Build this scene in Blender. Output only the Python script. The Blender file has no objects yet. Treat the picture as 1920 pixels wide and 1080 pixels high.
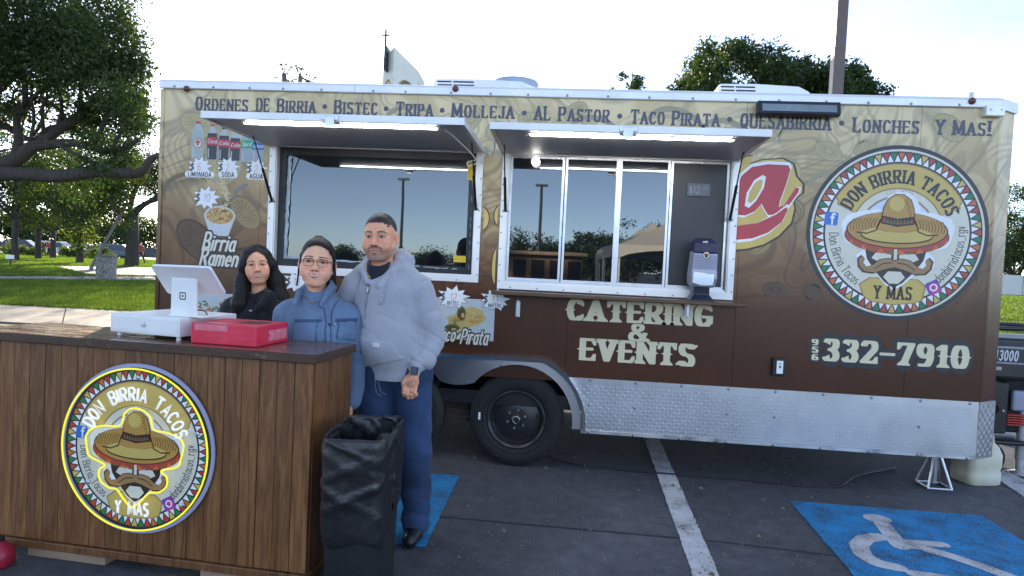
import bpy, math, random
import numpy as np
from mathutils import Vector, Matrix
from mathutils.geometry import delaunay_2d_cdt

SC = bpy.context.scene
COL = SC.collection
R = math.radians
rng = np.random.default_rng(7)
random.seed(7)

# ------------------------------------------------------------------ camera, sky, sun, exposure
CAM = np.array([0.0, -4.887, 1.525])
YAW, PITCH, ROLL, FPX = -0.0880622, -0.0336186, 0.0468236, 1222.66
_F = np.array([math.sin(YAW)*math.cos(PITCH), math.cos(YAW)*math.cos(PITCH), math.sin(PITCH)])
_r = np.array([math.cos(YAW), -math.sin(YAW), 0.0]); _u = np.cross(_r, _F)
_RR = _r*math.cos(ROLL)+_u*math.sin(ROLL); _UU = -_r*math.sin(ROLL)+_u*math.cos(ROLL)
cam = bpy.data.cameras.new('camera'); cam.lens = 36.0*FPX/1920; cam.sensor_width = 36
cam.clip_end = 3000; cam.clip_start = 0.05
camo = bpy.data.objects.new('camera', cam); COL.objects.link(camo)
m4 = Matrix.Identity(4)
for i in range(3):
    m4[i][0] = _RR[i]; m4[i][1] = _UU[i]; m4[i][2] = -_F[i]; m4[i][3] = CAM[i]
camo.matrix_world = m4
SC.camera = camo

SUN_EL, SUN_AZ = R(14.2), R(-25.9)          # azimuth measured from +Y towards +X
w = bpy.data.worlds.new('World'); SC.world = w; w.use_nodes = True
nt = w.node_tree; nt.nodes.clear()
wo = nt.nodes.new('ShaderNodeOutputWorld'); bg = nt.nodes.new('ShaderNodeBackground')
sky = nt.nodes.new('ShaderNodeTexSky'); sky.sky_type = 'NISHITA'; sky.sun_disc = False
sky.sun_elevation = SUN_EL; sky.sun_rotation = SUN_AZ
sky.air_density = 0.5; sky.dust_density = 0.2; sky.ozone_density = 1.3; sky.altitude = 0
# thin high cloud, everywhere on the dome
tc = nt.nodes.new('ShaderNodeTexCoord'); mp = nt.nodes.new('ShaderNodeMapping')
mp.inputs['Scale'].default_value = (1.0, 2.2, 4.5); mp.inputs['Rotation'].default_value = (0.2, 0.35, 0.5)
nz = nt.nodes.new('ShaderNodeTexNoise'); nz.inputs['Scale'].default_value = 2.3
nz.inputs['Detail'].default_value = 9; nz.inputs['Roughness'].default_value = 0.62; nz.inputs['Distortion'].default_value = 0.5
rmp = nt.nodes.new('ShaderNodeValToRGB')
rmp.color_ramp.elements[0].position = 0.40; rmp.color_ramp.elements[0].color = (0, 0, 0, 1)
rmp.color_ramp.elements[1].position = 0.72; rmp.color_ramp.elements[1].color = (0.42, 0.42, 0.42, 1)
mixc = nt.nodes.new('ShaderNodeMix'); mixc.data_type = 'RGBA'; mixc.blend_type = 'MIX'
cl = nt.nodes.new('ShaderNodeMix'); cl.data_type = 'RGBA'; cl.blend_type = 'ADD'
cl.inputs[0].default_value = 1.0
gain = nt.nodes.new('ShaderNodeMix'); gain.data_type = 'RGBA'; gain.blend_type = 'MULTIPLY'; gain.inputs[0].default_value = 1.0
gain.inputs[7].default_value = (0.75, 0.75, 0.80, 1)
cl.inputs[7].default_value = (1.6, 1.65, 1.75, 1)
L = nt.links.new
L(tc.outputs['Generated'], mp.inputs['Vector']); L(mp.outputs['Vector'], nz.inputs['Vector'])
L(nz.outputs['Fac'], rmp.inputs['Fac'])
hs = nt.nodes.new('ShaderNodeHueSaturation'); hs.inputs['Saturation'].default_value = 0.80; L(sky.outputs['Color'], hs.inputs['Color'])
L(hs.outputs['Color'], gain.inputs[6]); L(gain.outputs[2], cl.inputs[6])
L(rmp.outputs['Color'], mixc.inputs[0]); L(hs.outputs['Color'], mixc.inputs[6]); L(cl.outputs[2], mixc.inputs[7])
L(mixc.outputs[2], bg.inputs['Color']); bg.inputs['Strength'].default_value = 0.15
L(bg.outputs['Background'], wo.inputs['Surface'])

sl = bpy.data.lights.new('sun', 'SUN'); sl.energy = 4.6; sl.angle = R(0.53); sl.color = (1.0, 0.85, 0.64)
so = bpy.data.objects.new('sun', sl); COL.objects.link(so)
sd = Vector((math.sin(SUN_AZ)*math.cos(SUN_EL), math.cos(SUN_AZ)*math.cos(SUN_EL), math.sin(SUN_EL)))
so.rotation_euler = sd.to_track_quat('Z', 'Y').to_euler(); so.location = (-20, 40, 30)

SC.view_settings.view_transform = 'Standard'; SC.view_settings.look = 'None'
SC.view_settings.gamma = 1.0; SC.view_settings.exposure = 1.90
SC.view_settings.use_curve_mapping = False
SC.cycles.max_bounces = 6; SC.cycles.diffuse_bounces = 3; SC.cycles.glossy_bounces = 4
SC.cycles.transmission_bounces = 4; SC.cycles.transparent_max_bounces = 8
SC.cycles.caustics_reflective = False; SC.cycles.caustics_refractive = False

# ------------------------------------------------------------------ helpers: points measured in the photograph
def ray(px, py): return _F+_RR*(px-960)/FPX+_UU*(540-py)/FPX
def atY(px, py, Y=0.0):
    d = ray(px, py); return CAM+d*((Y-CAM[1])/d[1])
def atZ(px, py, Zp=0.0):
    d = ray(px, py); return CAM+d*((Zp-CAM[2])/d[2])
def wl(px, py, Y=0.0):                       # (x, z) on the trailer's side wall
    q = atY(px, py, Y); return (float(q[0]), float(q[2]))

# ------------------------------------------------------------------ helpers: objects
def tag(o, label=None, cat=None, group=None, kind=None):
    if label: o['label'] = label
    if cat: o['category'] = cat
    if group: o['group'] = group
    if kind: o['kind'] = kind
    return o
def empty(name, loc=(0, 0, 0), rz=0.0, parent=None):
    o = bpy.data.objects.new(name, None); COL.objects.link(o)
    o.location = loc; o.rotation_euler = (0, 0, rz); o.empty_display_size = 0.2
    if parent: o.parent = parent
    return o
def copy_tree(o, parent=None):
    c = o.copy(); COL.objects.link(c); c.parent = parent
    for ch in list(o.children): copy_tree(ch, c)
    return c
def mesh_obj(name, V, F, mats, parent=None, mi=None, smooth=False, loc=None, rz=0.0):
    me = bpy.data.meshes.new(name)
    me.from_pydata([tuple(map(float, v)) for v in V], [], [tuple(map(int, f)) for f in F])
    return finish(name, me, mats, parent, mi, smooth, loc, rz)
def finish(name, me, mats, parent=None, mi=None, smooth=False, loc=None, rz=0.0):
    if not isinstance(mats, (list, tuple)): mats = [mats]
    for m in mats: me.materials.append(m)
    if mi is not None: me.polygons.foreach_set('material_index', np.asarray(mi, dtype=np.int32))
    if smooth: me.polygons.foreach_set('use_smooth', np.ones(len(me.polygons), dtype=bool))
    me.update()
    o = bpy.data.objects.new(name, me); COL.objects.link(o)
    if parent: o.parent = parent
    if loc is not None: o.location = loc
    if rz: o.rotation_euler = (0, 0, rz)
    return o
def fast_mesh(name, V, Q, mats, parent=None, smooth=False, cols=None, mi=None):
    """large quad/tri mesh from numpy arrays"""
    V = np.asarray(V, dtype=np.float32); Q = np.asarray(Q, dtype=np.int32)
    k = Q.shape[1]
    me = bpy.data.meshes.new(name)
    me.vertices.add(len(V)); me.vertices.foreach_set('co', V.ravel())
    me.loops.add(Q.size); me.loops.foreach_set('vertex_index', Q.ravel())
    me.polygons.add(len(Q))
    me.polygons.foreach_set('loop_start', np.arange(len(Q), dtype=np.int32)*k)
    me.polygons.foreach_set('loop_total', np.full(len(Q), k, dtype=np.int32))
    me.update(calc_edges=True)
    if cols is not None:
        a = me.color_attributes.new('Col', 'FLOAT_COLOR', 'POINT')
        c4 = np.ones((len(V), 4), dtype=np.float32); c4[:, :3] = cols
        a.data.foreach_set('color', c4.ravel())
    o = finish(name, me, mats, parent, mi, smooth)
    me.validate()
    return o
def bevel(o, wd=0.004, seg=2):
    md = o.modifiers.new('bevel', 'BEVEL'); md.width = wd; md.segments = seg; md.limit_method = 'ANGLE'
    md.angle_limit = R(40)
    return o

class MB:
    """collects shapes into one mesh"""
    def __init__(s): s.V = []; s.F = []; s.m = []; s.cm = 0
    def add(s, V, F):
        b = len(s.V); s.V += [tuple(map(float, v)) for v in V]
        for f in F: s.F.append(tuple(b+int(i) for i in f)); s.m.append(s.cm)
        return s
    def mat(s, i): s.cm = i; return s
    def box(s, x0, x1, y0, y1, z0, z1, M=None):
        V = [(x, y, z) for x in (x0, x1) for y in (y0, y1) for z in (z0, z1)]
        if M is not None: V = [M @ Vector(v) for v in V]
        return s.add(V, [(0, 1, 3, 2), (4, 6, 7, 5), (0, 4, 5, 1), (2, 3, 7, 6), (0, 2, 6, 4), (1, 5, 7, 3)])
    def loft(s, rings, close=True, cap=True):
        n = len(rings[0]); V = [v for r in rings for v in r]; F = []
        for i in range(len(rings)-1):
            for j in range(n if close else n-1):
                a = i*n+j; b = i*n+(j+1) % n
                F.append((a, b, b+n, a+n))
        if cap and close:
            F.append(tuple(range(n))[::-1]); F.append(tuple((len(rings)-1)*n+j for j in range(n)))
        return s.add(V, F)
    def tube(s, pts, rad, n=8, cap=True):
        pts = [Vector(p) for p in pts]
        if not isinstance(rad, (list, tuple, np.ndarray)): rad = [rad]*len(pts)
        rings = []; up = None
        for i, p in enumerate(pts):
            t = (pts[min(i+1, len(pts)-1)]-pts[max(i-1, 0)]).normalized()
            if up is None:
                up = Vector((0, 0, 1)) if abs(t.z) < 0.9 else Vector((1, 0, 0))
            a = t.cross(up)
            if a.length < 1e-5: a = t.orthogonal()
            a.normalize(); b = a.cross(t).normalized(); up = b
            rings.append([p+(a*math.cos(k*2*math.pi/n)+b*math.sin(k*2*math.pi/n))*rad[i] for k in range(n)])
        return s.loft(rings, True, cap)
    def lathe(s, prof, n=24, M=None, cap=False):
        """prof: (r, h) along local z"""
        rings = []
        for r_, h in prof:
            ring = [Vector((r_*math.cos(k*2*math.pi/n), r_*math.sin(k*2*math.pi/n), h)) for k in range(n)]
            if M is not None: ring = [M @ v for v in ring]
            rings.append(ring)
        return s.loft(rings, True, cap)
    def prism(s, poly, y0, y1, M=None):
        """poly in (x, z), extruded along y"""
        n = len(poly)
        V = [(x, y0, z) for x, z in poly]+[(x, y1, z) for x, z in poly]
        if M is not None: V = [M @ Vector(v) for v in V]
        F = [tuple(range(n)), tuple(range(2*n-1, n-1, -1))]
        F += [(i, i+n, (i+1) % n+n, (i+1) % n) for i in range(n)]
        return s.add(V, F)
    def build(s, name, mats, parent=None, smooth=False, loc=None, rz=0.0, auto=None):
        o = mesh_obj(name, s.V, s.F, mats, parent, s.m, smooth, loc, rz)
        if auto:
            try: o.data.set_sharp_from_angle(angle=R(auto))
            except Exception: pass
        return o
def rotM(ax, a, c=(0, 0, 0)):
    return Matrix.Translation(Vector(c)) @ Matrix.Rotation(a, 4, ax)
def TR(loc, rx=0, ry=0, rz=0):
    return Matrix.Translation(Vector(loc)) @ Matrix.Rotation(rz, 4, 'Z') @ Matrix.Rotation(ry, 4, 'Y') @ Matrix.Rotation(rx, 4, 'X')

# ------------------------------------------------------------------ helpers: materials
def newmat(name):
    m = bpy.data.materials.new(name); m.use_nodes = True
    return m, m.node_tree, m.node_tree.nodes['Principled BSDF']
def node(nt, t, **kw):
    n = nt.nodes.new(t)
    for k, v in kw.items():
        if k in n.inputs: n.inputs[k].default_value = v
        else: setattr(n, k, v)
    return n
def mixrgb(nt, fac, a, b, mode='MIX'):
    n = nt.nodes.new('ShaderNodeMix'); n.data_type = 'RGBA'; n.blend_type = mode
    for s, v in ((0, fac), (6, a), (7, b)):
        if hasattr(v, 'links') or isinstance(v, bpy.types.NodeSocket): nt.links.new(v, n.inputs[s])
        elif s == 0: n.inputs[0].default_value = v
        else: n.inputs[s].default_value = (*v[:3], 1)
    return n.outputs[2]
def ramp(nt, src, stops, interp='LINEAR'):
    n = nt.nodes.new('ShaderNodeValToRGB'); cr = n.color_ramp; cr.interpolation = interp
    while len(cr.elements) < len(stops): cr.elements.new(0.5)
    for e, (p, c) in zip(cr.elements, stops):
        e.position = p; e.color = (*c[:3], 1) if hasattr(c, '__len__') else (c, c, c, 1)
    nt.links.new(src, n.inputs['Fac']); return n.outputs['Color']
def math_(nt, op, a, b=None, c=None):
    n = nt.nodes.new('ShaderNodeMath'); n.operation = op
    for i, v in enumerate((a, b, c)):
        if v is None: continue
        if isinstance(v, bpy.types.NodeSocket): nt.links.new(v, n.inputs[i])
        else: n.inputs[i].default_value = v
    return n.outputs[0]
def coords(nt, scale=(1, 1, 1), kind='Object', rot=(0, 0, 0)):
    t = nt.nodes.new('ShaderNodeTexCoord'); mpp = nt.nodes.new('ShaderNodeMapping')
    mpp.inputs['Scale'].default_value = scale; mpp.inputs['Rotation'].default_value = rot
    nt.links.new(t.outputs[kind], mpp.inputs['Vector']); return mpp.outputs['Vector']
def noise(nt, vec, scale, detail=4, rough=0.55, dist=0.0):
    n = nt.nodes.new('ShaderNodeTexNoise')
    n.inputs['Scale'].default_value = scale; n.inputs['Detail'].default_value = detail
    n.inputs['Roughness'].default_value = rough; n.inputs['Distortion'].default_value = dist
    nt.links.new(vec, n.inputs['Vector']); return n.outputs['Fac']
def bump(nt, bsdf, h, strength=0.3, dist=0.01):
    b = nt.nodes.new('ShaderNodeBump'); b.inputs['Strength'].default_value = strength; b.inputs['Distance'].default_value = dist
    nt.links.new(h, b.inputs['Height']); nt.links.new(b.outputs['Normal'], bsdf.inputs['Normal'])
_cache = {}
def M(name, col, rough=0.55, metal=0.0, var=0.12, vs=6.0, bmp=0.0, bs=60.0, spec=0.5, coat=0.0, emit=None, es=0.0, stretch=(1, 1, 1), rvar=0.1):
    if name in _cache: return _cache[name]
    m, nt, b = newmat(name); _cache[name] = m
    v = coords(nt, stretch)
    n1 = noise(nt, v, vs, 5, 0.6)
    c = ramp(nt, n1, [(0.25, [x*(1-var) for x in col]), (0.75, [min(1, x*(1+var)) for x in col])])
    nt.links.new(c, b.inputs['Base Color'])
    rr = ramp(nt, noise(nt, v, vs*2.3, 4), [(0.3, max(0.02, rough-rvar*rough)), (0.7, min(1, rough+rvar*rough))])
    nt.links.new(rr, b.inputs['Roughness'])
    b.inputs['Metallic'].default_value = metal; b.inputs['Specular IOR Level'].default_value = spec
    b.inputs['Coat Weight'].default_value = coat
    if bmp: bump(nt, b, noise(nt, v, bs, 4), bmp, 0.005)
    if emit:
        b.inputs['Emission Color'].default_value = (*emit, 1); b.inputs['Emission Strength'].default_value = es
    return m
def srgb(r, g, b):
    f = lambda c: (c/255/12.92 if c/255 <= 0.04045 else ((c/255+0.055)/1.055)**2.4)
    return (f(r), f(g), f(b))
# ------------------------------------------------------------------ ground
def lawn_z(x, y):
    d = math.hypot(x, y+4.9)
    s = min(1, max(0, (d-14)/40.0)); s = s*s*(3-2*s)
    k = min(1, max(0, (x+10)/30.0))
    return 0.12+s*(0.13+0.72*k)
# asphalt
m_asph, nt, b = newmat('asphalt')
v = coords(nt)
fine = noise(nt, v, 150, 4, 0.8); mid = noise(nt, v, 9, 6, 0.6); big = noise(nt, v, 0.55, 5, 0.6, 0.6)
c0 = ramp(nt, fine, [(0.30, (0.024, 0.026, 0.032)), (0.52, (0.066, 0.069, 0.082)), (0.70, (0.24, 0.24, 0.25))])
c1 = ramp(nt, mid, [(0.3, 0.72), (0.7, 1.25)])
c2 = ramp(nt, big, [(0.32, 0.68), (0.52, 1.0), (0.68, 1.55)])
cc = mixrgb(nt, 1.0, mixrgb(nt, 1.0, c0, c1, 'MULTIPLY'), c2, 'MULTIPLY')
L2 = nt.links.new
L2(cc, b.inputs['Base Color']); b.inputs['Roughness'].default_value = 0.82
bump(nt, b, fine, 0.55, 0.006)
n = 24
V = []; F = []
MBg = MB()
MBg.add([(-700, -700, 0), (700, -700, 0), (700, 5.2, 0), (-700, 5.2, 0)], [(0, 1, 2, 3)])
MBg.add([(2.2, 5.2, 0), (9, 5.2, 0), (9, 9.5, 0), (2.2, 9.5, 0)], [(0, 1, 2, 3)])
tag(MBg.build('parking_lot', m_asph), 'dark worn asphalt of the parking lot', 'parking lot', kind='structure')

def ground_patch(name, poly, z, mat, label, cat):
    o = mesh_obj(name, [(x, y, z) for x, y in poly], [tuple(range(len(poly)))], mat)
    return tag(o, label, cat, kind='structure')
# lawn
m_lawn, nt, b = newmat('lawn')
v = coords(nt)
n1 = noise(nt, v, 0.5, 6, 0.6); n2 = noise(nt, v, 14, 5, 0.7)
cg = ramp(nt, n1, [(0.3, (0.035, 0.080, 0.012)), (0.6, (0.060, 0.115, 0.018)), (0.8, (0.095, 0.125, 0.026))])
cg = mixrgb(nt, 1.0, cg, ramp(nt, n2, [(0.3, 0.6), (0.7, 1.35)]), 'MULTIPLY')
nt.links.new(cg, b.inputs['Base Color']); b.inputs['Roughness'].default_value = 0.9
bump(nt, b, n2, 0.8, 0.04)
xs = np.concatenate([np.linspace(-700, -70, 12), np.linspace(-60, 60, 61), np.linspace(70, 700, 12)])
ys = np.concatenate([np.linspace(5.35, 60, 40), np.linspace(66, 900, 14)])
V = [(x, y, lawn_z(x, y)-(0.0)) for y in ys for x in xs]
F = []
for j in range(len(ys)-1):
    for i in range(len(xs)-1):
        xm = (xs[i]+xs[i+1])/2; ym = (ys[j]+ys[j+1])/2
        if 2.2 < xm < 9 and ym < 9.4: continue
        a = j*len(xs)+i; F.append((a, a+1, a+1+len(xs), a+len(xs)))
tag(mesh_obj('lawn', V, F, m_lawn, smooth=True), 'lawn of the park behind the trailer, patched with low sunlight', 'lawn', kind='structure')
m_conc = M('concrete', (0.165, 0.150, 0.135), 0.85, var=0.18, vs=2.0, bmp=0.3, bs=80)
kb = MB(); x = -60.0
while x < 2.0:
    kb.box(x, x+2.98, 5.2, 5.36, -0.05, 0.13+0.0*x); x += 3.0
x = 9.0
while x < 60: kb.box(x, x+2.98, 5.2, 5.36, -0.05, 0.13); x += 3.0
tag(bevel(kb.build('kerb', m_conc), 0.02), 'concrete kerb along the lawn', 'kerb', kind='structure')
# concrete paths laid on the lawn, sampled so that they follow it
def path(name, front, back, label, jn=1.5):
    """front/back: lists of (x, y); slabs between them with open joints"""
    mb = MB(); fr = np.array(front, float); bk = np.array(back, float)
    ln = np.linalg.norm(fr[-1]-fr[0]); nseg = max(2, int(ln/jn))
    def samp(P, t):
        s = np.r_[0, np.cumsum(np.linalg.norm(np.diff(P, axis=0), axis=1))]; s /= s[-1]
        return np.array([np.interp(t, s, P[:, 0]), np.interp(t, s, P[:, 1])])
    root = None; objs = []
    g = 0.012/ln
    for i in range(nseg):
        t0, t1 = i/nseg+g, (i+1)/nseg-g
        q = [samp(fr, t0), samp(fr, t1), samp(bk, t1), samp(bk, t0)]
        top = [(p[0], p[1], lawn_z(p[0], p[1])+0.028+0.002*(i % 3)) for p in q]
        bot = [(p[0], p[1], lawn_z(p[0], p[1])-0.10) for p in q]
        mb2 = MB().add(top+bot, [(0, 1, 2, 3), (4, 7, 6, 5), (0, 4, 5, 1), (1, 5, 6, 2), (2, 6, 7, 3), (3, 7, 4, 0)])
        objs.append(mb2)
    bed = MB()
    q = [fr[0], fr[-1], bk[-1], bk[0]]
    pts = [samp(fr, t) for t in np.linspace(0, 1, nseg*2+1)]; pts2 = [samp(bk, t) for t in np.linspace(0, 1, nseg*2+1)]
    Vb = [(p[0], p[1], lawn_z(p[0], p[1])+0.006) for p in pts]+[(p[0], p[1], lawn_z(p[0], p[1])+0.006) for p in pts2]
    k = len(pts)
    bed.add(Vb, [(i, i+1, k+i+1, k+i) for i in range(k-1)])
    root = bed.build(name, M('path_joint', (0.10, 0.09, 0.075), 0.9))
    tag(root, label, 'path', kind='structure')
    for mb2 in objs: mb2.build('slab', m_conc, root)
    return root
def gxy(px, py, z=0.13):
    q = atZ(px, py, z); return (float(q[0]), float(q[1]))
path('footpath', [gxy(-40, 602), gxy(75, 608), gxy(310, 626), gxy(420, 634)], [gxy(-40, 571), gxy(75, 575), gxy(310, 588), gxy(420, 595)],
     'pale concrete footpath running behind the counter')
path('park_path', [gxy(-60, 523, .2), gxy(100, 524, .2), gxy(330, 527, .2)], [gxy(-60, 517.5, .2), gxy(100, 518, .2), gxy(330, 520, .2)],
     'narrow concrete path crossing the lawn in front of the stone bin')
path('plaza', [gxy(165, 516, .2), gxy(240, 518.5, .2), gxy(330, 519.5, .2)], [gxy(95, 500, .2), gxy(240, 502.5, .2), gxy(330, 504.5, .2)],
     'concrete pad around the stone bin, streaked with tree shade', 4.0)

# painted markings
m_white = None
def paint(name, col, wear=0.5):
    m, nt, b = newmat(name)
    v = coords(nt)
    f = noise(nt, v, 150, 3, 0.75); g = noise(nt, v, 5, 6, 0.65)
    s = math_(nt, 'ADD', f, math_(nt, 'MULTIPLY', g, 0.55))
    k = ramp(nt, s, [(wear, 1.0), (wear+0.06, 0.0)])
    c = mixrgb(nt, k, ramp(nt, g, [(0.3, [x*0.75 for x in col]), (0.7, col)]), (0.03, 0.03, 0.033))
    nt.links.new(c, b.inputs['Base Color']); b.inputs['Roughness'].default_value = 0.75
    bump(nt, b, f, 0.5, 0.005)
    return m
m_white = paint('white_line_paint', (0.68, 0.69, 0.71), 0.65)
m_blue = paint('blue_road_paint', (0.012, 0.27, 0.60), 0.68)
m_white2 = paint('white_symbol_paint', (0.68, 0.69, 0.71), 0.66)
def ragged(poly, amp=.006, step=.03):
    rs_ = np.random.default_rng(len(poly)*7+int(abs(poly[0][0])*100)); o_ = []
    for a, b_ in zip(poly, list(poly[1:])+[poly[0]]):
        a, b_ = np.array(a, float), np.array(b_, float); n_ = max(1, int(np.linalg.norm(b_-a)/step))
        for k in range(n_): o_.append(tuple(a+(b_-a)*k/n_+rs_.normal(size=2)*amp*.4))
    return o_
def mark(name, poly, z, mat, label):
    if 'tar' not in name: poly = ragged(poly)
    o = mesh_obj(name, [(x, y, z) for x, y in poly], [tuple(range(len(poly)))], mat)
    return tag(o, label, 'road marking', kind='structure')
s0, s1 = gxy(1215, 828, 0), gxy(1250, 828, 0)
mark('stall_line', [(0.62, -3.2), (0.78, -3.2), (0.80, 2.6), (0.655, 2.6)][:0] or
     [(0.655, -3.4), (0.79, -3.4), (0.93, 3.0), (0.79, 3.0)], 0.004, m_white, 'white painted stall line running under the trailer')
mark('stall_line', [gxy(1862, 893, 0), gxy(1960, 960, 0), gxy(1990, 940, 0), gxy(1885, 880, 0)], 0.004, m_white, 'short white stall line beyond the plastic jug')
bl = mark('accessible_bay_marking', [(1.575, -0.298), (2.825, -0.304), (2.80, -1.55), (1.54, -1.55)], 0.004, m_blue,
     'blue painted square with white wheelchair symbol on the asphalt')
bl2 = mark('accessible_bay_marking', [(-1.95, -0.30), (-0.718, -0.297), (-0.70, -1.50), (-1.95, -1.50)], 0.004, m_blue,
     'blue painted square under the standing man')
mark('tar_seam', [(-3, -1.02), (0.9, -1.09), (2.0, -1.2), (2.0, -1.212), (0.9, -1.102), (-3, -1.034)], 0.003, M('tar', (0.030, 0.031, 0.034), 0.8), 'thin dark seam across the asphalt')
# grit and leaf litter blown over the asphalt
rs = np.random.default_rng(12); N = 2600
lx_ = rs.uniform(-1.4, 4.2, N); ly_ = rs.uniform(-3.2, 1.6, N); sz = rs.uniform(.003, .009, N)*np.where(rs.random(N) < .06, 2.6, 1)
Vg = []; an_ = rs.uniform(0, 6.28, N)
for k in range(3):
    t = an_+k*2.1; Vg.append(np.stack([lx_+np.cos(t)*sz, ly_+np.sin(t)*sz, np.full(N, .005)], 1))
Vg.append(np.stack([lx_, ly_, .006+sz*.7], 1)); Vg = np.stack(Vg, 1).reshape(-1, 3); b0 = np.arange(N)*4
Fg = np.concatenate([np.stack([b0, b0+1, b0+3], 1), np.stack([b0+1, b0+2, b0+3], 1), np.stack([b0+2, b0, b0+3], 1)])
tag(fast_mesh('grit', Vg, Fg, M('grit', (.20, .17, .13), .9, var=.6, vs=3)), 'loose grit and leaf crumbs on the asphalt', 'grit', kind='stuff')
# ------------------------------------------------------------------ flat print: skeleton font, pen strokes, polygon union
def hull(P):
    P = sorted(set((round(x, 6), round(y, 6)) for x, y in P))
    if len(P) < 3: return P
    def half(Q):
        h = []
        for p in Q:
            while len(h) > 1 and (h[-1][0]-h[-2][0])*(p[1]-h[-2][1])-(h[-1][1]-h[-2][1])*(p[0]-h[-2][0]) <= 0: h.pop()
            h.append(p)
        return h
    a = half(P); c = half(P[::-1]); return a[:-1]+c[:-1]
def union(polys, minus=()):
    """union of polygons (lists of (x, y)), less the polygons in minus -> verts, faces"""
    V = []; F = []
    for p in list(polys)+list(minus):
        if sum(p[i-1][0]*p[i][1]-p[i][0]*p[i-1][1] for i in range(len(p))) < 0: p = p[::-1]
        b = len(V); V += [Vector((x, y)) for x, y in p]; F.append(list(range(b, b+len(p))))
    n = len(polys)
    r = delaunay_2d_cdt(V, [], F, 1, 1e-6)
    vo, fo, orig = r[0], r[2], r[5]
    out = [f for f, og in zip(fo, orig) if any(i < n for i in og) and not any(i >= n for i in og)]
    out2 = []
    for f in out:
        a, b_, c = (vo[i] for i in f[:3])
        out2.append(f if (b_-a).cross(c-a) > 0 else f[::-1])
    used = sorted({i for f in out2 for i in f}); mp_ = {u: k for k, u in enumerate(used)}
    return [(vo[u][0], vo[u][1]) for u in used], [[mp_[i] for i in f] for f in out2]
def circ(cx, cy, rx, ry=None, n=28, a0=0, a1=360):
    ry = rx if ry is None else ry
    full = abs(a1-a0) >= 360
    k = n if full else n+1
    return [(cx+rx*math.cos(R(a0+(a1-a0)*i/n)), cy+ry*math.sin(R(a0+(a1-a0)*i/n))) for i in range(k)]
def pen(wx, wy, n=10, p=2.0):
    o = []
    for i in range(n):
        t = 2*math.pi*(i+0.5)/n; c, s = math.cos(t), math.sin(t)
        o.append((wx/2*math.copysign(abs(c)**(2/p), c), wy/2*math.copysign(abs(s)**(2/p), s)))
    return o
def stroke(pts, wd, n=8, wy=None, p=2.0):
    pp = pen(wd, wy or wd, n, p)
    return [hull([(a[0]+q[0], a[1]+q[1]) for a in (pts[i], pts[i+1]) for q in pp]) for i in range(len(pts)-1)]
def A(cx, cy, rx, ry, a0, a1, n=9):
    return [(cx+rx*math.cos(R(a0+(a1-a0)*i/n)), cy+ry*math.sin(R(a0+(a1-a0)*i/n))) for i in range(n+1)]
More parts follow.
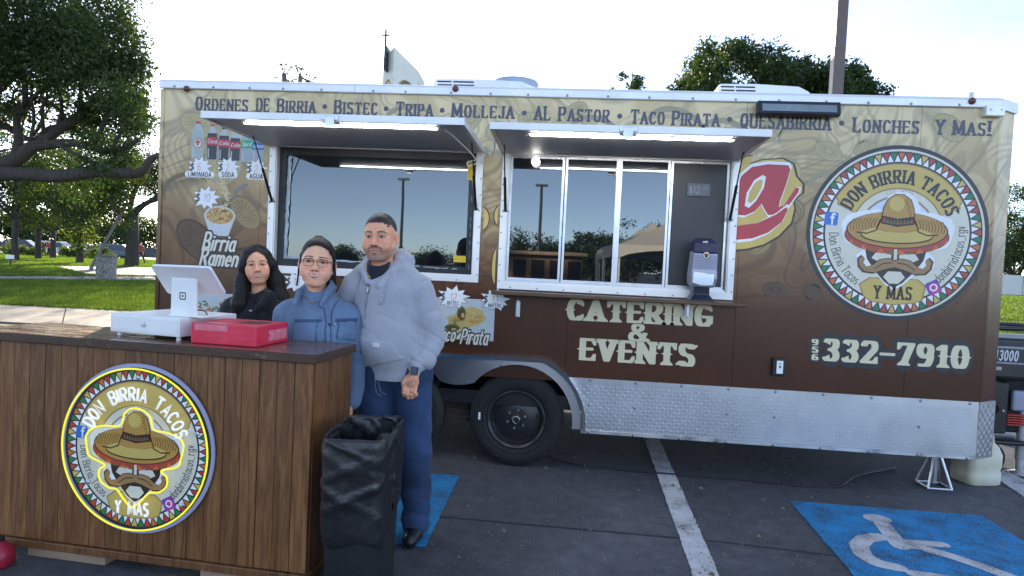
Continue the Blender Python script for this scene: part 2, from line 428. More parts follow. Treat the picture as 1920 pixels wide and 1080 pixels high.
# skeleton glyphs: width, strokes (cap height 1, x height .68)
G = {
 'A': (.62, [[(0, 0), (.31, 1), (.62, 0)], [(.12, .33), (.50, .33)]]),
 'B': (.54, [[(0, 0), (0, 1), (.26, 1)]+A(.26, .76, .26, .24, 90, -90)+[(0, .52)], [(.26, .52)]+A(.28, .26, .28, .26, 90, -90)+[(0, 0)]]),
 'C': (.54, [A(.28, .5, .28, .5, 42, 318, 16)]),
 'D': (.56, [[(0, 0), (0, 1), (.22, 1)]+A(.22, .5, .36, .5, 90, -90, 12)+[(0, 0)]]),
 'E': (.48, [[(.48, 1), (0, 1), (0, 0), (.48, 0)], [(0, .52), (.36, .52)]]),
 'F': (.46, [[(.48, 1), (0, 1), (0, 0)], [(0, .52), (.36, .52)]]),
 'G': (.58, [A(.29, .5, .29, .5, 45, 318, 16)+[(.56, .2), (.56, .44), (.34, .44)]]),
 'H': (.58, [[(0, 0), (0, 1)], [(.58, 0), (.58, 1)], [(0, .5), (.58, .5)]]),
 'I': (.02, [[(0, 0), (0, 1)]]),
 'J': (.40, [[(.40, 1), (.40, .24)]+A(.19, .24, .21, .24, 0, -170, 8)]),
 'L': (.46, [[(0, 1), (0, 0), (.46, 0)]]),
 'M': (.76, [[(0, 0), (0.02, 1), (.38, .15), (.74, 1), (.76, 0)]]),
 'N': (.60, [[(0, 0), (0, 1), (.60, 0), (.60, 1)]]),
 'O': (.58, [A(.29, .5, .29, .5, 90, 450, 20)]),
 'P': (.52, [[(0, 0), (0, 1), (.26, 1)]+A(.26, .73, .27, .27, 90, -90)+[(0, .46)]]),
 'Q': (.58, [A(.29, .5, .29, .5, 90, 450, 20), [(.32, .24), (.62, -.12)]]),
 'R': (.56, [[(0, 0), (0, 1), (.26, 1)]+A(.26, .74, .27, .26, 90, -90)+[(0, .48)], [(.26, .48), (.56, 0)]]),
 'S': (.50, [A(.25, .75, .24, .25, 35, 270, 12)+A(.25, .25, .25, .25, 90, -145, 12)]),
 'T': (.58, [[(0, 1), (.58, 1)], [(.29, 1), (.29, 0)]]),
 'U': (.58, [[(0, 1), (0, .28)]+A(.29, .28, .29, .28, 180, 360, 10)+[(.58, 1)]]),
 'V': (.60, [[(0, 1), (.30, 0), (.60, 1)]]),
 'X': (.56, [[(0, 0), (.56, 1)], [(0, 1), (.56, 0)]]),
 'Y': (.58, [[(0, 1), (.29, .48), (.58, 1)], [(.29, .48), (.29, 0)]]),
 '0': (.52, [A(.26, .5, .26, .5, 90, 450, 20)]),
 '1': (.30, [[(.0, .80), (.20, 1), (.20, 0)]]),
 '2': (.50, [A(.25, .74, .25, .26, 165, -35, 10)+[(0, 0), (.50, 0)]]),
 '3': (.50, [A(.25, .76, .23, .24, 150, -90, 10), A(.25, .26, .25, .26, 90, -150, 10)]),
 '5': (.50, [[(.46, 1), (.08, 1), (.04, .56)]+A(.25, .31, .25, .31, 120, -150, 12)]),
 '6': (.50, [A(.30, .5, .30, .5, 70, 180, 8)+A(.25, .29, .25, .29, 180, 540, 16)]),
 '7': (.50, [[(0, 1), (.50, 1), (.18, 0)]]),
 '9': (.50, [A(.25, .71, .25, .29, 0, 360, 16), A(.20, .5, .30, .5, 0, -110, 8)]),
 '&': (.62, [[(.62, .0), (.12, .70)]+A(.28, .80, .17, .20, 200, -30, 10)+[(.16, .50)]+A(.24, .26, .24, .26, 120, 330, 10)+[(.58, .46)]]),
 '-': (.40, [[(0, .45), (.40, .45)]]), '_': (.42, [[(0, -.08), (.42, -.08)]]),
 '!': (.06, [[(.03, 1), (.03, .32)], [(.03, .06), (.03, .04)]]),
 '.': (.06, [[(.03, .04), (.03, .06)]]),
 '$': (.50, [A(.25, .70, .23, .20, 35, 270, 10)+A(.25, .30, .25, .20, 90, -145, 10), [(.25, 1.06), (.25, -.06)]]),
 '*': (.10, [[(.04, .46), (.06, .46)]]),
 'a': (.44, [A(.22, .32, .22, .33, 60, 300, 12), [(.44, .66), (.44, .06), (.50, 0)]]),
 'b': (.44, [[(0, 1), (0, 0)], A(.22, .32, .22, .33, 150, -150, 12)]),
 'c': (.40, [A(.22, .32, .22, .33, 45, 315, 12)]),
 'd': (.44, [A(.22, .32, .22, .33, 30, 330, 12), [(.44, 1), (.44, 0)]]),
 'e': (.42, [[(.02, .34), (.42, .34)]+A(.22, .32, .21, .33, 0, 310, 14)]),
 'f': (.34, [A(.30, .84, .16, .16, 40, 180, 6)+[(.14, .7), (.14, 0)], [(0, .64), (.30, .64)]]),
 'g': (.44, [A(.22, .34, .22, .31, 30, 330, 12), [(.44, .66), (.44, -.10)]+A(.22, -.10, .22, .16, 0, -150, 8)]),
 'i': (.04, [[(.02, 0), (.02, .64)], [(.02, .88), (.02, .90)]]),
 'l': (.04, [[(.02, 0), (.02, 1)]]),
 'p': (.44, [[(0, .66), (0, -.25)], A(.22, .32, .22, .33, 150, -150, 12)]),
 'u': (.42, [[(0, .66), (0, .22)]+A(.21, .22, .21, .22, 180, 360, 8)+[(.42, .66)]]),
 'm': (.70, [[(0, 0), (0, .66)], A(.175, .44, .175, .22, 160, 0, 6)+[(.35, 0)], A(.525, .44, .175, .22, 160, 0, 6)+[(.70, 0)]]),
 'n': (.42, [[(0, 0), (0, .66)], A(.21, .42, .21, .24, 160, 0, 8)+[(.42, 0)]]),
 'o': (.44, [A(.22, .32, .22, .33, 90, 450, 16)]),
 'r': (.30, [[(0, 0), (0, .66)], A(.20, .40, .20, .26, 170, 50, 6)]),
 's': (.36, [A(.18, .49, .17, .16, 40, 270, 8)+A(.18, .17, .18, .17, 90, -145, 8)]),
 't': (.32, [[(.12, .92), (.12, .16)]+A(.25, .16, .13, .16, 180, 290, 5), [(0, .64), (.30, .64)]]),
 'v': (.42, [[(0, .66), (.21, 0), (.42, .66)]]),
}
_gc = {}
def glyph(ch, style):
    """style: (kind, wx, wy, xscale, slant); kind 'west' adds wedge serifs and mid spurs"""
    key = (ch, style)
    if key in _gc: return _gc[key]
    kind, wx, wy, xs, sl = style
    wdt, st = G[ch]
    polys = []; nx = 12 if kind == 'west' else 8
    bold = wx
    for s_ in st:
        pts = [(x*xs, y) for x, y in s_]
        if kind == 'west':
            pts = [(x, min(max(y, wy/2), 1-wy/2) if 0 <= y <= 1 else y) for x, y in pts]
            polys += stroke(pts, wx, nx, wy, 4.5)
            for e, q in ((pts[0], pts[1]), (pts[-1], pts[-2])):
                vert = abs(q[1]-e[1]) > abs(q[0]-e[0])*0.8
                if vert and (e[1] < 0.12 or e[1] > 0.88):
                    d = 1 if e[1] > 0.5 else -1; yy = e[1]+d*wy/2
                    polys.append([(e[0]-wx*.92, yy), (e[0]+wx*.92, yy), (e[0]+wx*.92, yy-d*wy*.45), (e[0]+wx*.45, yy-d*wy*1.5),
                                  (e[0]-wx*.45, yy-d*wy*1.5), (e[0]-wx*.92, yy-d*wy*.45)][::-d])
                elif not vert and abs(q[0]-e[0]) > .1:      # arm ends: vertical wedge
                    d = 1 if e[1] < 0.5 else -1
                    if ch in 'EFLTZ27' and (e[1] < .12 or e[1] > .88):
                        sx = 1 if e[0] > q[0] else -1
                        polys.append(hull([(e[0]+sx*wx*.5, e[1]-d*wy/2), (e[0]+sx*wx*.5, e[1]+d*wy*1.9), (e[0]+sx*wx*.1, e[1]+d*wy*1.9), (e[0]-sx*wx*.55, e[1]-d*wy/2)]))
                elif ch in 'CGSJ35':
                    d = -1 if e[1] > .5 else 1
                    polys.append(hull([(e[0]-wx*.55, e[1]), (e[0]+wx*.6, e[1]), (e[0]+wx*.5, e[1]+d*wy*1.3), (e[0]-wx*.3, e[1]+d*wy*.3)]))
            for i in range(len(pts)-1):
                a_, b_ = pts[i], pts[i+1]
                if abs(a_[1]-b_[1]) > .5 and abs(a_[0]-b_[0]) < .12:
                    xm, ym = (a_[0]+b_[0])/2, .5
                    polys.append([(xm-wx*.85, ym), (xm, ym-wy*.9), (xm+wx*.85, ym), (xm, ym+wy*.9)])
            if ch in 'OQCGD0':
                for xm in ((0, wdt*xs) if ch in 'OQ0' else ((0,) if ch in 'CG' else (wdt*xs,))):
                    polys.append([(xm-wx*.82, .5), (xm, .5-wy*.9), (xm+wx*.82, .5), (xm, .5+wy*.9)])
        else:
            polys += stroke(pts, wx, nx, wy)
    if sl: polys = [[(x+y*sl, y) for x, y in p] for p in polys]
    r = (*union(polys), wdt*xs+wx)
    _gc[key] = r
    return r
def text_layout(s, style, gap=0.1, space=0.42, small=None):
    """-> list of (verts, faces, x offset, scale); width"""
    x = 0; out = []
    for i, ch in enumerate(s):
        if ch == ' ': x += space; continue
        sc = 1.0
        if small and i and s[i-1] != ' ' and ch.isalpha(): sc = small
        v, f, wdt = glyph(ch, style)
        out.append((v, f, x+style[1]/2*sc, sc)); x += wdt*sc+gap
    return out, x-gap

class Print:
    """stack of flat coloured layers on a plane; M maps local (u, v, lift) to the parent's space"""
    def __init__(s, M): s.M = M; s.mb = MB(); s.mats = []
    def mi(s, m):
        if m not in s.mats: s.mats.append(m)
        return s.mats.index(m)
    def tri(s, V, F, mat, lay):
        s.mb.mat(s.mi(mat)); s.mb.add([s.M(x, y, lay) for x, y in V], F)
    def poly(s, polys, mat, lay, minus=()):
        if polys and not isinstance(polys[0], list): polys = [polys]
        v, f = union(polys, minus); s.tri(v, f, mat, lay)
    def line(s, pts, wd, mat, lay): s.poly(stroke(pts, wd, 6), mat, lay)
    def text(s, t, style, mat, lay, x, y, h, width=None, gap=.1, space=.42, ang=0, center=False, small=None, warp=None):
        items, W = text_layout(t, style, gap, space, small)
        sx = h if width is None else width/W
        ca, sa = math.cos(ang), math.sin(ang)
        for v, f, ox, sc in items:
            P = []
            for (a, b) in v:
                u, q = (ox+a*sc)*sx, b*sc*h
                if center: u -= W*sx/2
                if warp: P.append(warp(u, q))
                else: P.append((x+u*ca-q*sa, y+u*sa+q*ca))
            s.tri(P, f, mat, lay)
        return W*sx
    def arc_text(s, t, style, mat, lay, cx, cy, r, a_mid, h, width=None, inside=False, gap=.1, space=.42):
        """letters along a circle; a_mid in degrees; inside: tops towards the centre"""
        items, W = text_layout(t, style, gap, space)
        sx = h if width is None else width/W
        for v, f, ox, sc in items:
            P = []
            for a, b in v:
                u, q = (ox+a)*sx-W*sx/2, b*h
                if inside: th = R(a_mid)+u/r; rr = r-q
                else: th = R(a_mid)-u/r; rr = r+q
                P.append((cx+rr*math.cos(th), cy+rr*math.sin(th)))
            s.tri(P, f, mat, lay)
    def build(s, name, parent):
        o = s.mb.build(name, s.mats, parent); o['kind'] = 'stuff'; return o

def ink(name, col, rough=0.35, var=0.06, **kw): return M('ink_'+name, col, rough, var=var, vs=9, **kw)
K_DARK = ink('charcoal', (0.020, 0.020, 0.030)); K_CREAM = ink('cream', (0.719, 0.638, 0.418)); K_PALE = ink('pale', (0.696, 0.661, 0.534))
K_YEL = ink('mustard', (0.603, 0.441, 0.116)); K_WHITE = ink('white', (0.835, 0.835, 0.835)); K_BRN = ink('brown', (0.040, 0.018, 0.010))
K_RED = ink('red', (0.464, 0.052, 0.041)); K_GRN = ink('green', (0.023, 0.197, 0.070)); K_ORG = ink('orange', (0.580, 0.151, 0.035))
K_GOLD = ink('gold', (0.487, 0.267, 0.058)); K_GOLDD = ink('gold_dark', (0.24, 0.11, 0.025)); K_TAN = ink('tan', (0.348, 0.197, 0.081))
K_BLUE = ink('blue', (0.03, 0.16, 0.55)); K_PINK = ink('pink', (0.55, 0.05, 0.25)); K_PUR = ink('purple', (0.22, 0.05, 0.40))
WEST = ('west', .20, .115, .78, 0); WESTB = ('west', .27, .13, .86, 0); SANS = ('s', .19, .17, .85, 0); THIN = ('s', .07, .07, .9, 0)
SERIF = ('west', .10, .06, .8, 0); SCRIPT = ('s', .20, .15, .78, .28); SCRIPTO = ('s', .40, .36, .78, .28); HAND = ('s', .055, .055, .7, .1)

def logo(P, base=0.0, neon=False):
    """round emblem, radius 1, drawn in local units"""
    d = 0.0
    lay = lambda k: base+k
    P.poly([circ(0, 0, 1.0, n=64)], K_DARK if not neon else ink('lilac', (0.30, 0.33, 0.55)), lay(0))
    P.poly([circ(0, 0, .955, n=64)], K_PALE if not neon else K_DARK, lay(1))
    P.poly([circ(0, 0, .93, n=64)], K_DARK, lay(2))
    P.poly([circ(0, 0, .80, n=64)], K_DARK, lay(2.5))
    P.poly([circ(0, 0, .79, n=64)], K_PALE, lay(3))
    nT = 66; cols = [K_RED, K_YEL, K_GRN, K_RED, K_ORG, K_GRN]
    for i in range(nT):
        a = 360*i/nT; b = 360*(i+1)/nT; mid = (a+b)/2
        pt = lambda r_, t: (r_*math.cos(R(t)), r_*math.sin(R(t)))
        P.poly([[pt(.915, a+.5), pt(.825, mid), pt(.915, b-.5)][::-1]], cols[i % 6], lay(3))
        P.poly([[pt(.812, mid+.4), pt(.893, b), pt(.812, b+(b-a)/2-.4)]], K_WHITE, lay(3))
    # yellow banner with bitten ends
    def band(r0, r1, a0, a1):
        return circ(0, 0, r1, n=26, a0=a0, a1=a1)+circ(0, 0, r0, n=26, a0=a1, a1=a0)
    P.poly([band(.50, .795, 24, 156)], K_TAN, lay(3.4), [circ(*q, .055, n=12) for q in ((.725, .325), (-.725, .325))])
    P.poly([band(.515, .78, 25, 155)], K_YEL, lay(4), [circ(*q, .07, n=12) for q in ((.725, .325), (-.725, .325))])
    for sx in (-1, 1): P.poly([circ(sx*.575, .345, .022, n=10)], K_TAN, lay(4.5))
    if not neon: P.arc_text('DON BIRRIA TACOS', WEST, K_DARK, lay(5), 0, 0, .565, 88, .155, 1.32)
    P.arc_text('EST. 2020', THIN, ink('grey', (.25, .22, .17)), lay(4), 0, 0, .452, 90, .042, .28)
    P.poly([band(.405, .425, 0, 360)], K_TAN, lay(4)); 
    P.poly([circ(0, -.0, .405, n=40)], ink('ice', (0.638, 0.696, 0.835)), lay(4))
    # lower tag
    tagp = [(-.38, -.60), (-.30, -.66+.1), (-.27, -.52), (0, -.565), (.27, -.52), (.29, -.585), (.36, -.60), (.33, -.76), (.25, -.80), (0, -.83), (-.24, -.80), (-.33, -.74)]
    P.poly([hull(tagp)], K_TAN, lay(4.5)); P.poly([[(x*.955, (y+.68)*.93-.68) for x, y in hull(tagp)]], K_YEL, lay(5))
    if not neon:
        P.text('Y MAS', WEST, K_BRN, lay(6), 0, -.765, .155, width=.42, center=True)
        P.poly([[(.055, -.585), (.085, -.585), (.115, -.545), (.085, -.54)]], K_BRN, lay(6))
    # side texts
    P.arc_text('Don Birria Tacos', SERIF, K_DARK, lay(5), 0, 0, .745, 209, .105, .70, inside=True)
    P.arc_text('donbirriatacos_rgv', SERIF, K_DARK, lay(5), 0, 0, .745, 340, .105, .74, inside=True)
    def sq(cx, cy, s_, a):
        pts = []
        for qx, qy in ((1, 1), (-1, 1), (-1, -1), (1, -1)):
            for k in range(4):
                t = R({(1, 1): 0, (-1, 1): 90, (-1, -1): 180, (1, -1): 270}[(qx, qy)]+30*k)
                pts.append((qx*s_*.7+s_*.3*math.cos(t), qy*s_*.7+s_*.3*math.sin(t)))
        ca, sa = math.cos(a), math.sin(a)
        return [(cx+x*ca-y*sa, cy+x*sa+y*ca) for x, y in pts]
    P.poly([sq(-.73, .135, .075, R(-4))], K_BLUE, lay(4)); 
    P.text('f', ('s', .2, .2, .9, 0), K_WHITE, lay(5), -.745, .075, .115)
    P.poly([sq(.44, -.605, .075, R(28))], K_PUR, lay(4)); P.poly([sq(.455, -.62, .052, R(28))], K_PINK, lay(5))
    P.poly([circ(.44, -.605, .045, n=14)], K_WHITE, lay(6), [circ(.44, -.605, .028, n=14)])
    # head outline, sombrero, face (set a little below the centre)
    class Low:
        def __init__(s, P, dy): s.P, s.dy = P, dy
        def poly(s, polys, mat, lay, minus=()): s.P.poly([[(x, y+s.dy) for x, y in p] for p in (polys if isinstance(polys[0], list) else [polys])], mat, lay, minus)
        def line(s, pts, wd, mat, lay): s.P.line([(x, y+s.dy) for x, y in pts], wd, mat, lay)
    P = Low(P, -.108)
    out = [(-.62, .20), (-.60, .08), (-.56, -.02), (-.36, -.10), (-.43, -.16), (-.42, -.28), (-.30, -.36), (-.20, -.37), (-.10, -.48), (0, -.555), (.10, -.49),
           (.22, -.37), (.34, -.35), (.43, -.27), (.43, -.17), (.36, -.10), (.56, -.04), (.60, .06), (.63, .20), (.58, .29), (.42, .34), (.25, .36), (.20, .50), (.10, .57), (-.02, .58),
           (-.12, .52), (-.18, .37), (-.40, .35), (-.56, .29)]
    P.poly([out], K_WHITE, lay(6))
    brim = circ(0, .13, .575, .215, n=48)
    P.poly([[(x, y-.055) for x, y in brim]], K_BRN, lay(7))
    P.poly([[(x*.985, y*.97-.045) for x, y in brim]], K_RED, lay(8))
    for i in range(15):          # zigzag on the brim's edge
        a = R(192+156*i/14); a2 = R(192+156*(i+.5)/14)
        f1 = lambda a, k: (.565*math.cos(a), .085+k+.205*math.sin(a))
        P.poly([[f1(a, -.02), f1(a2, .035), f1(R(192+156*(i+1)/14), -.02)][::-1]], K_ORG if i % 2 else K_GOLDD, lay(9))
    P.poly([[(x*.97, y*.98+.012) for x, y in brim]], K_BRN, lay(10))
    P.poly([[(x*.945, y*.95+.020) for x, y in brim]], K_GOLD, lay(11))
    P.poly([circ(0, .075, .40, .095, n=32)], K_BRN, lay(12)); P.poly([circ(0, .088, .39, .092, n=32)], K_YEL, lay(13))
    for sx in (-1, 1):
        for i in range(9):       # hatch
            a = R(20+i*9)
            x0, y0 = sx*(.22+.30*i/9), .27-.02*i/9
            P.line([(x0, y0), (x0+sx*.035, y0-.07), (x0+sx*.02, y0-.13)], .007, K_BRN, lay(12))
        P.line([(sx*.19, .25), (sx*.23, .13), (sx*.33, .09), (sx*.44, .10)], .016, K_BRN, lay(14))
    crown = [(-.22, .15), (-.175, .25), (-.16, .38), (-.12, .48), (-.04, .545), (.05, .545), (.13, .485), (.165, .38), (.18, .25), (.225, .15), (.1, .115), (-.1, .115)]
    P.poly([[(x*1.06, y*1.02-.004) for x, y in crown]], K_BRN, lay(14)); P.poly([crown], K_GOLD, lay(15))
    P.poly([circ(-.02, .44, .085, .085, n=20)], K_YEL, lay(16))
    for i in range(8): P.line([(.10+.008*i, .50-.03*i), (.065+.010*i, .47-.03*i)], .006, K_BRN, lay(16))
    P.poly([[(-.185, .21), (-.17, .30), (0, .27), (.175, .30), (.19, .21), (0, .175)]], K_BRN, lay(16))
    for i in range(9):
        x0 = -.165+.0367*i; yy = lambda x: .225+.95*x*x-.02
        P.poly([[(x0, yy(x0)), (x0+.036, yy(x0+.036)), (x0+.018, yy(x0)+.055)]], (K_RED, K_GRN)[i % 2], lay(17))
    face = [(-.34, -.07), (.34, -.07), (.31, -.20), (.22, -.33), (.10, -.46), (0, -.525), (-.10, -.46), (-.22, -.33), (-.31, -.20)]
    P.poly([face], K_BRN, lay(7))
    for sx in (-1, 1):
        P.poly([hull([(sx*.26, -.19), (sx*.22, -.13), (sx*.12, -.11), (sx*.04, -.15), (sx*.05, -.20), (sx*.2, -.22)])], K_PALE, lay(8))
        mo = [(0, -.215), (sx*.07, -.19), (sx*.16, -.205), (sx*.24, -.27), (sx*.31, -.29), (sx*.345, -.25), (sx*.33, -.20), (sx*.355, -.17), (sx*.40, -.21), (sx*.385, -.29), (sx*.33, -.345), (sx*.22, -.355), (sx*.10, -.31), (0, -.285)]
        if sx > 0: mo = mo[::-1]
        P.poly([[(x*1.05, (y+.25)*1.15-.25) for x, y in mo]], K_BRN, lay(9)); P.poly([mo], K_TAN, lay(10))
        P.line([(sx*.03, -.235), (sx*.13, -.25), (sx*.22, -.31)], .012, K_BRN, lay(11))
    P.poly([[(-.02, -.20), (.02, -.20), (.016, -.08), (-.016, -.08)]], K_PALE, lay(11))
    P.poly([hull([(-.12, -.40), (-.07, -.335), (.07, -.335), (.12, -.40), (.05, -.475), (-.05, -.475)])], K_PALE, lay(10))
    return [(x, y-.108) for x, y in out]
# ------------------------------------------------------------------ food trailer
XL, XR, ZT = -3.252, 2.935, 2.855
ZS = 0.715                                    # top of the tread plate
trailer = empty('food_trailer', (-0.1, 1.25, 0))
tag(trailer, 'long tan and brown wrapped taco concession trailer with two open serving windows', 'food trailer')
TP = trailer
def tb(mb, name, mats, smooth=False, parent=None, auto=None):
    """build a trailer part given in world coordinates"""
    o = mb.build(name, mats, parent or TP, smooth, auto=auto)
    if parent is None or parent == TP: o.location = (-TP.location.x, -TP.location.y, 0)
    return o
m_alu = M('mill_aluminium', (0.60, 0.61, 0.64), 0.36, 1.0, var=0.10, vs=3, rvar=0.35, bmp=0.05, bs=25)
m_trim = M('white_trim', (0.80, 0.79, 0.77), 0.38, 0.25, var=0.08, vs=2.5, rvar=0.3, bmp=0.04, bs=20)
m_tread = M('tread_plate', (0.56, 0.58, 0.62), 0.34, 1.0, var=0.07, vs=2.2, rvar=0.12)
m_black = M('black_plastic', (0.010, 0.010, 0.012), 0.45, var=0.2)
m_rub = M('tyre_rubber', (0.012, 0.012, 0.012), 0.75, var=0.3, vs=12, bmp=0.15, bs=90)
m_steelb = M('black_rim_paint', (0.020, 0.020, 0.023), 0.35, 0.0, var=0.3, vs=20)
m_wplast = M('white_plastic', (0.86, 0.86, 0.84), 0.45, var=0.05)
m_screw = M('screw_head', (0.30, 0.31, 0.33), 0.35, 1.0)
m_dark = M('dark_interior', (0.006, 0.006, 0.007), 0.8)
m_inner = M('awning_liner', (0.62, 0.62, 0.61), 0.5, 0.1, var=0.1, vs=2)

# printed vinyl wrap: tan at the top running to dark brown at the bottom, with faint line art
m_wrap, nt, b = newmat('vinyl_wrap')
geo = nt.nodes.new('ShaderNodeNewGeometry'); sep = nt.nodes.new('ShaderNodeSeparateXYZ')
nt.links.new(geo.outputs['Position'], sep.inputs[0])
v = coords(nt, (1, 1, 1))
wob = noise(nt, v, 0.9, 2, 0.5)
zz = math_(nt, 'ADD', sep.outputs['Z'], math_(nt, 'MULTIPLY', math_(nt, 'SUBTRACT', wob, 0.5), 0.55))
t = math_(nt, 'DIVIDE', math_(nt, 'SUBTRACT', zz, 0.9), 2.0)
base = ramp(nt, t, [(0.0, (0.068, 0.026, 0.013)), (0.17, (0.080, 0.031, 0.015)), (0.36, (0.22, 0.115, 0.047)), (0.56, (0.52, 0.375, 0.185)), (0.92, (0.78, 0.62, 0.35))])
# contour art
n1 = noise(nt, coords(nt, (1, 1, 0.9)), 0.85, 1.2, 0.35, 1.6)
w1 = math_(nt, 'FRACT', math_(nt, 'MULTIPLY', n1, 11.0))
lines = ramp(nt, w1, [(0.0, 0.0), (0.42, 0.0), (0.50, 1.0), (0.60, 1.0), (0.66, 0.0), (0.80, 0.0), (0.84, 0.5), (0.9, 0.5), (0.94, 0.0)])
n2 = noise(nt, coords(nt, (1, 1, 1)), 1.3, 1.0, 0.3, 0.4)
w2 = math_(nt, 'FRACT', math_(nt, 'MULTIPLY', n2, 26.0))
hatch = ramp(nt, w2, [(0.0, 1.0), (0.35, 1.0), (0.5, 0.0), (0.95, 0.0)])
msk = ramp(nt, noise(nt, v, 1.1, 1, 0.4), [(0.52, 0.0), (0.56, 1.0)])
hat2 = mixrgb(nt, 1.0, hatch, msk, 'MULTIPLY')
fld = ramp(nt, noise(nt, v, 1.7, 1.5, 0.4, 0.8), [(0.44, 0.0), (0.47, 1.0), (0.58, 1.0), (0.61, 0.0)])
grey = ramp(nt, t, [(0.0, (0.070, 0.025, 0.012)), (0.2, (0.074, 0.027, 0.013)), (0.4, (0.075, 0.040, 0.022)), (0.62, (0.20, 0.155, 0.095)), (0.95, (0.37, 0.32, 0.205))])
orn = ramp(nt, t, [(0.0, (0.080, 0.028, 0.013)), (0.2, (0.088, 0.031, 0.014)), (0.4, (0.16, 0.080, 0.030)), (0.62, (0.36, 0.24, 0.10)), (0.95, (0.56, 0.42, 0.20))])
c = mixrgb(nt, math_(nt, 'MULTIPLY', fld, 0.55), base, orn)
c = mixrgb(nt, math_(nt, 'MULTIPLY', lines, 0.55), c, grey)
c = mixrgb(nt, math_(nt, 'MULTIPLY', hat2, 0.38), c, grey)
nt.links.new(c, b.inputs['Base Color'])
b.inputs['Roughness'].default_value = 0.26; b.inputs['Specular IOR Level'].default_value = 0.38
bump(nt, b, noise(nt, coords(nt, (1, 1, 0.35)), 2.2, 2, 0.4), 0.06, 0.05)

W1 = (-2.355, -0.690, 1.388, 2.420); W2 = (-0.545, 1.187, 1.352, 2.415)     # outer frames
def rect(x0, x1, z0, z1): return [(x0, z0), (x1, z0), (x1, z1), (x0, z1)]
FX = -0.82                                     # middle of the axle pair
ax1, ax2, wr = -0.355, -1.28, 0.362
# wall sheets: one panel per seam
seams = [XL, -2.42, -1.21, -0.003, 1.215, 2.43, XR]
seams[1] = -2.43; seams[5] = 2.42
win_holes = [rect(W1[0]+.03, W1[1]-.03, W1[2]+.03, W1[3]-.03), rect(W2[0]+.03, W2[1]-.03, W2[2]+.03, W2[3]-.03)]
for i in range(len(seams)-1):
    pv, pf = union([rect(seams[i]+.0012, seams[i+1]-.0012, 0.68, 2.80)], win_holes)
    mb = MB()
    nv = len(pv)
    from collections import Counter
    ec = Counter(frozenset((f[k], f[(k+1) % len(f)])) for f in pf for k in range(len(f)))
    fs = list(pf)+[[i_+nv for i_ in f[::-1]] for f in pf]
    for f in pf:
        for k in range(len(f)):
            a_, b_ = f[k], f[(k+1) % len(f)]
            if ec[frozenset((a_, b_))] == 1: fs.append((b_, a_, a_+nv, b_+nv))
    mb.add([(x, 0, z) for x, z in pv]+[(x, .03, z) for x, z in pv], fs)
    tb(mb, 'wall_panel', m_wrap)
mb = MB().box(XL+.02, XR-.02, 0.031, 0.05, 0.70, 1.33).box(XL+.02, XR-.02, 0.031, 0.05, 2.44, 2.79).box(XL+.02, W1[0], .031, .05, 1.33, 2.44).box(W1[1], W2[0], .031, .05, 1.33, 2.44).box(W2[1], XR-.02, .031, .05, 1.33, 2.44)
tb(mb, 'wall_backing', m_dark)
# rear end, far side, roof, floor, V nose
mb = MB().box(XL, XL+.04, 0.032, 2.52, 0.31, 2.80)
tb(mb, 'end_wall', m_wrap)
mb = MB().box(XL+.04, XR, 2.48, 2.52, 0.14, 2.80)  # unseen; lower edge carried down to block sun under the floor
tb(mb, 'far_wall', m_trim)
CX, CY = .168, .11
nose = [(XR, 0.0), (XR+CX*.1, CY*.03), (XR+CX, CY), (XR+.28, 1.22), (XR+.28, 1.30), (XR+CX, 2.52-CY), (XR, 2.52)]
mb = MB()
mb.loft([[(x, y, 0.68) for x, y in nose], [(x, y, 2.80) for x, y in nose]])
tb(mb, 'nose_wall', m_wrap)
mb = MB()
rp = [(XL-.012, -.012), (XR+.004, -.012), (XR+CX+.012, CY-.006), (XR+.30, 1.22), (XR+.30, 1.30), (XR+CX+.012, 2.526-CY), (XR+.004, 2.532), (XL-.012, 2.532)]
mb.loft([[(x, y, 2.803) for x, y in rp], [(x, y, 2.846) for x, y in rp], [((x*.992), 1.26+(y-1.26)*.97, 2.862) for x, y in rp]])
tb(mb, 'roof', m_trim)
mb = MB().box(XL+.04, XR, .05, 2.48, 0.46, 0.56)
tb(mb, 'floor_frame', m_black)
mb = MB().box(XL+.05, XR-.02, 1.2, 1.25, .56, 2.78)
tb(mb, 'inner_partition', m_dark)
# cove trim along the roof edge, in two lengths
for x0, x1 in ((XL-.014, -1.699), (-1.695, XR+.008)):
    mb = MB()
    prof = [(-.014, 2.784), (-.020, 2.790), (-.020, 2.836), (-.012, 2.852), (.03, 2.867), (.03, 2.856), (-.0125, 2.848), (-.0125, 2.784)]
    mb.loft([[(x0, y, z) for y, z in prof], [(x1, y, z) for y, z in prof]])
    o = tb(mb, 'roof_trim', m_trim)
    sc_ = MB(); xx = x0+.12
    while xx < x1-.05:
        sc_.lathe([(0.009, 0), (0.009, .003), (.004, .006), (0, .006)], 8, TR((xx+rng.uniform(-.03, .03), -.020, 2.80), rx=R(90)))
        xx += 0.30
    sc_.build('screws', m_screw, o)['kind'] = 'stuff'
mb = MB()
prof = nose[:]
mb.loft([[(XR+.005, -.022, 2.775), (XR+.005, -.022, 2.850), (XR+.010, .0, 2.850), (XR+.010, .0, 2.775)],
         [(XR+CX+.015, CY-.012, 2.775), (XR+CX+.015, CY-.012, 2.850), (XR+CX, CY+.01, 2.850), (XR+CX, CY+.01, 2.775)]])
tb(mb, 'nose_trim', m_trim)
# corner pieces
for x0, x1 in ((XL-.006, XL+.022), ):
    tb(MB().box(x0, x1, -.010, .02, .70, 2.782), 'corner_post', m_wrap)
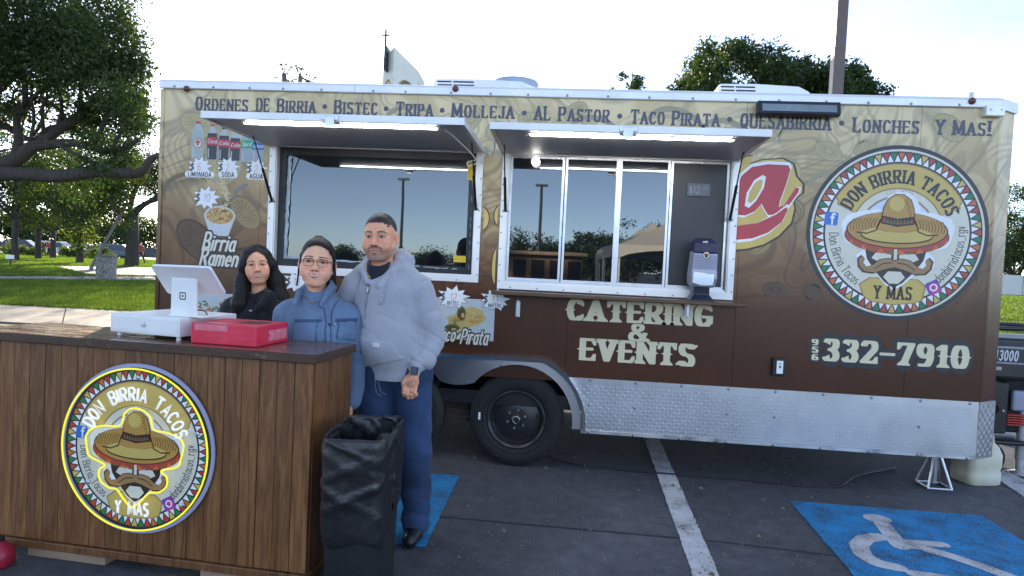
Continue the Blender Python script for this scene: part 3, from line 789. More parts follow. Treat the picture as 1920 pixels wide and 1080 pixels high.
# small marker lamps and the junction box
m_amber = M('red_amber_lens', (0.15, 0.05, 0.035), 0.25, var=.2)
for px, py in ((353, 168), (855, 168), (1819, 191)):
    x, z = wl(px, py)
    tb(MB().lathe([(.024, 0), (.024, .008), (.018, .018), (0, .022)], 16, TR((x, -.020, z), rx=R(90))), 'marker_lamp', m_amber, True)
x0, z1 = wl(1841, 197); x1, z0 = wl(1881, 221)
bevel(tb(MB().box(x0, XR+.005, -.055, -.001, z0, z1-.012), 'junction_box', m_trim), .004)
for xx in (x0+.03, XR-.02): tb(MB().lathe([(.006, 0), (.006, .004), (0, .004)], 8, TR((xx, -.055, (z0+z1)/2), rx=R(90))), 'box_screw', m_screw)
tb(MB().lathe([(.10, 0), (.10, .03), (.06, .06), (.02, .07), (.02, .11), (0, .11)], 12, TR((XR-.06, .25, 2.85))), 'roof_vent', m_trim, True)

# serving windows
m_glass, nt, b = newmat('tinted_reflective_glass')
b.inputs['Base Color'].default_value = (0.006, 0.008, 0.010, 1); b.inputs['Roughness'].default_value = 0.012
b.inputs['IOR'].default_value = 1.98; b.inputs['Specular Tint'].default_value = (0.88, 0.95, 1.0, 1)
bump(nt, b, noise(nt, coords(nt), 2.0, 2, 0.4), 0.012, 0.02)
m_glass2 = M('dark_insect_screen', (0.018, 0.018, 0.020), 0.42, var=.15, vs=40, spec=.6)
m_film = M('clear_film_edge', (0.30, 0.36, 0.42), 0.18, var=.35, vs=14, stretch=(1, 1, .4), bmp=.6, bs=30)
def frame_box(x0, x1, z0, z1, wd, y0, y1, mat_parent, name='window_frame'):
    mb = MB()
    p_o = rect(x0, x1, z0, z1); p_i = rect(x0+wd, x1-wd, z0+wd, z1-wd)
    for k in range(4):
        a_, b_ = p_o[k], p_o[(k+1) % 4]; c_, d_ = p_i[(k+1) % 4], p_i[k]
        q = [a_, b_, c_, d_]
        mb.add([(x, y0, z) for x, z in q]+[(x, y1, z) for x, z in q],
               [(0, 1, 2, 3), (7, 6, 5, 4), (0, 4, 5, 1), (1, 5, 6, 2), (2, 6, 7, 3), (3, 7, 4, 0)])
    return mb
def window(Wd, name):
    x0, x1, z0, z1 = Wd
    mb = frame_box(x0, x1, z0, z1, .048, -.012, -.001, None)
    fr = tb(mb, name, m_trim)
    # reveal lining
    mb = frame_box(x0+.044, x1-.044, z0+.044, z1-.044, .012, -.0005, .075, None)
    mb.build('reveal', m_trim, fr)
    sc_ = MB()
    for k in range(int((x1-x0)/.20)):
        for zz_ in (z0+.012, z1-.012):
            sc_.lathe([(.0065, 0), (.0065, .002), (0, .004)], 7, TR((x0+.1+k*.20, -.012, zz_), rx=R(90)))
    for k in range(int((z1-z0)/.12)):
        for xx_ in (x0+.012, x1-.012):
            sc_.lathe([(.0065, 0), (.0065, .002), (0, .004)], 7, TR((xx_, -.012, z0+.06+k*.12), rx=R(90)))
    sc_.build('screws', m_screw, fr)['kind'] = 'stuff'
    return fr
w1 = window(W1, 'serving_window')
mb = frame_box(W1[0]+.057, W1[1]-.057, W1[2]+.057, W1[3]-.057, .055, .045, .074, None); mb.build('black_gasket', m_black, w1)
gx0, gx1, gz0, gz1 = -2.235, -0.775, 1.480, 2.31
MB().box(gx0-.07, gx1+.07, .062, .07, gz0-.06, gz1+.08).build('pane', m_glass, w1)
# rumpled protective film left round the edge of the pane
fm = MB(); rs = np.random.default_rng(3)
def film(pa, pb, wd, n=26):
    a_, b_ = np.array(pa), np.array(pb); d = (b_-a_)/np.linalg.norm(b_-a_); nn = np.array([-d[1], d[0]])
    V = []; 
    for i in range(n+1):
        q = a_+(b_-a_)*i/n
        for s_ in (-1, 0, 1):
            r_ = q+nn*(s_*wd*(.5+.5*rs.random()))
            V.append((r_[0], .060-(.004 if s_ else .012)-.010*rs.random(), r_[1]))
    fm.add(V, [(i*3+k, i*3+k+1, (i+1)*3+k+1, (i+1)*3+k) for i in range(n) for k in (0, 1)])
film((gx0, gz0+.02), (gx0+.015, gz1-.01), .020); film((gx0, gz0+.03), (gx1, gz0), .014, 40); film((gx1, gz0), (gx1, gz1-.05), .006)
fm.build('film_edge', m_film, w1, True)
ylw = M('yellow_sticker', (0.65, 0.45, 0.02), .4)
MB().box(-.895, -.80, .0425, .0435, 1.535, 1.585).build('warning_sticker', ylw, w1)
MB().box(-.815, -.772, .038, .040, 2.16, 2.30, None).build('warning_sticker', ylw, w1)
w2 = window(W2, 'serving_window')
dz0, dz1 = W2[2]+.057, W2[3]-.057
xs_ = [W2[0]+.057, wl(1055, 420, .05)[0], wl(1156, 420, .05)[0], wl(1252, 420, .05)[0], W2[1]-.057]
MB().box(xs_[0], xs_[4], .005, .075, dz0-.005, dz0+.012).build('sill_track', m_alu, w2)
for i in range(4):
    yo = .050 if i in (0, 3) else .034
    a_, b_ = xs_[i]+(.004 if i else 0), xs_[i+1]-.004
    fr = frame_box(a_, b_, dz0+.013, dz1, .017, yo-.010, yo+.014, None).build('sash', m_alu, w2)
    MB().box(a_+.012, b_-.012, yo+.000, yo+.005, dz0+.02, dz1-.008).build('pane', m_glass if i < 3 else m_glass2, fr)
MB().box(xs_[2]-.012, xs_[2]+.012, .022, .028, dz0+.013, dz1).build('meeting_stile', m_alu, w2)
# price card behind the last pane
P = Print(lambda u, q, l: (u, .036-l*.0006, q))
xa, za = wl(1288, 367, .04); xb, zb = wl(1332, 345, .04)
P.poly([rect(xa, xb, za, zb)], ink('card', (.10, .11, .13)), 0)
P.text('$12', THIN, ink('card_grey', (.30, .33, .37)), 1, xa+.012, za+.02, .05); P.text('00', THIN, ink('card_grey', (.30, .33, .37)), 1, xa+.115, za+.045, .028)
P.build('price_card', w2)
MB().lathe([(0, 0), (.02, .004), (.03, .02), (.032, .035)], 14, TR((wl(1005, 305, .04)[0], .03, wl(1005, 305, .04)[1]), rx=R(90))).build('dome_lamp', M('dome_lamp_glass', (.8, .8, .8), .3, emit=(1, .97, .9), es=1.6), w2, True)
# ledge under the second window
o = tb(MB().box(W2[0]-.02, W2[1]+.06, -.20, -.013, W2[2]-.040, W2[2]-.012), 'ledge', M('brown_ledge', (.085, .045, .022), .35, var=.25, vs=4))
bevel(o, .006)
for px in (971, 1289):
    x, z = wl(px, 575, -.03)
    br = tb(MB().box(x-.016, x+.016, -.020, -.002, z-.08, z+.04).box(x-.007, x+.007, -.045, -.021, z-.07, z+.05), 'folding_bracket', m_alu)
    bevel(br, .003)

# awnings
m_led = M('led_tube', (.9, .9, .9), .4, emit=(0.98, 0.98, 0.96), es=17.0)
def awning(x0, x1, zh, zo, dep, ledx, dark=False):
    th = .042
    ang = math.atan2(zo-zh, dep)
    Mx = Matrix.Translation(Vector((0, -.014, zh))) @ Matrix.Rotation(-ang, 4, 'X')
    # local frame: +x, -y outwards, z up, origin on the hinge
    o = tb(MB().box(x0+.02, x1-.02, -dep+.02, 0, -.030, -.006, Mx), 'awning', [m_inner])
    for (a_, b_, c_, d_) in ((x0, x1, -dep, -dep+.022), (x0, x0+.022, -dep+.022, 0), (x1-.022, x1, -dep+.022, 0)):
        MB().box(a_, b_, c_, d_, -th, 0.002, Mx).build('awning_edge', m_trim, o)
    MB().tube([Mx @ Vector((x0, .002, .004)), Mx @ Vector((x1, .002, .004))], .010, 8).build('hinge', m_alu, o)
    la, lb_ = ledx
    ly = -dep+.13
    MB().box(la, lb_, ly-.016, ly+.016, -.0375, -.0305, Mx).build('led_channel', m_alu, o)
    MB().box(la+.01, lb_-.01, ly-.011, ly+.011, -.0445, -.038, Mx).build('led_tube', m_led, o)
    for e in (la-.012, lb_): MB().box(e, e+.012, ly-.018, ly+.018, -.046, -.0305, Mx).build('led_end_cap', m_wplast, o)
    xm = (x0+x1)/2-.0
    lt = MB().box(xm-.055, xm+.055, -dep-.008, -dep-.0005, -.036, -.004, Mx).box(xm-.03, xm+.03, -dep-.014, -dep-.0085, -.075, -.012, Mx).box(xm-.055, xm+.055, -dep+.023, -dep+.07, -.05, -.0305, Mx).build('latch', m_alu, o)
    bevel(lt, .003)
    for s_, xx in ((-1, x0+.045), (1, x1-.045)):      # gas struts
        a_ = Vector((xx, -.02, zh-.46)); b_ = Mx @ Vector((xx, -dep*.36, -.03))
        md_ = a_.lerp(b_, .52)
        st = MB().tube([a_, md_], .0105, 8).build('gas_strut', m_black, o)
        MB().tube([md_, b_], .005, 6).build('strut_rod', m_steelb, st)
        MB().tube([a_+Vector((-.02, 0, 0)), a_+Vector((.02, 0, 0))], .008, 6).build('strut_pin', m_alu, st)
    return o, Mx
aw1, MA1 = awning(-2.365, -.685, 2.398, 2.408, .93, (-2.14, -.87))
aw2, MA2 = awning(-.552, 1.178, 2.395, 2.425, .76, (-.31, .98))
MB().box(-2.36, -1.98, -.90, -.10, .003, .012, MA1).build('dark_strip', M('dark_grey', (.11, .10, .10), .8), aw1)  # thin dark grey strip along the top of the left awning
# loose white lamp cable tied between the awnings
pts = [MA1 @ Vector(q) for q in ((-.86, -.80, -.036), (-.80, -.70, -.06), (-.74, -.45, -.10), (-.70, -.20, -.13), (-.69, -.06, -.09))]
pts += [Vector(q) for q in ((-.66, -.05, 2.36), (-.62, -.10, 2.335), (-.58, -.25, 2.35), (-.545, -.45, 2.38), (-.40, -.56, 2.385))]
def smooth_path(pts, n=6):
    P = [np.array(p, float) for p in pts]; out = []
    for i in range(len(P)-1):
        p0, p1, p2, p3 = P[max(i-1, 0)], P[i], P[i+1], P[min(i+2, len(P)-1)]
        for k in range(n):
            t = k/n
            out.append(.5*((2*p1)+(-p0+p2)*t+(2*p0-5*p1+4*p2-p3)*t*t+(-p0+3*p1-3*p2+p3)*t**3))
    out.append(P[-1]); return out
tb(MB().tube(smooth_path(pts), .0042, 6), 'lamp_cable', m_wplast, True)
pts = [(-.70, -.05, 2.32), (-.74, -.07, 2.27), (-.79, -.08, 2.25), (-.80, -.07, 2.28), (-.74, -.06, 2.30), (-.70, -.05, 2.33), (-.68, -.06, 2.38), (-.665, -.05, 2.35)]
tb(MB().tube(smooth_path(pts), .0042, 6), 'lamp_cable', m_wplast, True)

# tread plate skirts
def skirt(x0, x1, name='tread_plate'):
    hole = [circ(ax1, .362, .497, n=64)] if x0 > -1 else []
    sv, sf = union([rect(x0, x1, .315, ZS)], hole) if hole else union([rect(x0, x1, .315, ZS)])
    ns = len(sv); fs_ = list(sf)+[[i_+ns for i_ in f[::-1]] for f in sf]; ec = Counter(frozenset((f[k], f[(k+1) % len(f)])) for f in sf for k in range(len(f)))
    for f in sf:
        for k in range(len(f)):
            if ec[frozenset((f[k], f[(k+1) % len(f)]))] == 1: fs_.append((f[(k+1) % len(f)], f[k], f[k]+ns, f[(k+1) % len(f)]+ns))
    o = tb(MB().add([(x, -.010, z) for x, z in sv]+[(x, .002, z) for x, z in sv], fs_), name, m_tread)
    lz = MB(); p = .027; nx_ = int((x1-x0-.04)/p); nz_ = int(.375/p)
    for i in range(nx_):
        for j in range(nz_):
            cx_, cz_ = x0+.03+i*p, .335+j*p
            if hole and (cx_-ax1)**2+(cz_-.362)**2 < .52**2: continue
            a_ = R(40) if (i+j) % 2 else R(-40)
            ca, sa = math.cos(a_), math.sin(a_)
            q = [(-.0140, 0), (0, -.0036), (.0140, 0), (0, .0036)]
            Vv = [(cx_+u*ca-w_*sa, -.0102, cz_+u*sa+w_*ca) for u, w_ in q]+[(cx_-.008*ca, -.0126, cz_-.008*sa), (cx_+.008*ca, -.0126, cz_+.008*sa)]
            lz.add(Vv, [(0, 1, 5, 4), (1, 2, 5), (2, 3, 4, 5), (3, 0, 4)])
    t_ = lz.build('tread_lozenges', m_tread, o); t_['kind'] = 'stuff'
    mb = MB(); prof = [(-.012, .300), (-.016, .303), (-.016, .326), (-.011, .330), (-.011, .318), (.03, .318), (.03, .300)]
    xr0 = .138 if hole else x0
    mb.loft([[(xr0-.002, y, z) for y, z in prof], [(x1+.002, y, z) for y, z in prof]])
    mb.build('bottom_rail', m_alu, o)
    sc_ = MB(); xx = (.19 if hole else x0+.05)
    while xx < x1:
        for zz_ in (ZS-.014, .312) + ((.515,) if int(xx*10) % 2 else ()):
            sc_.lathe([(.011, 0), (.010, .004), (.004, .007), (0, .007)], 8, TR((xx, -.011 if zz_ > .33 else -.016, zz_), rx=R(90)))
        xx += .335
    sc_.build('screws', m_screw, o)['kind'] = 'stuff'
    return o
skirt(-.02, XR-.005)
skirt(XL+.01, -1.86)
mb = MB()
mb.loft([[(XR-.002, -.012, .305), (XR-.002, -.012, ZS), (XR+.004, .0, ZS), (XR+.004, .0, .305)],
         [(XR+CX+.006, CY-.010, .305), (XR+CX+.006, CY-.010, ZS), (XR+CX, CY+.004, ZS), (XR+CX, CY+.004, .305)]])
o = tb(mb, 'nose_plate', m_tread)
dv = Vector((CX+.008, CY+.002, 0)).normalized(); nv_ = Vector((dv.y, -dv.x, 0))
lz = MB()
for i in range(6):
    for j in range(12):
        c0_ = Vector((XR-.002, -.012, 0))+dv*(.02+i*.0315)+Vector((0, 0, .335+j*.0315))
        a_ = R(40) if (i+j) % 2 else R(-40); ca, sa = math.cos(a_), math.sin(a_)
        f_ = lambda u, w_, h_: c0_+dv*(u*ca-w_*sa)+Vector((0, 0, u*sa+w_*ca))+nv_*h_
        Vv = [f_(-.0165, 0, .0008), f_(0, -.0042, .0008), f_(.0165, 0, .0008), f_(0, .0042, .0008), f_(-.008, 0, .004), f_(.008, 0, .004)]
        lz.add(Vv, [(0, 1, 5, 4), (1, 2, 5), (2, 3, 4, 5), (3, 0, 4)])
t_ = lz.build('tread_lozenges', m_tread, o); t_['kind'] = 'stuff'

# fender over the two wheels
zc = .362; cut = .425
arch = []
for i in range(17):                          # outer arch: quarter rounds at both ends
    a_ = R(0+90*i/16); arch.append((ax1+.30+(.19+.02)*0+math.cos(a_)*.19-.0, .0))
def fender_outline(off):
    o_ = []
    rr_ = .50+off
    for i in range(15):
        a_ = R(-4+72*i/14); o_.append((ax1+rr_*math.cos(a_), zc+rr_*math.sin(a_)))
    for i in range(15):
        a_ = R(112+72*i/14); o_.append((ax2+rr_*math.cos(a_), zc+rr_*math.sin(a_)))
    return o_
fo = fender_outline(-.012)
inner = [circ(ax1, zc, cut, n=40), circ(ax2, zc, cut, n=40), rect(-2.0, .4, .0, .325)]
fv, ff = union([fo+[(ax2-.48, .30), (ax1+.48, .30)]][:1], inner+[circ((ax1+ax2)/2, .13, .30, .42, n=30)][:1*0] )
# teardrop between the wheels
td = [(ax1-.30, .66), (ax1-.38, .60), (FX+.10, .545), (FX, .535), (FX-.10, .545), (ax2+.38, .60), (ax2+.30, .66), (FX, .80)]
fv, ff = union([fo], [circ(ax1, zc, cut, n=40), circ(ax2, zc, cut, n=40), [(FX+.34, .0), (FX+.34, .78)]+[(FX+.30-.60*k_/20, .605+1.35*(.30-.60*k_/20)**2) for k_ in range(21)]+[(FX-.34, .78), (FX-.34, .0)], rect(-2.0, .4, -.1, .30)])
nf = len(fv); ec = Counter(frozenset((f[k], f[(k+1) % len(f)])) for f in ff for k in range(len(f)))
fs = list(ff)+[[i_+nf for i_ in f[::-1]] for f in ff]
for f in ff:
    for k in range(len(f)):
        a_, b_ = f[k], f[(k+1) % len(f)]
        if ec[frozenset((a_, b_))] == 1: fs.append((b_, a_, a_+nf, b_+nf))
mb = MB().add([(x, -.014, z) for x, z in fv]+[(x, -.004, z) for x, z in fv], fs)
m_fend = M('fender_aluminium', (0.62, 0.63, 0.66), 0.30, 1.0, var=0.04, vs=2, rvar=0.08)
fend = tb(mb, 'fender', m_fend)
mb = MB()                                     # rolled lip that stands out from the wall
lip = fender_outline(-.005); lip2 = fender_outline(.022)
n_ = len(lip)
V = []
for k, (a_, b_) in enumerate(zip(lip, lip2)):
    V += [(a_[0], -.016, a_[1]), (a_[0], -.085, a_[1]), (b_[0], -.092, b_[1]), (b_[0], -.014, b_[1])]
mb.add(V, [(i*4+k, i*4+(k+1) % 4, (i+1)*4+(k+1) % 4, (i+1)*4+k) for i in range(n_-1) for k in range(4)]+[(0, 1, 2, 3), tuple((n_-1)*4+k for k in (3, 2, 1, 0))])
mb.build('fender_lip', m_fend, fend, True).data.set_sharp_from_angle(angle=R(40))
tb(MB().box(ax2-.50, ax1+.50, .30, .34, .40, .70).box(ax2-.50, ax1+.50, .004, .30, .80, .82).box(ax2-.52, ax2-.50, .004, .30, .33, .80).box(ax1+.50, ax1+.52, .004, .30, .33, .80), 'wheel_well', m_dark)
tb(MB().box(ax2-.35, ax1+.35, .13, .20, .40, .47).box(FX-.09, FX+.09, .10, .18, .30, .40).tube([(FX-.2, .12, .33), (FX+.2, .12, .33)], .025, 8), 'axle_beam', M('rusty_frame', (.035, .024, .018), .8, var=.4))
def wheel(x):
    root = empty('wheel', (x-TP.location.x, .12-TP.location.y, wr), parent=TP)
    T = rotM('X', R(90))
    # tyre, axis along y
    prof = [(.215, -.09), (.235, -.105), (.29, -.115), (.325, -.110), (.348, -.095), (.360, -.07)]
    for k in range(-2, 3):
        prof += [(.362, k*.03-.010), (.362, k*.03+.010), (.354, k*.03+.012), (.354, k*.03+.018)]
    prof += [(.360, .085), (.325, .110), (.29, .115), (.235, .105), (.215, .09)]
    MB().lathe(prof, 56, T).build('tyre', m_rub, root, True).data.set_sharp_from_angle(angle=R(35))
    for rr_ in (.255, .312):
        MB().lathe([(rr_-.003, .1105), (rr_, .1165), (rr_+.003, .1105)], 48, T).build('sidewall_ring', m_rub, root, True)
    rim = MB().lathe([(.205, -.10), (.212, .085), (.222, .108), (.216, .112), (.200, .098), (.192, .06), (.178, .045), (.165, .048), (.10, .070), (.072, .072), (.0, .072)], 48, T).build('rim', m_steelb, root, True)
    rim.data.set_sharp_from_angle(angle=R(35))
    for k in range(10):
        a_ = 2*math.pi*k/10+.16
        MB().lathe([(.0, .0015), (.016, .0015), (.0175, .0)], 14, T @ TR((.150*math.cos(a_), .150*math.sin(a_), .0515))).build('vent_hole', m_dark, rim)
    for k in range(6):
        a_ = 2*math.pi*k/6+.35
        MB().lathe([(.0095, 0), (.0095, .018), (.006, .024), (0, .024)], 6, T @ TR((.070*math.cos(a_), .070*math.sin(a_), .072))).build('lug_nut', m_alu, rim)
    MB().lathe([(.046, .072), (.043, .088), (.036, .092), (.034, .120), (.022, .126), (.020, .120), (.0, .118)], 22, T).build('hub_cap', M('hub_steel', (.28, .27, .25), .3, 1.0, var=.3, vs=30), rim, True)
    MB().lathe([(.017, .120), (.016, .129), (0, .130)], 14, T).build('hub_plug', m_black, rim)
    return root
wh = wheel(ax1); wh2 = copy_tree(wh, TP); wh2.location.x = ax2-TP.location.x
MB().box(-.288, -.272, -.1165, -.1155, -.015, .04).build('balance_tag', m_wplast, wh)
# outlet box
x, z = wl(1459, 687)
ob = tb(MB().box(x-.048, x+.048, -.035, -.001, z-.065, z+.065), 'outlet_box', m_black); bevel(ob, .006)
MB().box(x-.022, x+.022, -.041, -.0355, z-.046, z+.046).build('outlet', m_wplast, ob)
MB().box(x-.006, x+.006, -.043, -.0415, z-.006, z+.010).box(x-.008, x-.004, -.043, -.0415, z+.02, z+.03).box(x+.004, x+.008, -.043, -.0415, z+.02, z+.03).build('outlet_slots', m_black, ob)
# flood lamp under the trim
x0, z1 = wl(1421, 195, -.08); x1, z0 = wl(1576, 216, -.08)
Mx = TR(((x0+x1)/2, -.075, (z0+z1)/2+.012), rx=R(-14))
hw = (x1-x0)/2
fl = tb(MB().box(-hw, hw, -.012, .045, -.048, .048, Mx), 'flood_lamp', M('navy_black_housing', (.012, .013, .026), .4)); bevel(fl, .008)
MB().box(-hw+.03, hw-.03, -.016, -.0125, -.034, .020, Mx).build('lamp_lens', M('lamp_lens', (.20, .25, .27), .25, var=.15), fl)
MB().box(-hw+.02, hw-.02, .0455, .075, -.02, .02, Mx).build('lamp_mount', m_black, fl)
# roof units
def air_con(xa, xb, Y, ztop, name='air_conditioner', slots_left=True):
    z0 = 2.855; ln = xb-xa
    prof = [(xa, z0), (xa+.03, z0+.10), (xa+.07, ztop), (xa+ln*.42, ztop+.005), (xa+ln*.80, ztop-.01), (xb-.09, ztop-.055), (xb, z0)]
    mb = MB(); mb.prism(prof, Y, Y+.62)
    o = tb(mb, name, m_wplast); bevel(o, .02, 3)
    sl_ = MB()
    for j in range(3):
        for (u0, u1) in ((.09, .21), (.225, .40)):
            zz_ = ztop-.035-j*.030
            MB().box(xa+ln*u0+.005*j, xa+ln*u1+.005*j, Y-.003, Y+.001, zz_, zz_+.012).build('vent_slat', m_black, o)
    return o
xa = wl(800, 160, .85)[0]; xb = wl(905, 160, .85)[0]; zt = wl(850, 147, .85)[1]
air_con(xa, xb+.55, .85, zt)
xa = wl(1333, 170, .85)[0]; xb = wl(1540, 175, .85)[0]; zt = wl(1400, 157, .85)[1]
air_con(xa, xb, .85, zt)
xc, zc_ = wl(957, 134, 1.0); rr_ = (wl(1010, 134, 1.0)[0]-wl(905, 134, 1.0)[0])/2*.86
fan = tb(MB().lathe([(rr_*1.32, 2.855), (rr_*1.30, zc_-.09), (rr_*1.02, zc_-.075), (rr_*1.0, zc_-.02), (rr_*.97, zc_), (rr_*.9, zc_), (rr_*.88, zc_-.05), (0, zc_-.06)], 40, TR((xc+.02, 1.35, 0))), 'exhaust_fan', M('galvanised', (.40, .44, .50), .4, .7, var=.12), True)
fan.data.set_sharp_from_angle(angle=R(30))
# ------------------------------------------------------------------ print on the trailer's side
def wallM(u, q, l): return (u, -.0006-l*.00045, q)
WIN_MINUS = [rect(W1[0]-.02, W1[1]+.02, W1[2]-.02, W1[3]+.02), rect(W2[0]-.02, W2[1]+.02, W2[2]-.02, W2[3]+.02)]
def pr_build(P, name):
    o = P.build(name, TP); o.location = (-TP.location.x, -TP.location.y, 0); return o
# faint food drawings behind everything
P = Print(wallM); rs = np.random.default_rng(11)
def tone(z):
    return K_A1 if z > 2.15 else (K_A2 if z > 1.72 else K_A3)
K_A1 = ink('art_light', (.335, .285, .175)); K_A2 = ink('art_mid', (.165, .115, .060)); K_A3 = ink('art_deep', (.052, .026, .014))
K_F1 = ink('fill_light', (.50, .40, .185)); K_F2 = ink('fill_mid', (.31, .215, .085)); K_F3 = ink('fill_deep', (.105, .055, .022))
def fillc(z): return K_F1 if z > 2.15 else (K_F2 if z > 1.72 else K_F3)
spots = []
tries = 0
while len(spots) < 46 and tries < 4000:
    tries += 1
    x, z, s_ = rs.uniform(XL+.15, XR-.2), rs.uniform(1.42, 2.72), rs.uniform(.09, .21)
    if any((x-a)**2+(z-b_)**2 < (s_+c_)**2*.8 for a, b_, c_ in spots): continue
    if W1[0]-s_*.4 < x < W1[1]+s_*.4 and W1[2] < z < W1[3]: continue
    if W2[0]-s_*.4 < x < W2[1]+s_*.4 and W2[2] < z < W2[3]: continue
    spots.append((x, z, s_))
def clip_ok(pl): return all(XL+.02 < x < XR-.01 and .8 < z < 2.775 for x, z in pl)
for i, (x, z, s_) in enumerate(spots):
    kind = i % 3; a = rs.uniform(-.9, .9); ca, sa = math.cos(a), math.sin(a)
    T = lambda pl: [(x+u*ca-v_*sa, z+u*sa+v_*ca) for u, v_ in pl]
    if kind == 0:                             # cut fruit: oval, inner oval, rays
        shp = [(T(circ(0, 0, s_, s_*.62, n=24)), tone(z), 0), (T(circ(0, 0, s_*.93, s_*.55, n=24)), fillc(z), .25)]
        st = [T([(s_*.25*math.cos(R(t)), s_*.14*math.sin(R(t))), (s_*.75*math.cos(R(t)), s_*.45*math.sin(R(t)))]) for t in range(0, 360, 24)]
    elif kind == 1:                           # onion: nested arcs
        shp = [(T(circ(0, 0, s_*.85, s_*.72, n=24)), tone(z), 0), (T(circ(0, 0, s_*.78, s_*.66, n=24)), fillc(z), .25)]
        st = [T([(k*s_*.9*math.cos(R(t)), s_*.62*math.sin(R(t))) for t in range(-80, 81, 20)]) for k in (-.75, -.5, -.25, .1, .4, .65)]
    else:                                     # chilli: tapered curl
        pts_ = [(s_*1.2*math.cos(R(t)), s_*.8*math.sin(R(t))) for t in range(10, 200, 14)]
        up_ = [(u*(1+.22*math.sin(R(k*13))), v_*(1+.30*math.sin(R(k*13)))) for k, (u, v_) in enumerate(pts_)]
        shp = [(T(up_+pts_[::-1]), tone(z), 0)]
        st = [T([(u*.8, v_*.8) for u, v_ in pts_[2:9]]), T([(u*.7, v_*.7) for u, v_ in pts_[3:8]])]
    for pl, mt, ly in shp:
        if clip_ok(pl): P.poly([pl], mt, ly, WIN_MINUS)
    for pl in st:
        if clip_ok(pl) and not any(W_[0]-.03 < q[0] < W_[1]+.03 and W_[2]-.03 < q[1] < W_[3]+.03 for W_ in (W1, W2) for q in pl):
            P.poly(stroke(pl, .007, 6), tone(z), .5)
pr_build(P, 'line_art')

# top row of dishes
P = Print(wallM); K_TXT = ink('menu_slate', (.075, .072, .095))
zb = 2.622; ch = .108
row = [('ORDENES', 366, 465, 208), ('DE', 480, 505, 209), ('BIRRIA', 519, 592, 212), ('BISTEC', 626, 708, 215), ('TRIPA', 742, 812, 218), ('MOLLEJA', 846, 964, 222), ('AL', 1001, 1032, 226), ('PASTOR', 1046, 1143, 228),
       ('TACO', 1182, 1246, 232), ('PIRATA', 1259, 1349, 235), ('QUESABIRRIA', 1387, 1558, 243), ('LONCHES', 1598, 1723, 248), ('Y', 1753, 1771, 250), ('MAS!', 1785, 1858, 253)]
for t_, a, b_, py in row:
    xa, za = wl(a, py); xb, _ = wl(b_, py)
    P.text(t_, WEST, K_TXT, 1.5, xa, zb-.031*min(1, max(0, (xa+.9)/2.9)), ch, width=xb-xa, gap=.10, small=None if t_ in ('DE', 'AL', 'QUESABIRRIA', 'Y') else .87)
for px, py in ((609, 200), (724, 204), (829, 207), (983, 212), (1162, 218), (1368, 224), (1578, 231)):
    x, z = wl(px, py); P.poly([circ(x, z, .019, n=14)], K_TXT, 1.5)
pr_build(P, 'menu_lettering')

# catering & events, phone number
P = Print(wallM)
def word(t_, pa, pb, h, style, mat, lay, gap=.08):
    (xa, za), (xb, zb_) = wl(*pa), wl(*pb)
    P.text(t_, style, mat, lay, xa, za, h, width=math.hypot(xb-xa, zb_-za), gap=gap, ang=math.atan2(zb_-za, xb-xa))
word('CATERING', (1062, 600), (1337, 613), .158, WESTB, K_CREAM, 1, .05); word('EVENTS', (1085, 675), (1303, 688), .168, WESTB, K_CREAM, 1, .05)
xa, za = wl(1177, 639); P.text('&', ('west', .2, .13, .95, 0), K_CREAM, 1, xa, za, .128, width=.15)
pr_build(P, 'catering_lettering')
P = Print(wallM)
xa, za = wl(1540, 676); xb, zb_ = wl(1816, 693)
wdt = math.hypot(xb-xa, zb_-za)
for st_, mt, ly in ((('west', .62, .52, .86, 0), K_DARK, 0), (WESTB, K_CREAM, 2)):
    items, W_ = text_layout('332-7910', WESTB, .05)
    x_ = 0
    for ki, ch_ in enumerate('332-7910'):
        v_, f_, wd_ = glyph(ch_, WESTB); sx = wdt/W_
        vv, fv_, _ = glyph(ch_, (st_[0] if ly else 's',)+st_[1:])
        P.tri([(xa+(x_+.135+u)*sx, za-.002+q*.165) for u, q in vv], fv_, mt, ly+(.3*(ki % 3) if not ly else 0)); x_ += wd_+.05
for k, ch_ in enumerate('956'):
    x, z = wl(1521, 647+14*k)
    P.poly([circ(x+.026, z+.024, .050, .040, n=16)], K_DARK, 1.0+.25*k); P.text(ch_, WESTB, K_CREAM, 2.4, x, z, .045, width=.05)
pr_build(P, 'phone_number')
# big round emblem
EC, ER = (2.300, 1.889), .622
P = Print(lambda u, q, l: (EC[0]+u*ER, -.0006-l*.00045, EC[1]+q*ER)); logo(P, 1.0)
pr_build(P, 'round_emblem')

# the last letter of a big red script word, cut off by the window frame
P = Print(wallM)
S = lambda px, py: wl(px, py)
def pxs(l): return [S(*q) for q in l]
blob = pxs([(1377, 320), (1384, 300), (1396, 292), (1412, 290), (1405, 306), (1430, 298), (1470, 296), (1490, 306), (1496, 330), (1509, 345), (1508, 362), (1495, 372), (1490, 378), (1493, 392), (1486, 420), (1462, 445), (1432, 462), (1400, 470), (1377, 472)])
CL = [rect(W2[0]-.02, W2[1]+.004, W2[2]-.02, W2[3]+.02)]
P.poly([[(x, z) for x, z in blob]], K_BRN, 1, CL)
cx_, cz_ = np.mean(blob, axis=0)
P.poly([[(cx_+(x-cx_)*.955-.006, cz_+(z-cz_)*.965) for x, z in blob]], K_YEL, 2, CL)
a_out = [(1377, 395), (1379, 360), (1390, 330), (1410, 313), (1440, 308), (1478, 310), (1482, 318), (1474, 345), (1462, 378), (1460, 388), (1470, 385), (1492, 352), (1499, 353), (1496, 362), (1474, 392), (1456, 403), (1440, 403), (1434, 394), (1428, 382), (1415, 396), (1398, 404), (1384, 403)]
ap = pxs(a_out); c2 = np.mean(ap, axis=0)
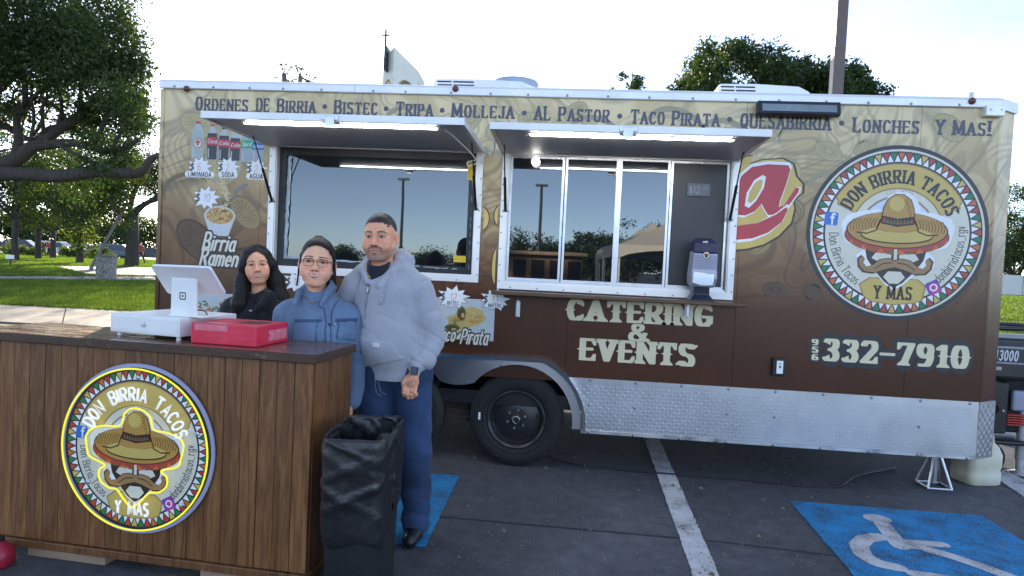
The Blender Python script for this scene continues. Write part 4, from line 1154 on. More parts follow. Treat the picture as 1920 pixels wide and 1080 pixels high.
K_SCR = ink('script_red', (.46, .035, .05))
P.poly([[(c2[0]+(x-c2[0])*1.06, c2[1]+(z-c2[1])*1.10) for x, z in ap]], K_WHITE, 3, CL); P.poly([ap], K_SCR, 4, CL)
ho = pxs([(1396, 386), (1400, 362), (1414, 338), (1430, 328), (1436, 332), (1432, 352), (1418, 376), (1404, 390)])
P.poly([ho], K_WHITE, 5, CL); hc = np.mean(ho, axis=0)
P.poly([[(hc[0]+(x-hc[0])*.7, hc[1]+(z-hc[1])*.72) for x, z in ho]], K_YEL, 6, CL)
sw = pxs([(1377, 424), (1420, 418), (1455, 402), (1474, 388), (1477, 393), (1466, 416), (1440, 436), (1410, 447), (1377, 450)])
c3 = np.mean(sw, axis=0)
P.poly([[(c3[0]+(x-c3[0])*1.05, c3[1]+(z-c3[1])*1.18) for x, z in sw]], K_WHITE, 7, CL); P.poly([sw], K_SCR, 8, CL)
# slivers of its other letters between the windows
for px, py, rx_, rz_ in ((900, 410, .075, .10), (946, 405, .085, .105), (934, 500, .055, .16)):
    x, z = wl(px, py)
    P.poly([circ(x, z, rx_, rz_, n=28)], K_BRN, 1, WIN_MINUS); P.poly([circ(x, z, rx_-.008, rz_-.010, n=28)], K_YEL, 2, WIN_MINUS)
for px in (1030, 1097):
    x, z = wl(px, 236); P.poly([circ(x, z-.02, .05, .035, n=20)], ink('plum', (.07, .02, .03)), 1)
pr_build(P, 'script_word')

# prices and drinks on the left
P = Print(wallM)
def star(px, py, rx_, rz_, n=10, a0=8, lay=3):
    x, z = wl(px, py); o_ = []
    for i in range(2*n):
        k = 1.0 if i % 2 == 0 else .66
        if i % 4 == 0: k = 1.12
        t = R(a0+180*i/n); o_.append((x+rx_*k*math.cos(t), z+rz_*k*math.sin(t)))
    P.poly([[(x+(u-x)*1.07, z+(v_-z)*1.07) for u, v_ in o_]], K_TXT, lay-.5); P.poly([o_], K_WHITE, lay)
    return x, z
K_HR = ink('marker_red', (.55, .08, .07)); K_HB = ink('marker_blue', (.12, .14, .45))
def price(px, py, rx_, rz_, val, inkm, name=None, nh=.036, lay=3, nz=-.075):
    x, z = star(px, py, rx_, rz_, lay=lay)
    P.text('$', ('s', .14, .13, .85, .1), K_DARK, lay+1, x-rx_*.82, z-rz_*.36, rz_*.72)
    P.text(val, HAND, inkm, lay+1, x-rx_*.20, z-rz_*.36, rz_*.72)
    if name:
        items, W_ = text_layout(name, SANS, .08)
        h_ = nh; wt = W_*h_
        P.poly([hull(circ(x-wt/2, z+nz+h_/2, h_*.75, n=10)+circ(x+wt/2, z+nz+h_/2, h_*.75, n=10))], K_WHITE, lay+.5)
        P.text(name, SANS, K_DARK, lay+1.5, x, z+nz, h_, center=True, gap=.08)
def bottle(px, pyt, pyb, wpx, liquid, label, lid, lay, txt=None, badge=False):
    (x, zt), (_, z0) = wl(px, pyt), wl(px, pyb); w_ = (wl(px+wpx/2, pyb)[0]-wl(px-wpx/2, pyb)[0])/2; h_ = zt-z0
    side = [(.86, 0), (.98, .04), (.94, .18), (1.0, .30), (.97, .45), (1.0, .62), (.92, .74), (.55, .86), (.34, .92), (.34, .97)]
    out_ = [(x+w_*u, z0+h_*v_) for u, v_ in side]+[(x-w_*u, z0+h_*v_) for u, v_ in side[::-1]]
    P.poly([out_], K_CLEAR, lay)
    liq = [(u, v_) for u, v_ in side if v_ <= .75]
    P.poly([[(x+w_*u*.93, z0+h_*(v_+.012)) for u, v_ in liq]+[(x-w_*u*.93, z0+h_*(v_+.012)) for u, v_ in liq[::-1]]], liquid, lay+.4)
    P.poly([rect(x-w_*.40, x+w_*.40, z0+h_*.945, z0+h_*1.0)], lid, lay+.4)
    P.poly([rect(x-w_*.75, x-w_*.55, z0+h_*.05, z0+h_*.33)], K_SHEEN, lay+.8)
    if badge:
        P.poly([circ(x, z0+h_*.42, w_*.72, n=18)], K_RED, lay+.8); P.poly([circ(x, z0+h_*.42, w_*.62, n=18)], K_PALE, lay+1.2)
        P.poly([hull([(x-w_*.5, z0+h_*.43), (x+w_*.5, z0+h_*.43), (x, z0+h_*.52)]), hull([(x-w_*.25, z0+h_*.42), (x+w_*.25, z0+h_*.42), (x, z0+h_*.34)])], K_RED, lay+1.6)
    else:
        P.poly([rect(x-w_*1.0, x+w_*1.0, z0+h_*.40, z0+h_*.64)], label, lay+.8)
        if txt: P.text(txt, ('s', .14, .12, .8, .22), K_WHITE, lay+1.3, x-w_*.86, z0+h_*.47, h_*.11, width=w_*1.7)
K_CLEAR = ink('clear_plastic', (.42, .46, .46), .2); K_COLA = ink('cola', (.012, .010, .014), .2); K_SHEEN = ink('bottle_sheen', (.50, .53, .55)); K_LEM = ink('lemonade', (.40, .44, .40))
K_LRED = ink('label_red', (.50, .03, .04)); K_LGRN = ink('label_green', (.05, .36, .16)); K_LBLU = ink('label_blue', (.05, .14, .42)); K_WAT = ink('water_print', (.36, .42, .46))
bottle(372, 228, 298, 24, K_LEM, None, K_LRED, 1, badge=True)
bottle(399, 233, 300, 20, K_COLA, K_LRED, K_LRED, 1, 'Coca'); bottle(421, 239, 301, 20, K_COLA, K_LRED, K_COLA, 1.2, 'Cola'); bottle(442, 245, 302, 20, K_COLA, K_LRED, K_COLA, 1, 'Cola')
bottle(464, 240, 304, 22, K_WAT, K_LGRN, K_LGRN, 1.2, 'Sprit'); bottle(485, 246, 304, 22, K_WAT, K_LBLU, K_WHITE, 1, 'agua')
price(375, 313, .098, .078, '6', K_HR, 'LIMONADA', .034); price(428, 314, .094, .078, '2', K_HR, 'SODA', .036); price(481, 317, .088, .078, '2', K_HR, 'AGUA', .036)
price(387, 371, .108, .088, '10', K_HB)
pr_build(P, 'drink_prices')
# ramen bowl
P = Print(wallM)
K_BOWL = ink('bowl', (.55, .58, .60)); K_BROTH = ink('broth', (.52, .26, .05)); K_NOOD = ink('noodle', (.60, .48, .22)); K_MEAT = ink('meat', (.10, .055, .03))
x, z = wl(412, 405)
P.poly([circ(x, z, .128, .078, n=32), [(x-.125, z-.01), (x-.075, z-.155), (x+.075, z-.155), (x+.125, z-.01)]], K_BOWL, 1)
P.poly([circ(x, z+.002, .112, .064, n=32)], K_BROTH, 2)
rs = np.random.default_rng(5)
def squiggle(cx, cz, r_, n, lay, mts, wd=.006, rz=None):
    for i in range(n):
        a = rs.uniform(0, 2*math.pi); rr_ = r_*math.sqrt(rs.random())
        px_, pz_ = cx+rr_*math.cos(a), cz+rr_*math.sin(a)*(rz or 1)
        t0 = rs.uniform(0, 360); k = rs.uniform(.010, .022)
        P.poly(stroke([(px_+k*math.cos(R(t0+q)), pz_+k*.7*math.sin(R(t0+q))) for q in range(0, 200, 40)], wd, 6), mts[i % len(mts)], lay+.05*(i % 8))
squiggle(x, z+.002, .095, 60, 2.5, [K_NOOD, K_NOOD, ink('noodle_dark', (.45, .30, .08)), K_NOOD, K_MEAT], .006, .55)
for k in range(26):
    t = k/25; squiggle(x+.01+.035*math.sin(t*5)+.045*t, z+.04+.23*t, .028+.02*(t > .75), 3, 3+.02*k, [K_NOOD, ink('noodle_pale', (.62, .56, .38)), K_MEAT if t < .45 else K_NOOD])
P.poly(stroke(pxs([(438, 372), (446, 355), (463, 346)]), .018, 8), ink('fork', (.14, .18, .20), .3), 2.5)
for mt, st_, ly in ((K_DARK, SCRIPTO, 4), (K_PALE, SCRIPT, 5)):
    for wi, (t_, pa, pb, h_) in enumerate((('Birria', (378, 468), (440, 470), .135), ('Ramen', (373, 496), (445, 500), .135))):
        (xa, za), (xb, zb_) = wl(*pa), wl(*pb)
        items, W_ = text_layout(t_, SCRIPT, .02)
        sx = (xb-xa)/W_; x_ = 0
        for q, ch_ in enumerate(t_):
            v_, f_, _ = glyph(ch_, st_); _, _, wd_ = glyph(ch_, SCRIPT); hh = h_*(1.0 if q == 0 else .86)
            P.tri([(xa+(x_+.1+u)*sx, za+q2*hh) for u, q2 in v_], f_, mt, ly+.12*(q % 3)+.4*wi); x_ += wd_+.02
pr_build(P, 'ramen_print')
# taco pirata picture
P = Print(wallM)
xa, zt = wl(800, 556); xb, z0 = wl(925, 640)
P.poly([rect(xa, xb, z0, zt)], ink('picture_paper', (.50, .54, .56)), 1)
for i in range(16):
    x, z = rs.uniform(xa+.03, xb-.03), rs.uniform(z0+.03, zt-.03); P.poly([circ(x, z, .022, n=12)], ink('paper_motif', (.42, .45, .46)), 1.3+.01*i, [circ(x, z, .016, n=12)])
T1 = pxs([(836, 622), (842, 600), (860, 582), (885, 574), (905, 582), (911, 597), (905, 606), (872, 612), (850, 624)])
K_TORT = ink('tortilla', (.52, .40, .14)); P.poly([hull(T1)], K_TORT, 3)
for px, py, a, b_ in ((865, 588, .034, .055), (848, 614, .06, .024)):
    x, z = wl(px, py); P.poly([circ(x, z, a, b_, n=18)], ink('lettuce', (.07, .14, .03)), 4); P.poly([circ(x+.003, z-.006, a*.75, b_*.75, n=18)], K_MEAT, 5); P.poly([circ(x+.012, z-.012, a*.35, b_*.35, n=12)], K_TORT, 6)
x, z = wl(885, 594)
squiggle(x, z, .08, 34, 4, [ink('toast', (.48, .22, .04)), ink('cheese', (.58, .46, .20)), ink('toast', (.48, .22, .04)), K_TORT], .007, .55)
squiggle(wl(850, 600)[0], wl(850, 600)[1], .06, 14, 6.5, [ink('toast', (.48, .22, .04)), K_TORT, ink('lettuce', (.07, .14, .03))], .007, .6)
x, z = wl(872, 632); P.poly([circ(x, z-.02, .075, .07, n=20, a0=0, a1=180)], K_DARK, 6.6); P.poly([circ(x, z-.02, .066, .06, n=20, a0=0, a1=180)], K_PALE, 7)
for mt, st_, ly in ((K_DARK, SCRIPTO, 7.6), (K_PALE, SCRIPT, 8.6)):
    for wi, (t_, pa, pb, h_) in enumerate((('Taco', (812, 637), (853, 640), .10), ('Pirata', (862, 643), (914, 645), .105))):
        (xa, za), (xb, zb_) = wl(*pa), wl(*pb)
        items, W_ = text_layout(t_, SCRIPT, .02); sx = (xb-xa)/W_; x_ = 0
        for q, ch_ in enumerate(t_):
            v_, f_, _ = glyph(ch_, st_); _, _, wd_ = glyph(ch_, SCRIPT)
            P.tri([(xa+(x_+.1+u)*sx, za+q2*h_) for u, q2 in v_], f_, mt, ly+.12*(q % 3)+.4*wi); x_ += wd_+.02
price(850, 557, .118, .082, '12', K_HR, 'BISTEC', .024, 7, -.058); price(928, 562, .108, .080, '13', K_HR, 'MIXTOS', .024, 7, -.056)
pr_build(P, 'taco_print')
# dish picture half hidden behind the people
P = Print(wallM)
xa, zt = wl(366, 548); xb, z0 = wl(540, 640)
P.poly([rect(xa, xb, z0, zt)], ink('picture_paper', (.50, .54, .56)), 1)
for i in range(10):
    squiggle(rs.uniform(xa+.06, xb-.06), rs.uniform(z0+.06, zt-.05), .06, 12, 2+.3*i, [ink('toast', (.48, .22, .04)), K_GRN, K_TORT, K_LRED, ink('lettuce', (.07, .14, .03))], .010)
price(556, 528, .10, .08, '13', K_HR, None, lay=6)
pr_build(P, 'dish_print')
# ------------------------------------------------------------------ wooden counter and what stands on it
m_wood, nt, b = newmat('stained_planks')
oi = nt.nodes.new('ShaderNodeObjectInfo')
vv = nt.nodes.new('ShaderNodeVectorMath'); vv.operation = 'MULTIPLY_ADD'
t_ = nt.nodes.new('ShaderNodeTexCoord'); nt.links.new(t_.outputs['Object'], vv.inputs[0]); vv.inputs[1].default_value = (9, 9, 0.75)
cmb = nt.nodes.new('ShaderNodeCombineXYZ'); nt.links.new(math_(nt, 'MULTIPLY', oi.outputs['Random'], 37.0), cmb.inputs[0]); nt.links.new(math_(nt, 'MULTIPLY', oi.outputs['Random'], 91.0), cmb.inputs[2])
nt.links.new(cmb.outputs[0], vv.inputs[2])
g1 = noise(nt, vv.outputs[0], 3.2, 5, 0.62, 1.4); g2 = noise(nt, vv.outputs[0], 26, 4, 0.7)
cw = ramp(nt, g1, [(0.28, (0.075, 0.029, 0.010)), (0.45, (0.145, 0.060, 0.020)), (0.56, (0.20, 0.088, 0.030)), (0.72, (0.27, 0.130, 0.048))])
cw = mixrgb(nt, 1.0, cw, ramp(nt, g2, [(0.3, 0.78), (0.65, 1.14)]), 'MULTIPLY')
cw = mixrgb(nt, 1.0, cw, ramp(nt, oi.outputs['Random'], [(0, (0.88, 0.86, 0.84)), (1, (1.22, 1.18, 1.12))]), 'MULTIPLY')
nt.links.new(cw, b.inputs['Base Color']); b.inputs['Roughness'].default_value = 0.42
bump(nt, b, g2, 0.25, 0.004)
m_top = M('varnished_top', (0.13, 0.064, 0.038), 0.28, var=0.45, vs=2.2, stretch=(1, 7, 7), rvar=0.5, coat=0.3)
m_edge, nt, b = newmat('worn_top_edge')
v = coords(nt, (2, 8, 8)); n1 = noise(nt, v, 3, 6, .7); n2 = noise(nt, coords(nt, (1, 1, 1)), 9, 6, .75)
c = mixrgb(nt, ramp(nt, n2, [(0.60, 0.0), (0.70, 1.0)]), ramp(nt, n1, [(.3, (.040, .018, .010)), (.7, (.085, .042, .022))]), (.20, .14, .095))
nt.links.new(c, b.inputs['Base Color']); b.inputs['Roughness'].default_value = .45
CA = R(-4.2); CO = Vector((-1.104, -2.097, 0))
counter = empty('counter', CO, CA)
tag(counter, 'brown stained wooden plank counter with a round neon sign on its front', 'counter')
LN, DP, HT = 1.84, .46, 1.09
def cb(mb, name, mats, **k): return mb.build(name, mats, counter, **k)
cb(MB().box(-LN+.02, -.04, .035, DP-.035, .07, HT-.042), 'carcass', M('carcass', (.06, .027, .011), .7))
nP = 21; pw = (LN-.04)/nP
for i in range(nP):
    d_ = rng.uniform(-.0012, .0012)
    o = cb(MB().box(-pw/2+.0012, pw/2-.0012, -.007, .007, -.4785, .4785), 'plank', m_wood, loc=(-LN+.02+pw*(i+.5), .027+d_, .5695)); bevel(o, .0022, 2)
nS = 5; sw_ = (DP-.05)/nS
for side in (-.027, -LN+.012):
    for i in range(nS):
        o = cb(MB().box(-.007, .007, -sw_/2+.002, sw_/2-.002, -.4785, .4785), 'plank', m_wood, loc=(side+rng.uniform(-.002, .002), .04+sw_*(i+.5), .5695)); bevel(o, .0022, 2)
o = cb(MB().box(-LN, 0, 0, DP, HT-.042, HT-.003), 'top_edge', m_edge); bevel(o, .005)
o = cb(MB().box(-LN+.003, -.003, .003, DP-.003, HT-.0025, HT), 'top', m_top)
o = cb(MB().box(-LN+.01, -.006, .006, .034, .050, .088).box(-.034, -.006, .0345, DP-.02, .050, .088), 'base_trim', m_wood); bevel(o, .004)
m_ply = M('raw_timber', (.30, .21, .14), .75, var=.25, vs=3, stretch=(1, 6, 6))
for x0, x1 in ((-1.48, -1.05), (-.55, -.12)):
    o = cb(MB().box(x0, x1, .03, .40, 0.0, .049), 'skid', m_ply); bevel(o, .004)
# neon sign
RS = .400; sc_c = atY(254, 842, -2.035)
inv = Matrix.Translation(CO) @ Matrix.Rotation(CA, 4, 'Z'); sl_ = inv.inverted() @ Vector(sc_c)
SX, SZ = sl_.x, sl_.z
sign = cb(MB().lathe([(0, 0), (RS, 0), (RS, .006), (0, .006)], 72, TR((SX, .012, SZ), rx=R(90))), 'neon_sign', M('lilac_acrylic', (.36, .40, .62), .12, var=.04), smooth=False)
P = Print(lambda u, q, l: (SX+u*RS, .0056-l*.00042, SZ+q*RS)); outl = logo(P, .3, True)
P.build('sign_print', sign)
def neon(name, col, es): return M(name, (.8, .8, .8), .3, emit=col, es=es, var=0)
m_ny = M('neon_yellow', (.45, .42, .02), .3, emit=(1.0, .92, .02), es=.24, var=0); m_nw = neon('neon_white', (.92, .96, 1.0), .12)
YN = -.016
def sp(u, q, y=YN): return (SX+u*RS, y, SZ+q*RS)
ring = [sp(.945*math.cos(t), .945*math.sin(t)) for t in np.linspace(0, 2*math.pi, 73)]
MB().tube(ring, .0042, 8, cap=False).build('neon_tube', m_ny, sign, True)
oc = [(x*1.02, (y+.108)*1.02-.108) for x, y in outl]; oc = smooth_path([(*q, 0) for q in oc+[oc[0]]], 4)
MB().tube([sp(q[0], q[1]) for q in oc], .0040, 8, cap=False).build('neon_tube', m_ny, sign, True)
NEON = ('s', .11, .11, .85, 0)
def neon_text(t, arc=None, x=0, y=0, h=.16, width=None):
    tot = sum((G[c][0]*.8 if c != ' ' else .40)+.24 for c in t)-.24; sx = (width or tot*h)/tot; u = 0
    for c in t:
        if c == ' ': u += .64; continue
        wd, st = G[c]
        mb = MB()
        for s_ in st:
            pts = []
            for (a, q) in s_:
                uu = (u+a*.8)*sx-tot*sx/2
                if arc:
                    th = R(arc[1])-uu/arc[0]; rr_ = arc[0]+q*h; pts.append(sp(rr_*math.cos(th), rr_*math.sin(th)))
                else: pts.append(sp(x+uu, y+q*h))
            mb.tube(pts, .0058, 6)
        mb.build('neon_letter', m_nw, sign, True)
        u += wd*.8+.24
neon_text('DON BIRRIA TACOS', (.575, 88), h=.15, width=1.40); neon_text('Y MAS', None, 0.0, -.76, .145, .42)
for u, q in ((0, .84), (-.62, -.45), (.60, -.60), (.78, .25)):
    MB().lathe([(.010, 0), (.010, .006), (.004, .010), (0, .010)], 12, TR(sp(u, q, .003), rx=R(90))).build('standoff', m_alu, sign)
# ------------- cash drawer and terminal
reg = empty('cash_drawer', (-2.264, -1.842, HT), R(-11)); tag(reg, 'white metal cash drawer on the counter, half behind the red parcel', 'cash drawer')
o = MB().box(0, .42, 0, .40, .018, .110).build('body', m_wplast, reg); bevel(o, .004)
MB().box(.012, .408, -.004, -.0005, .03, .098).build('front_panel', m_wplast, reg)
MB().lathe([(.011, 0), (.011, .005), (.006, .006), (0, .004)], 14, TR((.21, -.004, .066), rx=R(90))).build('lock', m_alu, reg)
for x in (.03, .39):
    for y in (.03, .37): MB().lathe([(.012, 0), (.010, .018)], 12, TR((x, y, 0)), cap=True).build('foot', m_wplast, reg)
ZT_ = HT+.1105
term = empty('payment_terminal', (-2.02, -1.74, ZT_)); tag(term, 'white point of sale screen on a stand, seen from the back', 'terminal')
Mt = term.matrix_basis.inverted()
def tp(v): return Vector(v)-Vector((-2.02, -1.74, ZT_))
TL, TRc, BRc, BL = (tp(atY(*q)) for q in ((283, 497, -1.88), (394, 501, -1.935), (424, 552, -1.80), (316, 549, -1.745)))
nrm = (TRc-TL).cross(BL-TL).normalized()
if nrm.y > 0: nrm = -nrm
q4 = [TL, TRc, BRc, BL]
def rrect(q4, k=.07, n=4):
    o_ = []
    c = [Vector(v) for v in q4]
    for i in range(4):
        p, a, b_ = c[i], c[i-1], c[(i+1) % 4]
        s0, s1 = p+(a-p).normalized()*.018, p+(b_-p).normalized()*.018
        for j in range(n+1):
            t = j/n; o_.append(s0*(1-t)**2+p*2*t*(1-t)+s1*t*t)
    return o_
r0 = rrect(q4)
MB().loft([[v+nrm*.006 for v in r0], [v for v in r0], [v-nrm*.008 for v in r0]]).build('screen_shell', m_wplast, term, True).data.set_sharp_from_angle(angle=R(40))
MB().loft([[v-nrm*.0085 for v in r0], [v-nrm*.012 for v in r0]]).build('screen', m_black, term)
Mn = TR((0, 0, 0), rz=R(-9))
nx0, nx1 = tp(atY(316, 560, -1.86)).x, tp(atY(369, 560, -1.86)).x
ny = tp((0, -1.865, 0)).y; nz1 = tp(atY(340, 520, -1.86)).z
Mn = TR(((nx0+nx1)/2, ny+.02, 0), rz=R(-9)); hw = (nx1-nx0)/2
o = MB().box(-hw, hw, -.012, .012, .0, nz1, Mn).build('stand', m_wplast, term); bevel(o, .010, 3)
o = MB().box(-hw-.01, hw+.05, -.012, .16, .0005, .010, Mn).build('stand_foot', m_wplast, term); bevel(o, .004)
hm = Vector((0, 0, nz1*.72))
MB().tube([Mn @ Vector((0, .01, nz1*.6)), (TL+TRc+BRc+BL)/4], .02, 8).build('hinge_arm', m_wplast, term)
P = Print(lambda u, q, l: Mn @ Vector((u, -.0126-l*.0004, q)))
zc0 = nz1*.53; s_ = .0185
def rsq(s_, r_):
    o_ = []
    for k, (sx, sz) in enumerate(((1, 1), (-1, 1), (-1, -1), (1, -1))):
        for j in range(4):
            t = R(k*90+j*30); o_.append((sx*(s_-r_)+r_*math.cos(t), zc0+sz*(s_-r_)+r_*math.sin(t)))
    return o_
P.poly([rsq(s_, .006)], K_DARK, 0, [rsq(s_*.72, .003)]); P.poly([rsq(s_*.26, .001)], K_DARK, 0)
P.build('square_mark', term)
pts = [tp((-1.93, -1.80, HT+.125)), tp((-1.87, -1.78, HT+.135)), tp((-1.83, -1.77, HT+.140)), tp((-1.805, -1.775, HT+.13)), tp((-1.79, -1.79, HT+.118))]
MB().tube(smooth_path(pts), .003, 6).build('cable', m_black, term, True)
# ------------- red parcel
f1, f2, f3 = (atZ(*q, HT) for q in ((357, 643), (481, 652), (529, 639)))
ux = Vector(f2-f1); uy = Vector(f3-f2)
ang = math.atan2(ux.y, ux.x); LX = ux.length; uyl = Vector((-math.sin(ang), math.cos(ang), 0)); LY = abs(uy.dot(uyl))
m_red, nt, b = newmat('red_wrapping'); v = coords(nt)
nt.links.new(ramp(nt, noise(nt, v, 9, 5), [(.3, (.66, .020, .055)), (.7, (.78, .040, .085))]), b.inputs['Base Color']); b.inputs['Roughness'].default_value = .38
bump(nt, b, noise(nt, coords(nt, (1, 1, 1.4)), 11, 4, .6, .5), .35, .012)
parcel = empty('parcel', Vector(f1), ang); tag(parcel, 'box wrapped in bright red paper on the counter', 'parcel')
hB = .098
def rbox(n=14):
    mb = MB(); rs = np.random.default_rng(2)
    return mb
o = MB().box(0, LX, 0, LY, .001, hB).build('wrapped_box', m_red, parcel); bevel(o, .005, 2)
m_tape = M('clear_tape', (.80, .22, .27), .10, var=.25, vs=20, bmp=.5, bs=35)
MB().box(.02, LX*.56, -.0012, -.0004, hB*.66, hB*.96).build('tape', m_tape, parcel); MB().box(.02, LX*.56, .004, .05, hB+.0004, hB+.0012).build('tape', m_tape, parcel)
MB().box(LX+.0004, LX+.0012, LY*.35, LY*.95, hB*.2, hB*.72).build('tape', m_tape, parcel)
MB().add([(LX+.0005, .002, .004), (LX+.004, LY*.40, hB*.5), (LX+.0005, .002, hB-.004)], [(0, 1, 2)]).build('paper_fold', m_red, parcel)
MB().box(LX*.52, LX*.86, LY*.35, LY*.72, hB+.0004, hB+.0014).build('slot', m_black, parcel)

# ------------------------------------------------------------------ bin with a black liner
bn = empty('trash_bin', (-.875, -2.05, 0), R(3)); tag(bn, 'tall slim black bin lined with a black plastic bag beside the counter', 'trash bin')
def rring(hx, hy, z, r_=.05, n=6, f=None):
    o_ = []
    for k, (sx, sy) in enumerate(((1, 1), (-1, 1), (-1, -1), (1, -1))):
        for j in range(n):
            t = R(k*90+j*90/(n-1)); o_.append((sx*(hx-r_)+r_*math.cos(t), sy*(hy-r_)+r_*math.sin(t), z))
    # subdivide straights
    P_ = []
    for i in range(len(o_)):
        a, b_ = np.array(o_[i]), np.array(o_[(i+1) % len(o_)]); L_ = np.linalg.norm(b_-a); m_ = max(1, int(L_/.012))
        for j in range(m_): P_.append(a+(b_-a)*j/m_)
    return P_
hx, hy = .128, .225
m_bin = M('black_bin', (.012, .013, .015), .5, var=.2, vs=5)
mb = MB(); ref = rring(hx, hy, 0)
nr = len(ref)
def scaled(z, kx, ky): return [(p[0]*kx, p[1]*ky, z) for p in ref]
mb.loft([scaled(.0, .86, .88), scaled(.02, .88, .90), scaled(.40, .94, .95), scaled(.752, .985, .99), scaled(.76, 1.0, 1.0), scaled(.755, .96, .97), scaled(.30, .90, .91), scaled(.03, .84, .86)], True, True)
mb.build('bin', m_bin, bn, True).data.set_sharp_from_angle(angle=R(50))
m_bag, nt, b = newmat('black_bag'); v = coords(nt, (1, 1, .55))
b.inputs['Base Color'].default_value = (.008, .008, .010, 1); b.inputs['Specular IOR Level'].default_value = .75
nt.links.new(ramp(nt, noise(nt, v, 5, 3), [(.3, .30), (.7, .44)]), b.inputs['Roughness'])
h1 = noise(nt, v, 4.5, 3, .5, 1.6); h2 = noise(nt, v, 15, 2, .5, 2.0)
bump(nt, b, math_(nt, 'ADD', h1, math_(nt, 'MULTIPLY', h2, .25)), .26, .04)
th = np.array([math.atan2(p[1], p[0]) for p in ref]); rs = np.random.default_rng(9)
def wav(z, amp, k0=0):
    ph = rs.uniform(0, 6.28, 5); return amp*sum(np.sin(th*f_+ph[i]+z*(5+2*i))/ (1+.3*i) for i, f_ in enumerate((3, 5, 8, 13, 21)))
ph = rs.uniform(0, 6.28, 8)
_wr = np.random.default_rng(4); _cr = [(_wr.uniform(-3.14, 3.14), _wr.uniform(.36, .76), _wr.uniform(.6, 2.6)*_wr.choice((-1, 1)), _wr.uniform(.03, .07), _wr.uniform(.5, 1.5), _wr.uniform(.05, .16)) for _ in range(34)]
def W(z):                                     # slanting creases of different length, plus a soft sag
    o_ = .6*np.sin(th*3+z*4+ph[0])+.4*np.sin(th*5-z*7+ph[1])
    for t0, z0, sl_, wd_, am_, ln_ in _cr:
        d_ = (th-t0-(z-z0)*sl_*4+np.pi) % (2*np.pi)-np.pi
        o_ = o_+am_*1.6*np.exp(-(d_/(wd_*2.2))**2)*math.exp(-((z-z0)/ln_)**2)
    return o_
rings = []
ref2 = np.array([(p[0], p[1]) for p in ref]); nrm2 = ref2/np.linalg.norm(ref2, axis=1)[:, None]
def bring(z, k, amp, zamp=0.0):
    q = ref2*k+nrm2*(W(z)*amp)[:, None]; dz = zamp*np.sin(th*2+1.0)+zamp*.6*np.sin(th*5+2.)
    return [(q[i, 0], q[i, 1], z+dz[i]) for i in range(nr)]
for z, k, am, za in ((.36, 1.00, .0020, .055), (.375, 1.015, .003, .055), (.40, 1.025, .004, .05), (.46, 1.03, .004, .03), (.52, 1.035, .0045, .02), (.58, 1.04, .0045, .01), (.64, 1.045, .0045, .005), (.70, 1.05, .004, .002),
                     (.745, 1.055, .004, .002), (.768, 1.04, .004, .003), (.778, 1.0, .004, .004), (.770, .955, .004, .003), (.74, .93, .006, 0), (.66, .89, .009, 0), (.56, .84, .012, 0), (.45, .78, .014, 0), (.36, .70, .016, 0)):
    rings.append((z, k, am, za))
prm = np.array(rings); tt_ = np.linspace(0, len(prm)-1, len(prm)*4-3)
rings = [bring(*[float(np.interp(t, np.arange(len(prm)), prm[:, c_])) for c_ in range(4)]) for t in tt_]
mb = MB(); mb.loft(rings, True, False); mb.add([rings[-1][i] for i in range(nr)], [tuple(range(nr))])
mb.build('liner', m_bag, bn, True)
# ------------------------------------------------------------------ towel dispenser on the ledge
xd, zd = wl(1312, 560, -.11)
td = empty('towel_dispenser', (xd, -.105, W2[2]-.012), R(4)); tag(td, 'paper towel dispenser with dark top on the serving window ledge', 'towel dispenser')
mb = MB(); mb.loft([[(-.088, -.07, 0), (.088, -.07, 0), (.088, .07, 0), (-.088, .07, 0)], [(-.082, -.065, .01), (.082, -.065, .01), (.082, .065, .01), (-.082, .065, .01)],
                    [(-.058, -.04, .045), (.058, -.04, .045), (.058, .05, .045), (-.058, .05, .045)], [(-.056, -.045, .10), (.056, -.045, .10), (.056, .05, .10), (-.056, .05, .10)]])
bevel(mb.build('stand', M('navy_plastic', (.016, .018, .040), .35), td), .006)
m_lil = M('smoky_lilac_plastic', (.32, .33, .43), .18, var=.12, vs=5); m_nav = M('navy_cover', (.020, .020, .065), .22)
Md = TR((0, 0, .075), rx=R(8))
mb = MB(); mb.loft([[(-.085, -.065, .03), (.085, -.065, .03), (.085, .06, .03), (-.085, .06, .03)], [(-.092, -.085, .10), (.092, -.085, .10), (.092, .06, .10), (-.092, .06, .10)],
                    [(-.088, -.075, .16), (.088, -.075, .16), (.088, .06, .16), (-.088, .06, .16)], [(-.084, -.072, .275), (.084, -.072, .275), (.084, .06, .275), (-.084, .06, .275)]])
mb.V = [tuple(Md @ Vector(v_)) for v_ in mb.V]
bevel(mb.build('body', m_lil, td), .012, 3)
mb = MB(); mb.loft([[(-.084, -.0725, .276), (.084, -.0725, .276), (.084, .06, .276), (-.084, .06, .276)], [(-.080, -.066, .345), (.080, -.066, .345), (.080, .06, .345), (-.080, .06, .345)], [(-.05, -.045, .372), (.05, -.045, .372), (.05, .05, .372), (-.05, .05, .372)]])
mb.V = [tuple(Md @ Vector(v_)) for v_ in mb.V]
bevel(mb.build('cover', m_nav, td), .008, 3)
P = Print(lambda u, q, l: Md @ Vector((u, -.0745-l*.0008, q)))
P.poly([circ(0, .262, .026, n=20)], K_DARK, 0); P.poly([circ(0, .262, .023, n=20)], K_PALE, 1); P.poly([circ(0, .266, .017, .008, n=16)], K_GOLDD, 2); P.poly([circ(0, .254, .010, .008, n=12)], K_BRN, 2)
P.build('emblem_sticker', td)
P = Print(lambda u, q, l: Md @ Vector((u, -.062-l*.0008+(q-.355)*.7, q))); P.text('scott', SANS, K_WHITE, 3, -.03, .350, .012); P.build('maker_mark', td)
